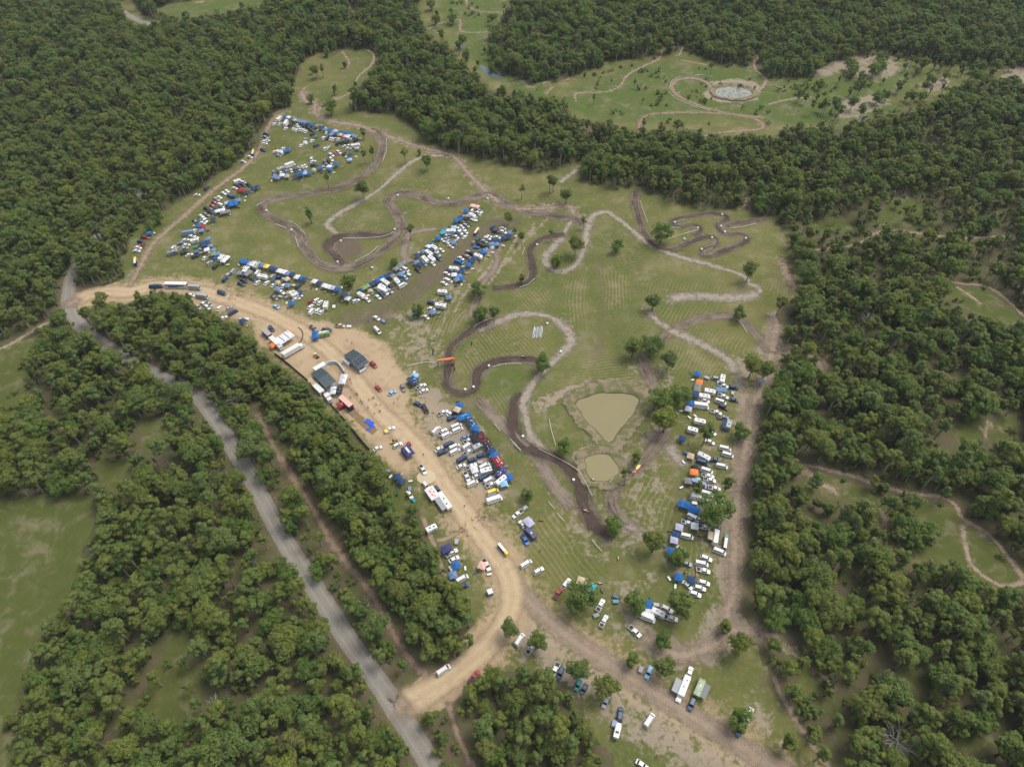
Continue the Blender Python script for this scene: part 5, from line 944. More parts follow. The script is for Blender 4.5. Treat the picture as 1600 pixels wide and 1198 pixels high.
DATA = {
0: '''v 693 1046 35 w;u 741 1057 50 r''',
1: '''g 405 112 -16 b;g 448 112 -16 w;g 510 135 -16 b;g 540 150 -16 c;G 598 165 -16 l;G 672 178 -16 l;g 665 218 -16 n;g 722 202 -16 n;g 775 208 -16 b;g 840 226 -16 q;g 905 250 -16 n;g 962 280 -16 l;g 1022 284 -16 b;g 1102 300 -16 v;g 1068 328 -16 l;g 1040 352 -16 l;g 1112 338 -16 b;g 1172 356 -16 c;G 1232 326 -16 b;g 1240 376 -16 p;g 1288 350 -16 b;g 1340 362 -16 l;g 1378 380 -16 q;
k 322 138 45 w;c 290 172 45 w;c 252 208 45 w;c 330 208 40 w;m 415 198 60 w;s 472 230 35 d;c 412 272 35 w;c 522 277 55 w;c 577 222 40 w;c 590 255 50 w;c 562 292 50 w;c 622 285 50 w;c 656 292 50 w;c 692 312 50 w;s 735 268 -30 d;s 768 292 -30 d;s 785 348 40 n;c 682 422 40 s;e 680 462 0 w;c 627 508 45 w;c 778 442 40 w;r 835 392 20 t;s 840 507 25 n;s 970 553 30 w;r 1018 532 25 s;
c 980 330 45 w;s 945 403 45 w;s 997 403 50 d;c 1040 410 50 w;c 1075 418 50 w;u 1108 424 60 c;c 1152 418 40 w;s 1140 478 40 d;s 1200 462 50 d;s 1258 465 50 d;c 1232 415 45 s;k 1285 395 50 w;s 1328 425 50 s;s 1388 432 45 d;c 1245 515 12 w;c 1295 510 12 w;c 1285 550 8 w;k 1385 512 10 w;g 1400 540 10 s;
s 1148 602 -25 w;c 1100 625 -20 r;s 1045 640 -20 w;s 1225 618 60 n;g 1308 635 30 n;g 1300 700 5 L;s 1046 700 -45 w;s 1015 728 -40 d;s 960 738 -55 q;g 1015 795 -5 w;s 1055 782 -60 s;g 1020 832 0 b;g 1115 765 5 b;
s 140 350 -5 n;s 135 397 -20 s;c 150 442 10 w;c 118 455 5 w;c 117 485 5 w;s 100 570 -15 n;s 280 600 10 w;k 335 608 -15 w;c 375 550 40 w;G 418 570 18 b;c 315 645 -15 s;
s 770 692 80 w;c 792 732 20 w;s 800 780 10 n;m 470 775 20 w;k 345 838 20 s;s 250 890 -80 l;g 258 940 -10 l;g 300 955 -10 l;c 348 895 -80 w;g 360 915 0 w;s 425 880 -80 l;g 428 930 0 s;c 490 857 -65 w;s 545 855 -65 n;s 597 830 -60 s;c 652 802 20 w;c 685 792 -40 w;s 668 840 -60 s;g 620 890 5 b;G 585 920 8 n;g 685 888 10 L;g 733 886 10 b;e 800 842 0 c;g 888 815 5 b;s 940 822 -70 s''',
2: '''P 1230 82 80 w;c 1200 120 -10 w;c 1138 163 -10 w;s 795 413 50 n;c 705 475 5 w;k 1085 350 20 w;s 1142 360 -10 w;s 1132 380 -20 n;s 1085 390 -10 d;u 1190 380 -35 d;c 1060 412 -10 w;G 1120 426 -10 r;g 1172 447 -10 n;s 1225 430 60 w;G 1247 405 30 n;
c 985 440 -25 w;c 955 460 -20 w;s 1020 487 -15 b;s 1048 497 0 n;c 915 498 -20 w;s 888 518 -20 s;c 868 545 -20 r;c 850 575 -20 r;v 932 573 -25 w;g 985 547 10 v;G 1028 540 12 b;G 1042 562 12 b;g 1090 522 10 l;
G 920 617 12 w;G 965 632 12 q;s 890 612 0 n;s 798 603 -15 d;s 828 635 -20 d;s 848 618 -20 q;s 792 660 -20 q;c 745 672 -20 w;c 765 690 -20 w;g 855 697 25 n;u 772 715 -20 w;c 685 718 -25 n;g 718 755 -20 b;g 752 768 -20 r;c 758 737 -10 w;g 742 806 5 l;
m 625 830 10 l;c 685 808 40 w;c 655 862 -10 w;c 692 872 -10 w;c 598 896 10 w;k 685 905 15 w;c 560 926 5 l;c 607 944 10 w;c 590 974 10 s;r 690 967 10 t;s 485 970 60 w;s 515 982 60 s;k 478 1015 15 q;
G 775 918 12 n;G 790 940 12 n;g 805 882 12 l;g 825 948 10 q;g 795 985 12 w;g 855 990 8 l;s 585 1015 25 d;c 633 1035 20 w;s 690 1050 25 d;r 700 1015 10 b;r 745 1020 10 q;c 783 1062 40 w;u 822 1025 40 c;g 857 1025 10 g;g 895 1025 10 l;c 880 1065 40 b;k 935 1065 45 w;G 968 1072 45 w;s 822 1112 45 s;s 880 1142 45 d;
g 250 828 20 b;u 215 872 -5 r;s 182 913 -5 n;c 200 943 60 r;c 155 968 -5 w;c 140 998 0 w;P 128 1098 88 w''',
3: '''G 482 168 -16 b;g 530 182 -16 b;g 572 202 -16 v;k 625 220 50 w;k 672 235 50 s;s 600 262 45 d;k 512 300 50 w;s 492 262 45 s;g 410 338 0 q;a 545 342 40 q;s 482 368 45 n;v 325 312 50 s;r 245 362 30 v;s 203 430 50 n;g 755 224 -12 l;g 812 240 -12 y;G 905 272 -16 n;G 1032 312 -16 w;g 1122 346 -16 l;g 1182 358 -16 n;g 1262 398 -16 w;g 1320 414 -16 b;g 1362 428 -16 n;
v 682 335 55 w;s 605 425 -30 n;k 755 402 -10 w;c 680 478 45 w;s 900 395 60 s;c 815 485 45 w;r 792 365 0 q;s 480 455 -20 d;s 440 500 -20 n;c 915 512 45 w;e 975 475 0 c;s 932 472 45 n;u 1058 442 30 s;s 1005 410 0 n;c 1062 525 50 w;g 1120 520 -10 l;g 1112 425 30 c;g 972 572 -10 l;u 1025 618 -25 w;s 1282 530 45 n;r 1210 527 -10 c;e 1135 630 0 c;s 1182 630 45 w;g 1292 625 -10 n;k 1242 665 20 w;c 1292 685 20 w;c 1252 722 20 w;
u 925 700 -35 q;r 1015 690 -10 s;r 1108 700 30 q;g 1180 785 10 b;c 955 835 -25 L;c 115 857 60 w;c 262 860 35 s;v 320 915 30 n;g 460 1040 -10 n;r 518 1022 0 w;v 155 630 -20 n''',
4: '''g 250 312 -16 w;g 302 332 -16 n;G 405 372 -16 w;g 475 392 -16 v;g 528 408 -10 b;g 605 455 -20 l;g 665 497 -15 q;g 665 525 -15 w;c 200 562 50 r;c 270 550 50 w;c 320 577 50 w;k 393 615 75 w;r 493 632 85 w;c 202 632 50 w;v 217 688 50 w;c 287 678 60 w;c 337 693 45 w;
s 770 557 25 w;k 833 492 -30 w;c 912 543 -40 w;r 918 498 20 p;g 825 428 20 n;e 945 430 0 c;c 950 452 -35 t;g 868 392 28 g;g 912 368 28 g;G 985 330 28 n;G 1075 282 28 b;G 1170 232 28 n;g 1228 243 28 q;G 1292 135 35 q;G 1340 92 35 q;
v 1385 162 -30 w;s 1335 185 -20 s;g 1325 222 -10 l;r 1430 230 -30 w;c 1385 265 -40 L;k 1135 332 -35 w;k 1282 318 -50 w;s 1330 310 -30 n;v 1352 362 30 w;s 1205 380 -40 d;s 1192 432 -30 s;k 1098 392 -35 w;m 1105 430 -25 w;s 1095 482 -30 n;c 1045 510 -35 w;r 1022 405 0 q;s 1545 170 -40 d;
u 570 868 -5 c;r 682 880 0 w;c 1027 772 -30 w;r 1112 815 -40 l;v 1035 925 -45 w''',
5: '''G 1215 112 -12 p;c 1205 152 60 w;s 1182 188 50 w;s 1290 192 -20 s;c 1270 222 -20 w;c 1310 232 50 w;g 1080 186 0 b;c 1105 235 -35 w;G 955 322 30 b;g 995 290 30 n;k 1090 292 0 q;k 1180 272 -30 w;c 1217 307 40 w;r 1172 328 -20 w;r 1230 347 0 w;r 1012 360 0 q;s 1115 395 -20 d;s 1082 422 -20 s;g 890 445 0 L;c 962 472 -30 w;c 1012 440 -40 w;c 1045 475 -40 w;
g 770 487 25 l;g 715 525 20 t;k 845 515 0 w;c 782 582 -20 w;s 838 580 0 l;c 930 595 -30 w;s 985 530 -30 w;s 955 558 -25 n;c 1070 520 -30 w;c 1060 597 40 w;g 645 607 10 b;c 705 650 -20 w;c 772 635 -25 s;c 782 690 -20 s;c 815 712 -20 w;c 842 747 -20 w;g 882 680 15 l;r 930 655 20 s;
g 540 713 25 b;g 495 745 25 w;g 455 780 25 n;g 420 815 25 q;g 320 880 20 n;r 362 850 0 w;k 577 770 -35 w;c 612 812 -35 w;c 695 802 -30 w;k 502 857 -35 w;s 545 818 -35 n;s 632 870 -25 s;s 650 932 -30 n;g 308 990 15 l;g 355 1018 15 n;s 427 1012 -40 l;k 440 957 -45 w;k 542 945 -35 w;c 560 1015 -35 w;s 400 870 -40 q''',
6: '''P 738 152 58 w;s 915 100 60 n;c 1028 115 -10 w;s 945 150 -10 n;s 1030 158 -15 w;g 1105 160 15 l;G 1062 207 25 n;c 872 205 -5 w;s 855 228 -10 w;c 965 215 -10 w;G 950 247 -12 n;g 902 285 10 l;g 958 288 10 l;e 907 315 0 w;s 752 240 40 n;s 712 270 40 q;s 780 295 -25 d;c 822 257 -20 s;s 832 318 -10 d;g 840 350 20 l;g 805 378 20 b;r 720 325 0 b;r 750 330 0 b;
s 655 380 -20 s;s 690 397 -25 d;c 612 422 -15 r;s 645 432 -20 s;c 565 445 -25 w;k 755 428 -20 w;g 705 450 15 n;g 672 478 20 n;g 650 515 15 b;v 540 487 -15 b;r 592 540 0 s;k 485 565 -5 w;s 432 588 -15 n;c 410 613 -20 w;g 490 625 0 w;G 568 583 45 n;g 548 637 20 l;g 520 677 20 l;g 572 665 20 b;c 438 692 -20 w;c 412 680 -20 w;c 380 720 -25 w;
k 362 822 -5 w;g 432 872 10 l;s 240 935 -8 n;s 362 940 -10 s;k 340 972 -10 w;c 240 1000 -10 w;g 255 1035 20 l;r 320 1050 20 q;c 182 1092 -30 w;c 75 1065 0 t''',
7: '''v 165 140 0 n;v 215 135 0 n;m 670 148 -3 s;c 630 245 -12 w;m 765 258 -8 s;c 70 275 80 L;s 715 392 -45 s;c 785 355 -30 w;c 832 395 -45 w;u 852 357 -30 s;c 1030 530 30 w;s 1155 635 -60 n;c 1238 692 -10 r''',
8: '''s 192 263 -50 n;s 1465 712 -45 r''',
9: '''s 1025 978 28 w;c 800 1015 25 w;c 808 337 -45 r;c 967 385 30 L;s 1260 517 -25 n;v 1340 570 -60 k;u 1292 312 28 w;c 1325 362 22 w;g 1222 188 -35 L;s 1085 328 -70 q;r 1155 967 -60 r;r 375 0 0 w''',
10: '''g 582 620 -25 b;g 540 690 -20 c;c 448 752 25 w;s 515 728 20 n;u 322 742 22 w;s 460 825 25 n;r 600 752 10 d;c 830 1050 28 b;v 215 1013 45 w;u 315 1040 40 w;v 380 1085 28 w;v 528 945 24 w;v 548 1005 24 w''',
11: '''c 568 122 28 l;u 622 175 22 w;s 975 345 0 b;v 605 260 32 w;u 622 352 28 w;k 770 272 28 s;v 315 235 22 n;v 400 270 25 w;v 405 345 28 w;c 165 305 30 w;s 215 360 25 n;v 520 462 30 n;s 680 480 25 n;s 822 412 15 n;r 800 522 0 s;c 505 575 22 w;u 665 580 25 w;v 868 572 28 w;k 905 650 15 w;u 592 740 -65 w;v 680 842 25 w;c 752 722 25 w;v 868 745 28 n;v 942 790 28 w;u 972 865 22 w;k 1130 805 40 w;g 1255 748 15 b;v 1000 970 22 y;m 1022 1092 18 w''',
12: '''c 45 285 -40 n;r 125 365 0 q;g 240 432 10 n;g 295 487 -30 n;c 400 655 -55 w;r 450 730 -50 t;r 400 585 -80 l;u 565 345 -60 w;s 605 545 -50 w;s 748 598 -52 n;k 672 1085 28 w''',
13: '''r 505 368 80 s;u 442 502 28 w;c 475 582 28 w;g 497 657 40 b;r 440 702 -60 w;g 460 780 15 l;v 575 825 28 w;r 440 892 10 q;u 585 917 20 n;r 460 980 20 t;g 825 662 -20 p;u 878 652 -62 w;P 1085 465 -50 w''',
14: '''g 402 185 -10 b;r 542 250 -20 s;g 430 312 -12 o;g 405 370 -12 q;g 395 425 -12 q;g 358 510 -12 n;s 698 262 -10 s;k 785 272 80 w;r 742 322 -10 w;u 800 370 -15 w;k 590 470 -12 w;s 962 400 -10 n;r 945 490 80 s;u 800 535 -18 w;r 755 487 -10 w;g 285 640 -15 b;g 258 730 -15 v;u 500 600 -15 w;m 460 680 -8 w;k 505 548 -10 w;v 760 618 -18 w;s 805 705 -22 d;c 968 595 -12 n;u 690 785 -15 w;u 800 865 -5 q;k 885 980 75 s;k 432 935 -12 w;k 320 1070 -15 w;c 632 1092 -40 w''',
15: '''g 262 45 -15 n;c 695 98 -22 w;v 930 200 -12 w;v 970 298 -15 w;g 392 315 -15 c;r 320 270 0 n;k 595 335 -28 w;v 575 412 -15 n;u 762 375 -8 n;v 878 475 -12 w;e 460 500 0 k;v 645 545 -18 w;u 662 630 -10 w;u 690 692 -12 w;r 500 685 -10 L;m 520 745 -18 l;g 358 705 -10 q;u 765 825 -12 w;v 655 905 -18 w;m 525 980 -18 w;r 450 1055 -10 w;c 892 1030 -70 w;v 700 1042 -15 w''',
16: '''v 530 175 -28 w;s 662 212 -10 s;u 445 265 -15 w;s 505 215 -15 n;g 555 310 -10 w;u 712 328 -12 w;u 862 310 -15 d;g 315 330 -15 v;g 258 450 -12 n;g 235 530 -12 v;v 435 470 -14 w;m 885 480 82 w;v 945 708 -22 w;c 350 685 -38 w;g 180 700 -12 b;s 425 900 -14 q;s 735 815 -20 w;v 665 895 -12 w;u 690 1005 -14 w;g 305 1108 -12 b;g 502 1148 -8 n''',
17: '''s 1198 255 -15 w;s 1142 325 -14 w;s 1080 405 -18 w;c 982 288 -40 w;g 420 532 -10 b;m 425 705 -22 w;k 585 662 -25 w;r 560 552 -8 s;s 705 608 -28 w;u 750 725 -15 w;u 275 905 -42 w''',
18: '''u 690 345 55 r;s 788 228 52 w;r 1005 252 -30 w;g 1085 267 -25 t;u 1040 352 62 w;u 1185 487 62 w;u 1225 672 62 w;r 1135 607 20 q;r 1362 385 -20 n;r 1362 445 0 t;v 240 887 56 w;u 378 988 48 w''',
19: '''u 185 170 -115 w;s 240 210 -112 n;c 425 330 -112 t;c 488 375 -118 n;c 715 512 -112 s;s 870 637 82 n;r 805 740 75 l;v 1175 700 57 w;s 1170 200 -112 L;r 1085 172 70 q;c 1100 1172 -35 w''',
20: '''u 352 235 70 w;s 380 595 -112 n;k 1040 722 70 w;u 950 888 -112 n''',
21: '''u 288 222 -145 w;r 405 130 45 s;u 372 398 130 w;u 405 622 -62 b;v 420 998 32 w;s 615 1107 32 w'''}
THINGS = []   # everything that needs a label that tells it apart
def reg(o, kind, col, area, px, py):
    THINGS.append(dict(o=o, k=kind, c=col, a=area, px=px, py=py, x=o.location.x, y=o.location.y))
for sh, txt in DATA.items():
    ox, oy, s_ = SHEET[sh]
    for it in txt.replace('\n', '').split(';'):
        it = it.strip()
        if not it: continue
        k, a, b, ang, col = it.split(); a = float(a); b = float(b); ang = float(ang)
        if b == 0: continue
        px, py = ox + a / s_, oy + b / s_; z = VH[k]; x, y = at(px, py, z); rz = heading(px, py, ang, z); sp = to_px(x, y)[2]
        if k in 'csuvm': 
            o = vehicle(k, x, y, rz, col, sp, 0.97 + 0.06 * rnd.random())
        elif k == 'k': o = caravan(x, y, rz, col, rnd.choice([4.6, 5.2, 5.8]))
        elif k == 'r': o = trailer(x, y, rz, col)
        elif k == 'g': o = canopy(x, y, rz, col, 3.1, 3.1, sp)
        elif k == 'G': o = canopy(x, y, rz, col, 6.0, 3.1, sp)
        elif k == 'e': o = tent(x, y, rz, col)
        elif k == 'a': o = awning(x, y, rz, col)
        elif k == 'P': o = toilets(x, y, rz)
        reg(o, k, col, sh, px, py)
# ---------------------------------------------------------------- one-off things
def P(px, py, z=0.0): return at(px, py, z)
def S_(sh, a, b, z=0.0): ox, oy, s_ = SHEET[sh]; return at(ox + a / s_, oy + b / s_, z)
def Spx(sh, a, b): ox, oy, s_ = SHEET[sh]; return ox + a / s_, oy + b / s_
def placed(sh, a, b, ang, z=0.0): px, py = Spx(sh, a, b); return (*at(px, py, z), heading(px, py, ang, z), px, py)
def one(o, label, cat, group=None): return tag(o, label, cat, group)
ROOFM = mat('dark_green_sheet_roof', (0.045, 0.075, 0.082), 0.5, 0.1, dirt=0.3); WALLM = mat('pale_sheet_wall', (0.45, 0.44, 0.40), 0.7, dirt=0.4); CONC = mat('concrete_slab', (0.33, 0.32, 0.29), 0.9, dirt=0.4); SOLAR = mat('solar_glass', (0.008, 0.016, 0.040), 0.2, spec=0.6, dirt=0.1); BLUEP = mat('blue_roof_sheet', (0.02, 0.08, 0.26), 0.45)
def shed(sh, quad, label, split=None, pitch=1.2, solar=False, h=3.4):
    """quad: picture points of the four roof corners"""
    Q = [np.array(S_(sh, a, b, h)) for a, b in quad]; c = sum(Q) / 4; ux = (Q[1] - Q[0]) + (Q[2] - Q[3]); Lx = np.linalg.norm(ux) / 2; ux /= np.linalg.norm(ux); rz = math.atan2(ux[1], ux[0]); uy = np.array([-ux[1], ux[0]])
    Ly = abs(np.dot(Q[3] - Q[0], uy)) * .5 + abs(np.dot(Q[2] - Q[1], uy)) * .5
    t = empty('shed', tuple(c), rz); hx, hy = Lx / 2, Ly / 2; ridge = pitch
    b = MB(); b.box((0, 0, .08), (Lx - .6, Ly - .6, .16), CONC); b.obj('floor_slab', t)
    # roof sheets, each laid separately either side of the ridge, ribs proud of the tray
    for side in (-1, 1):
        n = max(4, int(Lx / 1.15)); wx = Lx / n; me = None
        for k in range(n):
            def sheet():
                m = MB(); m.slab([(-wx / 2 + .01, 0, ridge), (wx / 2 - .01, 0, ridge), (wx / 2 - .01, hy + .02, 0), (-wx / 2 + .01, hy + .02, 0)], (0, ridge / hy, 1), .05, ROOFM)
                for xx in (-wx / 2 + .1, 0.05): m.slab([(xx, 0.05, ridge + .04), (xx + .07, .05, ridge + .04), (xx + .07, hy, .04), (xx, hy, .04)], (0, ridge / hy, 1), .05, ROOFM)
                return m.mesh('roof_sheet')
            me = me or sheet(); o = link('roof_sheet', me, t); o.location = (-hx + wx * (k + .5), 0, h); o.rotation_euler = (0, 0, 0 if side > 0 else math.pi)
    m = MB(); m.box((0, 0, h + ridge + .03), (Lx, .3, .08), ROOFM); m.obj('ridge_cap', t)
    m = MB(); m.box((0, hy - .9, h / 2), (Lx - 1.0, .12, h - .2), WALLM); m.box((-hx + 1, 0, h / 2), (.12, Ly - 1.9, h - .2), WALLM); m.obj('wall', t)
    for sx in (-1, 0, 1):
        m = MB(); m.box((sx * (hx - .4), -hy + .5, h / 2), (.16, .16, h), STEEL); m.obj('post', t)
    if solar:
        # dark panels on the near slope in two rows
        def pan(): m = MB(); m.box((0, 0, 0), (1.9, 1.05, .06), SOLAR); m.box((0, 0, -.02), (1.98, 1.12, .05), STEEL); return m.mesh('solar_panel')
        pm = pan(); sl = math.atan2(ridge, hy)
        for i in range(3):
            for j in range(3):
                o = link('solar_panel', pm, t); yy = -(hy * .2 + j * 1.2 + .3); o.location = (-hx * .55 + i * 2.05, yy, h + ridge * (1 + yy / hy) + .14); o.rotation_euler = (sl, 0, 0)
    else:
        for (xx, yy) in ((-.2, .15), (.25, -.3)): m = MB(); m.tube([(xx * Lx, yy * Ly, h + .3), (xx * Lx, yy * Ly, h + ridge + .35)], [.18, .12], STEEL, 8); m.obj('roof_vent', t)
    return one(t, label, 'shed', 'sheds on the staging ground')
shed(8, [(680, 835), (820, 745), (995, 925), (860, 1010)], 'larger dark roofed shed with vents, between the white containers and the fenced garden', h=3.4)
shed(8, [(1095, 600), (1225, 515), (1405, 690), (1275, 775)], 'dark roofed shed carrying solar panels, standing alone on the tan ground', solar=True, h=3.4)
def container(sh, a, b, ang, L, W, H, label, roofc='w', bodyc='w', cat='container', name='site_container', door=True):
    x, y, rz, px, py = placed(sh, a, b, ang, H); t = empty(name, (x, y), rz); m = MB(); m.box((0, 0, H / 2), (L, W, H - .1), paint(bodyc)); m.obj('body', t)
    m = MB(); m.box((0, 0, H), (L + .05, W + .05, .1), paint(roofc))
    for k in range(int(L / .8)): m.box((-L / 2 + .5 + k * .8, 0, H + .065), (.12, W * .96, .05), paint(roofc))
    m.obj('roof', t)
    if door: m = MB(); m.box((L / 2 + .01, 0, 1.1), (.05, .9, 1.9), DARKM); m.obj('door', t)
    return one(t, label, cat)
container(8, 790, 733, 30, 6.0, 2.6, 2.7, 'white site hut with pitched looking roof above the larger shed')
container(8, 778, 1005, -45, 6.4, 2.6, 2.7, 'long white cool room container against the fence beside the larger shed')
container(8, 1135, 670, -40, 4.6, 1.6, 2.3, 'white serving van body at the left wall of the solar shed', name='serving_van')
container(8, 1330, 778, 35, 4.0, 1.3, 1.2, 'pale counter on the low side of the solar shed', roofc='w', bodyc='s', name='counter', cat='counter', door=False)
container(9, 435, 480, -42, 8.4, 2.5, 3.6, 'tall black event truck with red and white top beside the sand pits', roofc='p', bodyc='k', name='event_truck', cat='truck')
container(8, 128, 305, -42, 6.0, 2.4, 2.9, 'grey roofed red food van at the left of the staging ground', roofc='s', bodyc='r', name='food_van', cat='food van')
x, y, rz, a_, b_ = placed(8, 245, 425, -42, 3.2); one(truck(x, y, rz, 'w', 9.6), 'white race team truck attached to the striped awning', 'truck')
x, y, rz, a_, b_ = placed(8, 455, 510, 30, 3.2); one(truck(x, y, rz, 'w', 12.0), 'long white semi trailer truck with red lettering, on the tan ground', 'truck')
# red lettering on the side of the long truck is only a few marks in the photograph
x, y, rz, a_, b_ = placed(8, 905, 1135, -55, 1.8); one(truck(x, y, rz, 'w', 4.6), 'small white truck against the fence below the cool room', 'truck')
def named_canopy(sh, a, b, ang, L, W, col, label, pr=None, h=2.5, rise=.8, side=0):
    x, y, rz, px, py = placed(sh, a, b, ang, h); return one(canopy(x, y, rz, col, L, W, h=h, rise=rise, print_=pr, side=side), label, 'marquee')
named_canopy(8, 350, 378, 33, 9.0, 6.0, 'w', 'large striped grey and white race team awning beside the white truck', ('q', [(-1.5, 0, .25, 2.6, 0), (0, 0, .25, 2.6, 0), (1.5, 0, .25, 2.6, 0), (3.4, 0, .2, 2.6, 0)]), h=3.0, rise=.4)
named_canopy(8, 402, 320, 33, 3.8, 3.2, 'o', 'orange red canopy at the corner of the striped awning'); named_canopy(8, 212, 468, 33, 3.4, 3.2, 'o', 'orange canopy with yellow print behind the white team truck', ('y', [(-.6, .5, .5, .2, .3), (.6, -.5, .4, .25, .6)]))
named_canopy(8, 740, 345, -85, 5.2, 3.4, 'b', 'royal blue marquee at the end of the lime green trailer', side=1)
named_canopy(8, 965, 1035, 80, 4.6, 3.0, 'w', 'white marquee with blue panels below the larger shed', ('b', [(-.6, .2, .5, 1.0, 0), (.7, -.2, .45, 1.0, 0)])); named_canopy(8, 1035, 1035, 80, 4.6, 3.0, 'k', 'black marquee with white print beside the blue and white one', ('w', [(-1.2, .1, .6, .3, .9), (.9, -.1, .6, .4, .9)]))
named_canopy(9, 378, 518, 25, 3.1, 3.1, 'r', 'red and black canopy against the event truck', ('w', [(-.4, .2, .5, .12, .6), (.5, -.4, .4, .12, .6)]), side=1)
named_canopy(8, 1085, 895, 72, 6.2, 3.4, 'w', 'white stretched cover of the bar in the fenced garden', ('s', [(0, 0, 2.0, .12, 0), (-1, .8, .9, .1, .2)]), rise=1.2)
named_canopy(9, 1140, 1045, -52, 6.0, 4.0, 'V', 'blue and purple walled marquee with white panel beside the dirt road', ('w', [(0, 0, 1.9, .5, 0)]), side=1); named_canopy(9, 1198, 245, -40, 5.4, 4.0, 'n', 'navy marquee with bold white print by the start area', ('w', [(-1.6, 0, .7, 1.1, .6), (1.5, .2, .6, .8, -.4), (.2, .9, .5, .25, 0)]))
named_canopy(10, 650, 800, 22, 6.2, 3.2, 'b', 'blue marquee with pale lettering at the head of the row', ('L', [(-.6, 0, 2.0, .22, 0)])); named_canopy(10, 752, 880, -55, 6.2, 3.4, 'n', 'navy marquee with white arrow print in the marquee row', ('w', [(-1.9, .2, .5, .7, .5), (.0, .5, .7, .18, .9), (2.1, 0, .6, .9, .3)])); named_canopy(10, 820, 978, -30, 3.3, 3.3, 'b', 'plain blue canopy below the navy arrow marquee')
named_canopy(11, 745, 150, -52, 6.4, 4.2, 'k', 'black marquee at the left of the red splashed one', h=2.4); named_canopy(11, 825, 140, -52, 7.0, 4.2, 'k', 'black marquee splashed with red graphics', ('r', [(-2.2, .9, .7, .4, .4), (-.6, 0, .9, .45, .9), (1.0, -1.0, .9, .5, -.3), (2.3, .4, .5, .7, .2), (.4, 1.4, .8, .25, 0)]), h=2.6)
named_canopy(11, 918, 242, -58, 6.2, 3.4, 'k', 'black marquee with white and gold stripes', ('w', [(-1.8, .9, 1.0, .16, 0), (1.2, 1.0, 1.2, .14, 0), (-1.4, -.8, .8, .2, .3), (1.8, -.6, .8, .16, 0)])); named_canopy(11, 975, 345, -20, 3.4, 3.4, 'n', 'upper of two mid blue canopies in the marquee row'); named_canopy(11, 1022, 412, -20, 3.6, 3.4, 'b', 'lower of two mid blue canopies in the marquee row')
named_canopy(11, 1080, 500, -55, 6.2, 3.2, 'r', 'dark red marquee with white lettering', ('w', [(-.9, .8, 1.3, .12, 0), (.8, -.3, 1.6, .14, 0), (1.9, .7, .5, .2, .5)])); named_canopy(11, 1050, 615, -25, 5.0, 4.2, 'k', 'large plain charcoal marquee behind the dark red one', h=2.3); named_canopy(11, 1092, 695, -20, 3.1, 3.1, 'V', 'purple canopy with white ring print', ('w', [(-.5, .5, .4, .16, .7), (.5, -.5, .5, .16, .7), (.6, .6, .2, .4, 0)])); named_canopy(11, 1162, 628, -20, 3.3, 3.3, 'V', 'purple canopy with white bars at the right end of the marquee row', ('w', [(-.5, .6, .7, .14, .3), (.4, -.5, .8, .16, .3)]))
named_canopy(11, 708, 630, -65, 3.6, 3.0, 'w', 'plain white square canopy among the parked utes'); named_canopy(11, 1170, 850, 15, 3.2, 2.8, 'L', 'pale blue canopy beside the round fronted caravan')
x, y, rz, a_, b_ = placed(11, 985, 1035, 20, 2.3); one(awning(x, y, rz, 'q', 3.6, 2.2), 'grey awning behind the white camper at the foot of the marquee row', 'awning')
named_canopy(12, 680, 637, -55, 6.4, 4.0, 'w', 'white marquee with orange lettering on the strip left of the road', ('o', [(-1.6, .8, .5, .2, 0), (.1, .9, .6, .2, 0), (-1.0, -.5, .7, .28, 0), (.9, -.4, .6, .3, .1), (2.1, .2, .5, .2, 0)]), rise=.35)
x, y, rz, a_, b_ = placed(12, 785, 765, -55, 2.3); one(awning(x, y, rz, 's', 7.0, 2.4), 'long silver awning on the caravan beside the dirt road', 'awning'); x, y, rz, a_, b_ = placed(12, 835, 737, -55, 1.6); one(caravan(x, y, rz, 'w', 9.0, 2.5), 'very long white caravan with the silver awning beside the dirt road', 'caravan')
x, y, rz, a_, b_ = placed(12, 608, 440, 0, 0.1)
m = MB(); m.loft([[(math.cos(k * .524) * 4.2, math.sin(k * .524) * 3.6, z) for k in range(12)] for z in (.03, .12)], fabric('c')); o = m.obj('groundsheet'); o.location = (x, y, 0); one(o, 'round tan groundsheet beside the dirt road', 'groundsheet')
named_canopy(13, 378, 450, 25, 4.4, 3.4, 'V', 'purple canopy at the head of the grass wedge camp', side=1); named_canopy(21, 460, 352, -48, 4.4, 3.4, 'v', 'pale lavender canopy beside the white camper ute'); x, y, rz, a_, b_ = placed(21, 490, 532, -48, 1.6); one(caravan(x, y, rz, 'V', 5.6, 2.2), 'dark purple camper trailer hitched to the white ute', 'camper trailer')
x, y, rz, a_, b_ = placed(8, 843, 335, 12, 1.4); t = caravan(x, y, rz, 'g', 6.2, 2.4, 'display_trailer'); one(t, 'lime green and white display trailer beside the royal blue marquee', 'trailer'); m = MB(); m.box((0, .3, 2.78), (4.2, .8, .1), WHITE); m.obj('roof_box', t)
x, y, rz, a_, b_ = placed(8, 718, 258, -35, .8); one(vehicle('u', x, y, rz, 'q', 4), 'dark grey ute behind the royal blue marquee', 'ute'); x, y, rz, a_, b_ = placed(8, 885, 280, -5, .8); one(vehicle('u', x, y, rz, 'n', 4), 'navy ute behind the lime green trailer', 'ute')
x, y, rz, a_, b_ = placed(9, 937, 805, 28, .8); t = vehicle('u', x, y, rz, 'w', 4); one(t, 'white emergency ute with a yellow and green tray, on the tan road', 'ute'); m = MB(); m.box((-1.75, 0, 1.15), (1.7, 1.7, .3), paint('y')); m.box((-.75, 0, 1.3), (.3, 1.6, .2), paint('g')); m.obj('tray_cover', t)
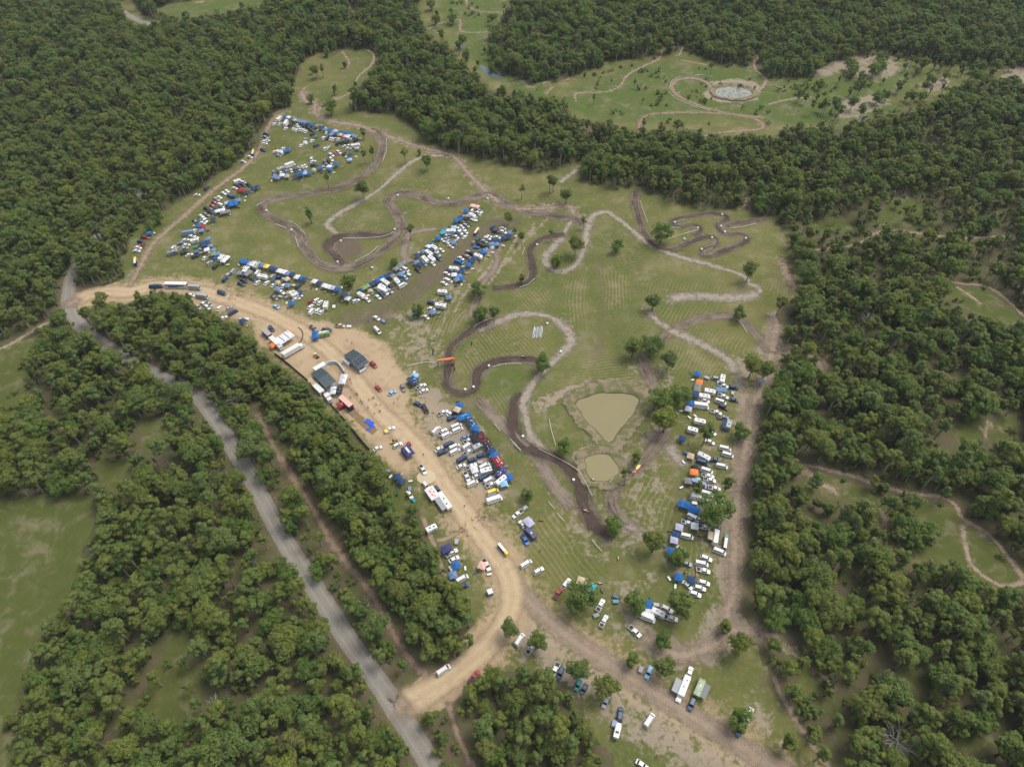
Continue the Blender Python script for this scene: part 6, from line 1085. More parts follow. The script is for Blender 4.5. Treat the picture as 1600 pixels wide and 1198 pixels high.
named_canopy(15, 447, 572, -8, 3.4, 3.2, 'o', 'orange canopy with white print in the east camp', ('w', [(-.4, .3, .7, .15, .7), (.5, -.4, .6, .14, .7)])); named_canopy(15, 290, 1072, -18, 4.6, 3.4, 'b', 'bright blue canopy, left of the two large blue ones in the east camp'); named_canopy(15, 448, 1155, -15, 4.6, 3.4, 'b', 'bright blue canopy, right of the two large blue ones in the east camp')
x, y, rz, a_, b_ = placed(14, 772, 430, -5, 2.3); one(awning(x, y, rz, 'l', 5.2, 2.4), 'slate blue awning on the white ute at the top of the east camp', 'awning'); x, y, rz, a_, b_ = placed(14, 838, 975, 75, 2.3); one(awning(x, y, rz, 'n', 5.0, 2.6), 'dark awning on the grey caravan beside the wheel track', 'awning')
x, y, rz, a_, b_ = placed(16, 815, 465, 82, 2.3); one(awning(x, y, rz, 'c', 3.8, 2.8), 'cream awning beside the white motorhome in the lower east camp', 'awning')
x, y, rz, a_, b_ = placed(16, 1042, 548, 82, 2.2); one(toilets(x, y, rz, n=4, roof='w', last='t', L=6.4), 'row of four white roofed portable toilets by the east wheel track', 'toilets')
named_canopy(17, 420, 532, -10, 4.4, 3.8, 'b', 'blue canopy at the back of the large white camper'); x, y, rz, a_, b_ = placed(17, 432, 622, -20, 2.4); one(awning(x, y, rz, 'w', 6.0, 1.8), 'long white awning along the large white camper', 'awning')
named_canopy(18, 968, 205, -20, 3.8, 3.2, 'c', 'cream canopy over the small camp by the fork'); named_canopy(14, 1410, 298, 30, 2.0, 2.0, 'L', 'small sky blue shelter beside the east wheel track')
x, y, rz, a_, b_ = placed(20, 292, 385, 69, 1.6); one(caravan(x, y, rz, 'w', 7.6, 2.4), 'long white caravan hitched to the white ute near the bottom', 'caravan'); x, y, rz, a_, b_ = placed(20, 213, 380, 69, 2.3); one(awning(x, y, rz, 's', 5.0, 2.6), 'silver awning on the long white caravan near the bottom', 'awning')
x, y, rz, a_, b_ = placed(20, 235, 520, 69, .9); one(trailer(x, y, rz, 'w', 3.4, 2.0), 'white frame trailer at the end of the long white caravan', 'trailer')
x, y, rz, a_, b_ = placed(20, 470, 405, 67, 1.6); t = caravan(x, y, rz, 'g', 6.6, 2.5); one(t, 'olive green caravan with solar panels on its roof', 'caravan')
for i, (u, v) in enumerate([(-2.4, .5), (-1.4, .55), (1.2, .5), (2.3, -.5), (-.9, -.6)]): m = MB(); m.box((u, v, 2.78), (.9, .6, .05), SOLAR); m.obj('solar_panel', t)
x, y, rz, a_, b_ = placed(20, 530, 440, 65, 2.3); one(awning(x, y, rz, 'q', 5.2, 2.6), 'dark grey awning on the olive green caravan', 'awning')
x, y, rz, a_, b_ = placed(19, 840, 810, 76, 1.4); t = vehicle('u', x, y, rz, 'w', 5); one(t, 'white slide-on camper ute below the blue wagon', 'camper'); m = MB(); m.loft([rr(-2.6, .98, .9, 2.5), rr(.1, .98, .9, 2.6), rr(1.1, .95, 1.75, 2.6), rr(1.4, .9, 1.9, 2.4)], paint('w')); m.obj('camper_box', t); m = MB(); m.box((-.9, 0, 2.63), (.7, 1.1, .08), GLASS); m.obj('roof_hatch', t)
# white and blue toilet cabin alone in the wedge
x, y, rz, a_, b_ = placed(13, 922, 985, 20, 2.2); t = empty('portable_toilet', (x, y), rz); m = MB(); m.box((0, 0, 1.05), (2.0, 2.0, 2.1), paint('b')); m.obj('cabin', t); m = MB(); m.box((0, 0, 2.18), (2.1, 2.1, .16), paint('w'), top=.9); m.obj('roof', t); m = MB(); m.box((1.01, 0, 1.0), (.05, .8, 1.8), paint('w')); m.obj('door', t); one(t, 'blue toilet cabin with white roof alone in the grass wedge', 'toilet')
# coach at the entry road
x, y, rz, a_, b_ = placed(7, 435, 110, -1, 2.4); t = empty('coach', (x, y), rz); L = 12.2
m = MB(); m.loft([rr(-L / 2, 1.2, .4, 3.2, .25), rr(-L / 2 + .2, 1.25, .35, 3.3, .25), rr(L / 2 - .3, 1.25, .35, 3.3, .25), rr(L / 2, 1.15, .4, 3.0, .25)], paint('w')); m.obj('body', t)
for k in range(7):
    for sy in (-1, 1): m = MB(); m.box((-L / 2 + 1.2 + k * 1.5, sy * 1.26, 2.35), (1.3, .05, .8), GLASS); m.obj('window', t)
m = MB(); m.box((-1.5, -1.275, 1.35), (5.5, .04, 1.0), paint('b')); m.box((2.2, -1.275, 1.3), (1.4, .04, .8), paint('c')); m.obj('side_print', t); m = MB(); m.box((L / 2 - .02, 0, 2.1), (.08, 2.1, 1.2), GLASS); m.obj('windscreen', t); wheels(t, [(xx, sy * 1.1, .34) for xx in (L / 2 - 2.4, -L / 2 + 2.6) for sy in (-1, 1)])
one(t, 'long white coach with blue side print on the entry road', 'coach')
# skid loader and small digger
def loader(sh, a, b, ang, label, c1='y', c2='w'):
    x, y, rz, px, py = placed(sh, a, b, ang, .8); t = empty('skid_loader', (x, y), rz)
    m = MB(); m.box((-.3, 0, .85), (1.7, 1.1, .8), paint(c1)); m.obj('chassis', t); m = MB(); m.box((.1, 0, 1.6), (1.1, .95, .8), GLASS, top=.85); m.box((.1, 0, 2.03), (1.0, .85, .08), paint(c2)); m.obj('cab', t)
    for sy in (-1, 1): m = MB(); m.tube([(-.9, sy * .65, 1.5), (.6, sy * .65, 1.4), (1.5, sy * .65, .4)], .09, paint(c1), 5); m.obj('lift_arm', t)
    m = MB(); m.slab([(1.4, -.95, .15), (2.1, -.95, .12), (2.1, .95, .12), (1.4, .95, .15)], (0, 0, 1), .1, DARKM); m.box((1.42, 0, .4), (.1, 1.9, .6), DARKM); m.obj('bucket', t); wheels(t, [(xx, sy * .65, .34) for xx in (.45, -.8) for sy in (-1, 1)]); return one(t, label, 'loader')
loader(8, 745, 597, -50, 'yellow and white skid loader with bucket on the tan ground'); loader(9, 975, 945, 20, 'yellow skid loader beside the white wagon and purple marquee', 'y', 'k')
# cream umbrellas
for i, (a, b) in enumerate([(690, 900), (732, 940)]):
    x, y, rz, px, py = placed(8, a, b, 0, 2.5); t = empty('market_umbrella', (x, y)); m = MB()
    m.loft([[(math.cos(k * .785) * q, math.sin(k * .785) * q, z) for k in range(8)] for q, z in ((1.9, 2.3), (1.1, 2.65), (.1, 2.95))], fabric('c')); m.obj('canopy', t); m = MB(); m.tube([(0, 0, 0), (0, 0, 2.9)], .04, STEEL, 6); m.obj('pole', t)
    one(t, ['upper', 'lower'][i] + ' of two round cream umbrellas behind the larger shed', 'umbrella', 'cream umbrellas')
# sand pits with blue mats
SANDM = mat('raked_brown_sand', (0.21, 0.135, 0.07), 0.95, dirt=.4); MATM = mat('blue_vinyl', (0.012, 0.09, 0.55), 0.5)
for i, q in enumerate([[(462, 620), (535, 570), (590, 622), (522, 672)], [(530, 675), (588, 628), (665, 680), (590, 745)], [(598, 742), (640, 705), (715, 770), (672, 815)], [(690, 822), (760, 770), (800, 810), (740, 865)]]):
    pts = [S_(9, *p) for p in q]; c = np.mean(pts, 0); m = MB(); m.loft([[(p[0], p[1], .055) for p in pts], [(c[0] + (p[0] - c[0]) * .97, c[1] + (p[1] - c[1]) * .97, .16) for p in pts]], SANDM); o = m.obj('sand_pit')
    one(o, ['first brown sand pit beside the event truck', 'second brown sand pit from the event truck', 'third brown sand pit, half framed by blue mats', 'last brown sand pit, farthest from the event truck'][i], 'sand pit', 'sand pits')
for i, (a, b, c_, d, w_) in enumerate([(458, 614, 540, 566, .7), (665, 700, 745, 752, 2.4), (680, 818, 760, 765, 1.2)]):
    p = np.array(S_(9, a, b)); q = np.array(S_(9, c_, d)); L = np.linalg.norm(q - p); m = MB(); m.box((0, 0, .25), (L, w_, .28), MATM); o = m.obj('vinyl_mat'); o.location = (*((p + q) / 2), 0); o.rotation_euler = (0, 0, math.atan2(*(q - p)[::-1]))
    one(o, ['narrow bright blue mat at the first sand pit', 'wide bright blue mat between the sand pits', 'middle width bright blue mat at the last sand pit'][i], 'mat', 'blue mats at the sand pits')
# start arch
p = np.array(P(686, 572)); q = np.array(P(708, 569)); L = np.linalg.norm(q - p) + 1.0; t = empty('start_arch', tuple((p + q) / 2), math.atan2(*(q - p)[::-1]))
m = MB(); m.box((0, 0, 4.2), (L, .9, .9), paint('o'), top=.96); m.obj('crossbar', t)
for s_ in (-1, 1): m = MB(); m.box((s_ * L / 2, 0, 2.0), (.9, .9, 4.0), paint('o' if s_ > 0 else 's')); m.obj('leg', t)
m = MB(); m.box((0, -.47, 4.2), (L * .6, .04, .35), WHITE); m.obj('banner_print', t); one(t, 'orange inflatable arch over the start of the race track', 'arch')
# feather flags
for i, (a, b, c_) in enumerate([(676, 553, 'r'), (676, 558, 'n'), (713, 547, 'r'), (709, 575, 'n'), (711, 580, 'd'), (716, 541, 'd'), (723, 544, 'L'), (736, 542, 'n'), (722, 594, 'b')]):
    x, y = P(a, b); t = empty('feather_flag', (x, y), i); m = MB(); m.tube([(0, 0, 0), (0, 0, 3.2), (.25, 0, 3.7)], .03, STEEL, 4); m.obj('pole', t); m = MB(); m.slab([(.03, 0, .9), (.75, 0, .9), (.8, 0, 3.0), (.05, 0, 3.6)], (0, 1, 0), .03, fabric(c_)); m.obj('flag_cloth', t)
    one(t, f"{CNAME[c_]} feather flag " + ['left of the arch, upper', 'left of the arch, lower', 'above the arch beside the dark track', 'right foot of the arch', 'just below the right foot of the arch', 'above the arch in the grass', 'in the grass up from the arch, middle', 'in the grass up from the arch, right', 'lying out in the grass below the arch'][i], 'flag', 'feather flags')
# pipe stack
x, y = P(840, 520); rz = heading(840, 520, 82)
PIPEM = mat('pale_plastic_pipe', (0.40, 0.47, 0.49), 0.5); t = empty('pipe_stack', (x, y), rz)
for k in range(16):
    m = MB(); L = 6.5 + (k * 37 % 5) * .5; m.tube([(-L / 2, 0, 0), (L / 2, 0, 0)], .16, PIPEM if k % 3 else WHITE, 6); o = m.obj('pipe', t); o.location = ((k * 13 % 7) * .25 - .6, (k % 8 - 3.5) * .62, .18 + .3 * (k // 8)); o.rotation_euler = (0, 0, ((k * 29) % 7 - 3) * .02)
one(t, 'stack of pale blue grey pipes in the grass by the sandy loop', 'pipes')
# safety drums at the bends
for i, (a, b) in enumerate([(417, 331), (456, 361), (533, 378), (528, 411), (617, 360), (622, 307), (701, 312), (762, 312), (839, 384), (764, 573), (727, 610), (740, 606), (817, 683), (896, 751), (1054, 349), (1090, 358), (1128, 337), (1126, 355), (1132, 364), (1165, 374), (1112, 373), (1069, 375), (1096, 391), (876, 551), (855, 507), (582, 420)]):
    x, y = P(a, b)
    if i == 0:
        t = empty('marker_drum', (x, y)); m = MB(); m.loft([[(math.cos(k * .785) * .55, math.sin(k * .785) * .55, z) for k in range(8)] for z in (.02, 1.1)], mat('teal_white_plastic', (.42, .62, .62), .5)); m.obj('drum', t); m = MB(); m.loft([[(math.cos(k * .785) * q, math.sin(k * .785) * q, z) for k in range(8)] for q, z in ((.6, 1.1), (.6, 1.2), (.3, 1.28))], WHITE); m.obj('lid', t); d0 = t
    else:
        t = d0.copy(); C.objects.link(t); t.location = (x, y, 0)
        for ch in d0.children: c_ = ch.copy(); C.objects.link(c_); c_.parent = t
    d_lab = ['the outermost left bend of the left loop', 'the lower left of the left loop', 'the dark puddle inside the left loop', 'the bottom of the left loop', 'the inner side of the second bend', 'the top left of the second bend', 'the dark hollow of the upper straight', 'the right end of the upper straight', 'the left dark bend beside the horseshoe', 'the middle dark bend below the pipes', 'the bottom of the arch bend, left one', 'the bottom of the arch bend, right one',
             'the dark straight near the dams', 'the bend left of the small dam', 'the far left leaf of the clover', 'the inner left leaf of the clover', 'the top leaf of the clover', 'the waist of the clover, upper', 'the waist of the clover, lower', 'the right leaf of the clover', 'the lower middle leaf of the clover', 'the lower left leaf of the clover', 'the bottom leaf of the clover', 'the sandy loop below the pipes', 'the sandy loop above the pipes', 'the finish of the left loop'][i]
    tag(t, f'round pale teal marker drum at {d_lab}', 'marker drum', 'marker drums along the race track')
# track ropes: thin white rails on posts
ROPE = [([(858, 657), (862, 676), (868, 697)], 'left of the large dam'), ([(842, 703), (865, 714), (888, 726), (903, 736)], 'along the dark straight, upper part'), ([(903, 736), (914, 754), (925, 776)], 'along the dark straight, lower part'), ([(800, 692), (813, 705)], 'beside the dark bend left of the dams'), ([(870, 803), (882, 816)], 'in the slashed grass by the road'), ([(857, 785), (866, 796)], 'in the slashed grass, upper short one'),
        ([(1000, 316), (1006, 334), (1012, 350)], 'beside the top of the dark track'), ([(1043, 375), (1065, 368), (1090, 361)], 'inside the lower left of the clover'), ([(1050, 357), (1063, 358)], 'inside the left leaf of the clover'), ([(637, 574), (660, 568), (686, 567)], 'from the shed ground to the arch'), ([(400, 324), (414, 317)], 'outside the left loop'), ([(432, 352), (448, 358)], 'below the outer left bend'), ([(462, 372), (467, 388)], 'left of the left loop straight'),
        ([(452, 347), (465, 354), (478, 368)], 'inside the left loop straight'), ([(555, 410), (575, 400), (592, 386)], 'outside the bottom of the left loop'), ([(536, 374), (565, 374), (600, 371), (616, 364)], 'along the inner dark lane'), ([(773, 664), (781, 674)], 'in the grass right of the blue canopies'), ([(797, 687), (806, 696), (814, 705)], 'in the grass right of the black marquees'), ([(1140, 358), (1160, 356), (1180, 351)], 'below the right arm of the clover'),
        ([(816, 400), (820, 388)], 'left of the dark bend by the horseshoe'), ([(835, 437), (825, 446), (812, 451)], 'below the dark bend by the horseshoe'), ([(604, 218), (604, 235), (598, 255)], 'right of the far bend below the tents'), ([(740, 512), (755, 504), (768, 499)], 'beside the pair of trees'), ([(770, 575), (790, 570), (815, 570)], 'under the middle dark bend'), ([(1150, 500), (1160, 510), (1166, 520)], 'right of the arched track'), ([(925, 845), (934, 856), (940, 862)], 'in the bright grass near the fork'), ([(952, 755), (958, 748)], 'beside the small dam'),
        ([(1045, 145), (1055, 155), (1080, 166), (1110, 175)], 'along the far loop in the top field'), ([(1046, 140), (1050, 128), (1062, 121)], 'round the left end of the far loop'), ([(1113, 122), (1098, 119), (1085, 120)], 'round the top of the far loop')]
for pts, wh in ROPE:
    Pn = curve(atn(pts), 3.0); t = empty('track_rope', tuple(Pn[0])); loc = Pn - Pn[0]; m = MB(); m.tube([(p[0], p[1], 1.0) for p in loc], .10, WHITE, 4); m.obj('tape', t); pm = None
    for k in range(0, len(loc), 2):
        if pm is None: b = MB(); b.box((0, 0, .55), (.09, .09, 1.1), WHITE); pm = b.mesh('post')
        o = link('post', pm, t); o.location = (loc[k][0], loc[k][1], 0)
    one(t, f'white track tape on posts {wh}', 'track tape', 'white track tapes')
for i, (pts, wh) in enumerate([([(573, 410), (578, 424)], 'steeper'), ([(568, 412), (577, 422), (580, 428)], 'longer')]): pass
# shade cloth fence along the wood
SHADE = mat('shade_cloth', (0.035, 0.05, 0.048), 0.85); FW = [Spx(8, 235, 590), Spx(8, 330, 660), Spx(8, 440, 748), Spx(8, 560, 850), Spx(8, 690, 965), Spx(8, 830, 1090), Spx(9, 330, 600), Spx(9, 420, 700), Spx(9, 520, 820), Spx(9, 620, 945), Spx(9, 710, 1045)]
def panel_fence(pts, h, material, name, label, cat, spacing=3.0, th=.06):
    Pn = curve(atn(pts), spacing); t = empty(name, tuple(Pn[0])); pm = None
    for k in range(len(Pn) - 1):
        a, b = Pn[k] - Pn[0], Pn[k + 1] - Pn[0]; L = np.linalg.norm(b - a); m = MB(); m.box((L / 2, 0, h / 2 + .05), (L - .08, th, h), material); o = m.obj('panel', t); o.location = (a[0], a[1], 0); o.rotation_euler = (0, 0, math.atan2(b[1] - a[1], b[0] - a[0]))
        if pm is None: m = MB(); m.box((0, 0, (h + .2) / 2), (.08, .08, h + .2), STEEL); pm = m.mesh('post')
        o = link('post', pm, t); o.location = (a[0], a[1], 0)
    return one(t, label, cat)
panel_fence(FW, 1.7, SHADE, 'shade_cloth_fence', 'long dark shade cloth fence between the staging ground and the wood', 'fence')
GARD = [Spx(8, 845, 750), Spx(8, 900, 715), Spx(8, 980, 703), Spx(8, 1030, 720), Spx(8, 1075, 775), Spx(8, 1110, 830)]
panel_fence(GARD, 2.0, mat('white_fence_banner', (.5, .54, .58), .7), 'banner_fence', 'curved fence of pale banners round the garden by the larger shed', 'fence', 2.4, .5)
# black drain pipe curling on the ground
Pn = curve(atn([Spx(8, 530, 255), Spx(8, 570, 290), Spx(8, 585, 340), Spx(8, 575, 400), Spx(8, 548, 445)]), 1.5); m = MB(); m.tube([(p[0], p[1], .2) for p in Pn], .22, mat('black_plastic', (.02, .02, .022), .6), 6); o = m.obj('drain_pipe'); one(o, 'curled black drain pipe on the tan ground above the semi trailer', 'pipe')
# a trench dug between camp wedge and wood
M_TR = ribbon_material('trench_soil', b_path, 0.35, 0.5); ribbon('trench', [Spx(13, 60, 0), Spx(13, 110, 130), Spx(13, 175, 290), Spx(13, 240, 440), Spx(13, 300, 640), Spx(13, 400, 860), Spx(13, 500, 1090)], 1.8, M_TR, dark=.55); ribbon('trench', [Spx(13, 190, 350), Spx(13, 330, 345), Spx(13, 450, 290), Spx(13, 590, 225)], 1.8, M_TR, dark=.8); ribbon('trench', [Spx(13, 250, 450), Spx(13, 330, 390), Spx(13, 360, 345)], 1.6, M_TR, dark=.8)
# kayaks / canoes by the small dam
for i, (a, b, c_, ang) in enumerate([(997, 730, 'y', 50), (992, 737, 'r', 35)]):
    x, y = P(a, b); t = empty('dinghy', (x, y), heading(a, b, ang)); m = MB(); m.loft([[(xx, w_ * s_, z) for s_, z in ((-1, .3), (-.7, .02), (.7, .02), (1, .3), (.6, .25), (-.6, .25))] for xx, w_ in ((-1.6, .2), (-1.0, .55), (.6, .6), (1.3, .4), (1.7, .06))], paint(c_)); m.obj('hull', t); m = MB(); m.box((0, 0, .28), (.25, .9, .05), WHITE); m.obj('seat', t); one(t, f'small {CNAME[c_]} boat on the bank of the small dam', 'boat', 'boats by the small dam')
# spoil heaps of reddish timber by the roads
LOGM = mat('cut_red_timber', (.22, .09, .05), .9)
for i, (a, b, n_, wh) in enumerate([(372, 461, 22, 'beside the entry road near the two dark wagons'), (727, 827, 22, 'on the left verge of the dirt road'), (755, 810, 26, 'on the right verge of the dirt road'), (353, 476, 10, 'at the roadside wood')]):
    x, y = P(a, b); t = empty('brush_heap', (x, y)); r = random.Random(i)
    for k in range(n_):
        L = r.uniform(1, 2.6); an = r.uniform(0, 3.14); m = MB(); m.tube([(-L / 2, 0, 0), (0, .1, r.uniform(0, .3)), (L / 2, 0, 0)], .07, LOGM if k % 4 else DEAD, 4); o = m.obj('stick', t); o.location = (r.gauss(0, 2.2), r.gauss(0, 1.6), .12 + .25 * r.random()); o.rotation_euler = (0, 0, an)
    one(t, f'scattered heap of reddish cut branches {wh}', 'branch heap', 'heaps of cut branches')
# utility poles lying bare: tall pale poles seen at the wood edge
for i, (a, b, h) in enumerate([(1171, 719, 9.5), (124, 447, 9)]):
    x, y = P(a, b); m = MB(); m.tube([(0, 0, 0), (0, 0, h)], [.16, .1], DEAD if i == 0 else DARKBARK, 6); t = empty('pole', (x, y)); m.obj('shaft', t); m = MB(); m.box((0, 0, h - .6), (1.6, .1, .12), DARKM); m.obj('crossarm', t); one(t, ['pale bare pole beside the east wheel track', 'dark pole at the junction of gravel and dirt road'][i], 'pole')

# ---------------------------------------------------------------- people
SKIN = mat('skin', (.42, .26, .18), .6, dirt=.05)
def person(x, y, rz, shirt, trousers, pose, hat):
    """one continuous body: lofted rings from feet to crown, limbs grown out of the trunk with a skin modifier"""
    key = ('person', pose)
    if key not in MESH:
        me = bpy.data.meshes.new('body'); st = .16 if pose == 'walk' else .02; sit = pose == 'sit'
        if sit: V = [(0, 0, .62), (0, 0, .95), (0, 0, 1.12), (0, 0, 1.22), (.02, 0, 1.36), (.42, -.12, .58), (.45, -.13, .08), (.55, -.13, .04), (.42, .12, .58), (.45, .13, .08), (.55, .13, .04), (0, -.2, 1.06), (.1, -.27, .82), (.32, -.2, .72), (.42, -.18, .68), (0, .2, 1.06), (.1, .27, .82), (.32, .2, .72), (.42, .18, .68)]
        else: V = [(0, 0, .96), (0, 0, 1.25), (0, 0, 1.42), (0, 0, 1.52), (.02, 0, 1.66), (st, -.11, .52), (-st * .4, -.11, .08), (.12 - st * .4, -.12, .04), (-st, .11, .52), (-st * 1.6, .11, .1), (.1 - st * 1.6, .12, .04), (0, -.2, 1.38), (-.03, -.28, 1.1), (.1, -.27, .87), (.14, -.26, .78), (0, .2, 1.38), (.05, .28, 1.1), (.2, .25, .9), (.25, .24, .82)]
        E = [(0, 1), (1, 2), (2, 3), (3, 4), (0, 5), (5, 6), (6, 7), (0, 8), (8, 9), (9, 10), (2, 11), (11, 12), (12, 13), (13, 14), (2, 15), (15, 16), (16, 17), (17, 18)]
        me.from_pydata(V, E, []); o = bpy.data.objects.new('tmp', me); C.objects.link(o); md = o.modifiers.new('skin', 'SKIN'); rad = [.15, .16, .13, .06, .105, .085, .05, .045, .085, .05, .045, .065, .05, .038, .045, .065, .05, .038, .045]
        for i, v in enumerate(me.skin_vertices[0].data): v.radius = (rad[i], rad[i]); v.use_root = (i == 0)
        sb = o.modifiers.new('sub', 'SUBSURF'); sb.levels = 1
        dg = bpy.context.evaluated_depsgraph_get(); dg.update(); ev = o.evaluated_get(dg); nm = bpy.data.meshes.new_from_object(ev); nm.name = 'body'; bpy.data.objects.remove(o)
        lim = (.6, 1.12, 1.2) if sit else (.93, 1.44, 1.52); nm.materials.clear()
        for m in (SLOT, SLOT, SKIN): nm.materials.append(m)
        for p in nm.polygons:
            z = p.center.z; far = abs(p.center.y) > .2 and z < lim[1] - .33 and z > .5; leg = (z < lim[0]) and not far
            if sit: leg = z < .64
            p.material_index = 0 if leg else (2 if (z > lim[2] or far) else 1)
        MESH[key] = nm
    t = empty('person', (x, y), rz); o = link('body', MESH[key], t)
    o.material_slots[0].link = 'OBJECT'; o.material_slots[0].material = fabric(trousers); o.material_slots[1].link = 'OBJECT'; o.material_slots[1].material = fabric(shirt)
    def hair():
        b = MB(); b.loft([[(math.cos(k * 1.047) * q + .01, math.sin(k * 1.047) * q, z) for k in range(6)] for q, z in ((.115, 0), (.12, .07), (.08, .13), (.01, .145))], SLOT); return b.mesh('hair')
    h = link('hat' if hat != 'k' else 'hair', cached('hair', hair), t); recolour(h, fabric(hat)); h.location = (.01, 0, 1.67 if pose != 'sit' else 1.37); return t
PEOPLE = [(8, 1138, 415, 'k', 'k', 'stand'), (8, 1196, 440, 'n', 'k', 'walk'), (8, 1490, 945, 'L', 'n', 'stand'), (8, 1185, 1025, 'L', 'n', 'walk'), (8, 1240, 1065, 'y', 'k', 'stand'), (8, 1265, 1085, 'k', 'k', 'walk'), (8, 1465, 1125, 'k', 'n', 'stand'), (8, 1410, 1150, 'c', 'k', 'stand'), (8, 1330, 1185, 'L', 'n', 'stand'), (8, 1305, 1165, 'g', 'k', 'walk'), (8, 1080, 705, 'k', 'q', 'stand'), (8, 900, 690, 'r', 'k', 'stand'),
          (8, 1175, 895, 'k', 'k', 'stand'), (8, 1190, 935, 'o', 'n', 'stand'), (8, 1130, 975, 'k', 'n', 'walk'), (8, 1155, 985, 'q', 'k', 'stand'), (9, 628, 492, 'L', 'w', 'stand'), (9, 607, 472, 'g', 'k', 'stand'), (9, 700, 465, 'k', 'c', 'walk'), (9, 752, 440, 'k', 'k', 'stand'), (9, 740, 450, 'w', 'k', 'stand'), (9, 783, 518, 'q', 'k', 'walk'), (9, 828, 520, 'c', 'n', 'stand'), (9, 690, 550, 'g', 'k', 'walk'), (9, 765, 620, 'k', 'k', 'stand'), (9, 828, 598, 'r', 'k', 'stand'), (9, 820, 590, 'k', 'c', 'stand'),
          (9, 560, 395, 'w', 'k', 'stand'), (9, 570, 405, 'k', 'k', 'stand'), (9, 490, 440, 'k', 'n', 'stand'), (9, 985, 500, 'k', 'n', 'walk'), (9, 1028, 455, 'q', 'k', 'stand'), (9, 1125, 295, 'k', 'k', 'stand'), (9, 1165, 330, 'n', 'k', 'walk'), (9, 1053, 420, 'L', 'c', 'stand'), (9, 1105, 375, 'g', 'g', 'walk'), (9, 1318, 1090, 'k', 'k', 'walk'), (9, 490, 235, 'k', 'k', 'stand'), (12, 1083, 800, 'k', 'k', 'walk'), (19, 1265, 1070, 'o', 'k', 'walk'), (19, 1262, 1092, 'w', 'o', 'stand'),
          (4, 925, 812, 'k', 'k', 'stand'), (5, 375, 790, 'r', 'k', 'stand'), (5, 250, 890, 'r', 'k', 'stand'), (11, 1108, 392, 'r', 'n', 'stand'), (11, 1180, 528, 'L', 'n', 'stand'), (11, 1298, 835, 'L', 'n', 'stand'), (10, 700, 945, 'o', 'k', 'stand'), (1, 1190, 825, 'o', 'r', 'stand'), (1, 1410, 570, 'r', 'k', 'stand'), (6, 1155, 150, 'o', 'k', 'stand'), (21, 545, 345, 'r', 'k', 'stand'), (21, 640, 800, 'k', 'k', 'walk'), (18, 1150, 350, 'r', 'n', 'stand'), (16, 265, 60, 'p', 'r', 'stand'), (15, 175, 1150, 'r', 'w', 'stand')]
for i, (sh, a, b, s1, s2, po) in enumerate(PEOPLE):
    x, y = S_(sh, a, b, .8); px, py = Spx(sh, a, b); o = person(x, y, i * 1.7, s1, s2, po, ['k', 'k', 'w', 'c'][i % 4]); reg(o, 'H', s1, sh, px, py)
# ---------------------------------------------------------------- dirt bikes, chairs, tables round the canopies
def bike(x, y, rz, col):
    t = empty('dirt_bike', (x, y), rz)
    def wh():
        b = MB(); ring = [(math.cos(k * math.pi / 5) * .34, -.05, math.sin(k * math.pi / 5) * .34) for k in range(10)]; b.loft([ring, [(q[0], .05, q[2]) for q in ring]], TYRE); return b.mesh('bike_wheel')
    def bd(): b = MB(); b.loft([[(-.75, -.09, .8), (-.75, .09, .8), (-.75, .06, .9), (-.75, -.06, .9)], [(-.1, -.13, .55), (-.1, .13, .55), (-.1, .12, .92), (-.1, -.12, .92)], [(.35, -.12, .6), (.35, .12, .6), (.35, .1, 1.0), (.35, -.1, 1.0)], [(.8, -.07, .75), (.8, .07, .75), (.8, .06, .82), (.8, -.06, .82)]], SLOT); b.tube([(.35, 0, 1.0), (.72, 0, .34)], .05, STEEL, 4); b.tube([(-.2, 0, .5), (-.7, 0, .34)], .05, STEEL, 4); b.box((.05, 0, .42), (.4, .25, .3), DARKM); return b.mesh('bike_body')
    def hb(): b = MB(); b.tube([(.3, -.4, 1.05), (.35, 0, 1.05), (.3, .4, 1.05)], .03, DARKM, 4); return b.mesh('handlebar')
    o = link('body', cached('bd', bd), t); recolour(o, paint(col)); link('handlebar', cached('hb', hb), t)
    for xx in (-.7, .72): o = link('wheel', cached('bw', wh), t); o.location = (xx, 0, .34)
    return t
def chair(x, y, rz, col):
    t = empty('camp_chair', (x, y), rz)
    def st(): b = MB(); b.box((0, 0, .42), (.5, .55, .05), SLOT); return b.mesh('seat')
    def bk(): b = MB(); b.slab([(-.22, -.27, .45), (-.22, .27, .45), (-.36, .27, .95), (-.36, -.27, .95)], (1, 0, .3), .04, SLOT); return b.mesh('backrest')
    def fr():
        b = MB()
        for sy in (-.26, .26): b.tube([(-.25, sy, 0), (.25, sy, .6)], .02, STEEL, 4); b.tube([(.25, sy, 0), (-.25, sy, .6)], .02, STEEL, 4)
        return b.mesh('frame')
    for nm, f in (('seat', st), ('backrest', bk)): o = link(nm, cached('ch' + nm, f), t); recolour(o, fabric(col))
    link('frame', cached('chfr', fr), t); return t
def table(x, y, rz, col='w'):
    t = empty('folding_table', (x, y), rz)
    def tp(): b = MB(); b.box((0, 0, .74), (1.8, .75, .05), SLOT); return b.mesh('table_top')
    def lg(): b = MB(); b.tube([(0, -.3, 0), (0, -.3, .72)], .025, STEEL, 4); b.tube([(0, .3, 0), (0, .3, .72)], .025, STEEL, 4); return b.mesh('leg')
    o = link('table_top', cached('tp', tp), t); recolour(o, paint(col))
    for xx in (-.75, .75): o = link('leg', cached('lg', lg), t); o.location = (xx, 0, 0)
    return t
r = random.Random(77); placed_xy = [(d['x'], d['y']) for d in THINGS if d['k'] != 'H']; homes = [d for d in THINGS if d['k'] in 'gG']
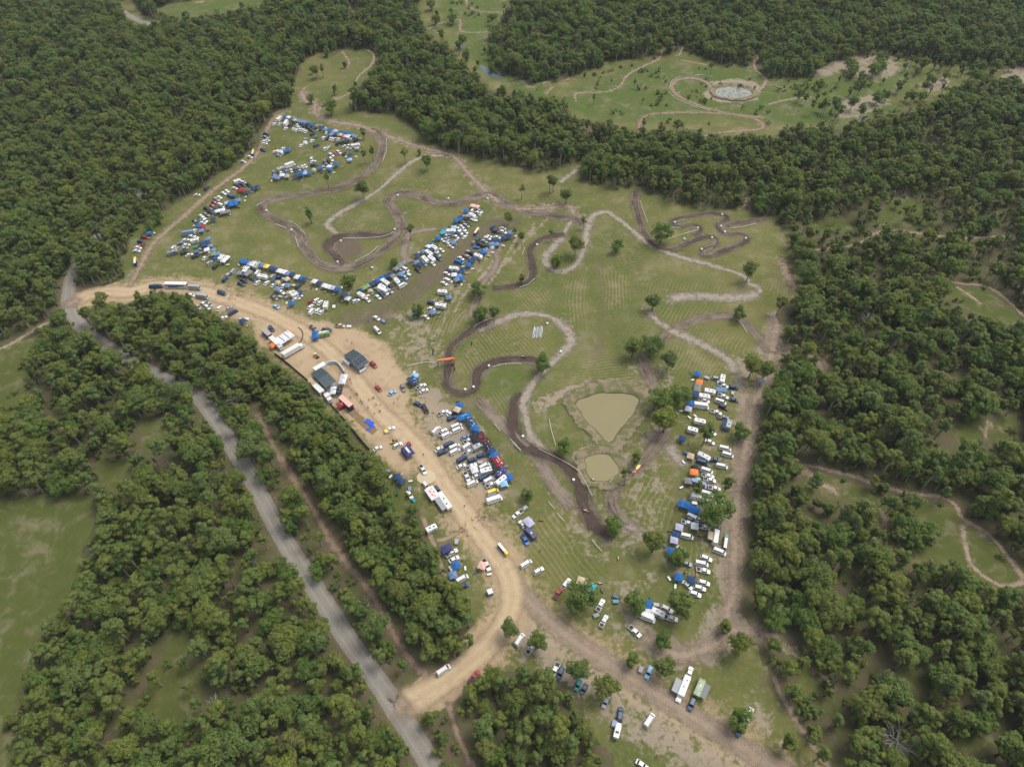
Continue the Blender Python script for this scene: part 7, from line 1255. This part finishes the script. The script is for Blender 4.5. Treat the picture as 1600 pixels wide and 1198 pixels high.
for d in homes:
    for _ in range(3):
        if r.random() < .25: continue
        for tries in range(8):
            an = r.uniform(0, 6.28); q = r.uniform(2.9, 4.2); x, y = d['x'] + math.cos(an) * q, d['y'] + math.sin(an) * q
            if all((x - a) ** 2 + (y - b) ** 2 > 3.0 ** 2 for a, b in placed_xy if (a, b) != (d['x'], d['y'])): break
        else: continue
        placed_xy.append((x, y)); k = r.choice(['B', 'B', 'C', 'C', 'C', 'D']); col = r.choice(['r', 'o', 'w', 'b', 'w', 'n']) if k == 'B' else r.choice(['r', 'n', 'q', 'b', 'k', 'o'])
        o = bike(x, y, r.uniform(0, 6.28), col) if k == 'B' else chair(x, y, r.uniform(0, 6.28), col) if k == 'C' else table(x, y, r.uniform(0, 6.28), 'w'); px, py, s_ = to_px(x, y, .5); reg(o, k, col if k != 'D' else 'w', d['a'], px, py)
for (a, b, c_) in [(817, 557, 'w'), (819, 558, 'k'), (926, 749, 'w'), (914, 797, 'w'), (917, 799, 'o'), (831, 812, 'w'), (845, 813, 'r'), (966, 872, 'w')]:
    x, y = P(a, b, .5); o = bike(x, y, a, c_); reg(o, 'B', c_, 21 if b > 700 else 10, a, b)
# ---------------------------------------------------------------- labels that single each thing out
VW.update(H='person', B='dirt bike', C='camp chair', D='folding table'); ROOFED = 'gGea'
ORD = ['first', 'second', 'third', 'fourth', 'fifth', 'sixth', 'seventh', 'eighth', 'ninth', 'tenth', 'eleventh', 'twelfth', 'thirteenth', 'fourteenth', 'fifteenth', 'sixteenth', 'seventeenth', 'eighteenth', 'nineteenth', 'twentieth', '21st', '22nd', '23rd', '24th', '25th', '26th', '27th', '28th', '29th', '30th']
from collections import defaultdict
BIG = [d for d in THINGS if d['k'] in 'csuvmkrgGeaP']
def cls(d): return (f"person in {CNAME[d['c']]} shirt" if d['k'] == 'H' else f"{CNAME[d['c']]} {VW[d['k']]}")
cand = defaultdict(list)
for d in THINGS:
    near = sorted(((e['x'] - d['x']) ** 2 + (e['y'] - d['y']) ** 2, j) for j, e in enumerate(BIG) if e is not d and e['a'] == d['a'])[:3]
    N = [BIG[j] for q, j in near if q < 81]; d['opts'] = []
    for e in N:
        if cls(e) == cls(d): continue
        dx = e['px'] - d['px']; dy = e['py'] - d['py']
        rel = ('right of' if dx < 0 else 'left of') if abs(dx) > abs(dy) else ('below' if dy < 0 else 'above')
        d['opts'].append(f"{cls(d)} just {rel} the {cls(e)} in {AREA[d['a']][0]}")
for d in THINGS:
    for o_ in set(d['opts']): cand[o_].append(d)
same = defaultdict(list)
for d in THINGS: same[(cls(d), d['a'])].append(d)
used = set()
for key, L in same.items():
    L.sort(key=lambda d: d['px'])
    for i, d in enumerate(L):
        lab = None
        if len(L) == 1: lab = f"the only {cls(d)} in {AREA[d['a']][0]}"
        else:
            for o_ in d['opts']:
                if len(cand[o_]) == 1 and len(o_.split()) <= 16: lab = o_; break
            if lab is None:
                k = i; side = 'left'
                if i >= len(L) / 2: k = len(L) - 1 - i; side = 'right'
                lab = f"{ORD[k]} {cls(d)} from the {side} in {AREA[d['a']][0]}"
        w_ = lab.split(); lab = ' '.join(w_[:16]); d['lab'] = lab
        tag(d['o'], lab, {'H': 'person', 'P': 'toilets', 's': 'car'}.get(d['k'], VW[d['k']]), f"{VW[d['k']]}s in {AREA[d['a']][0]}")
for o in (d0,): pass

haze()
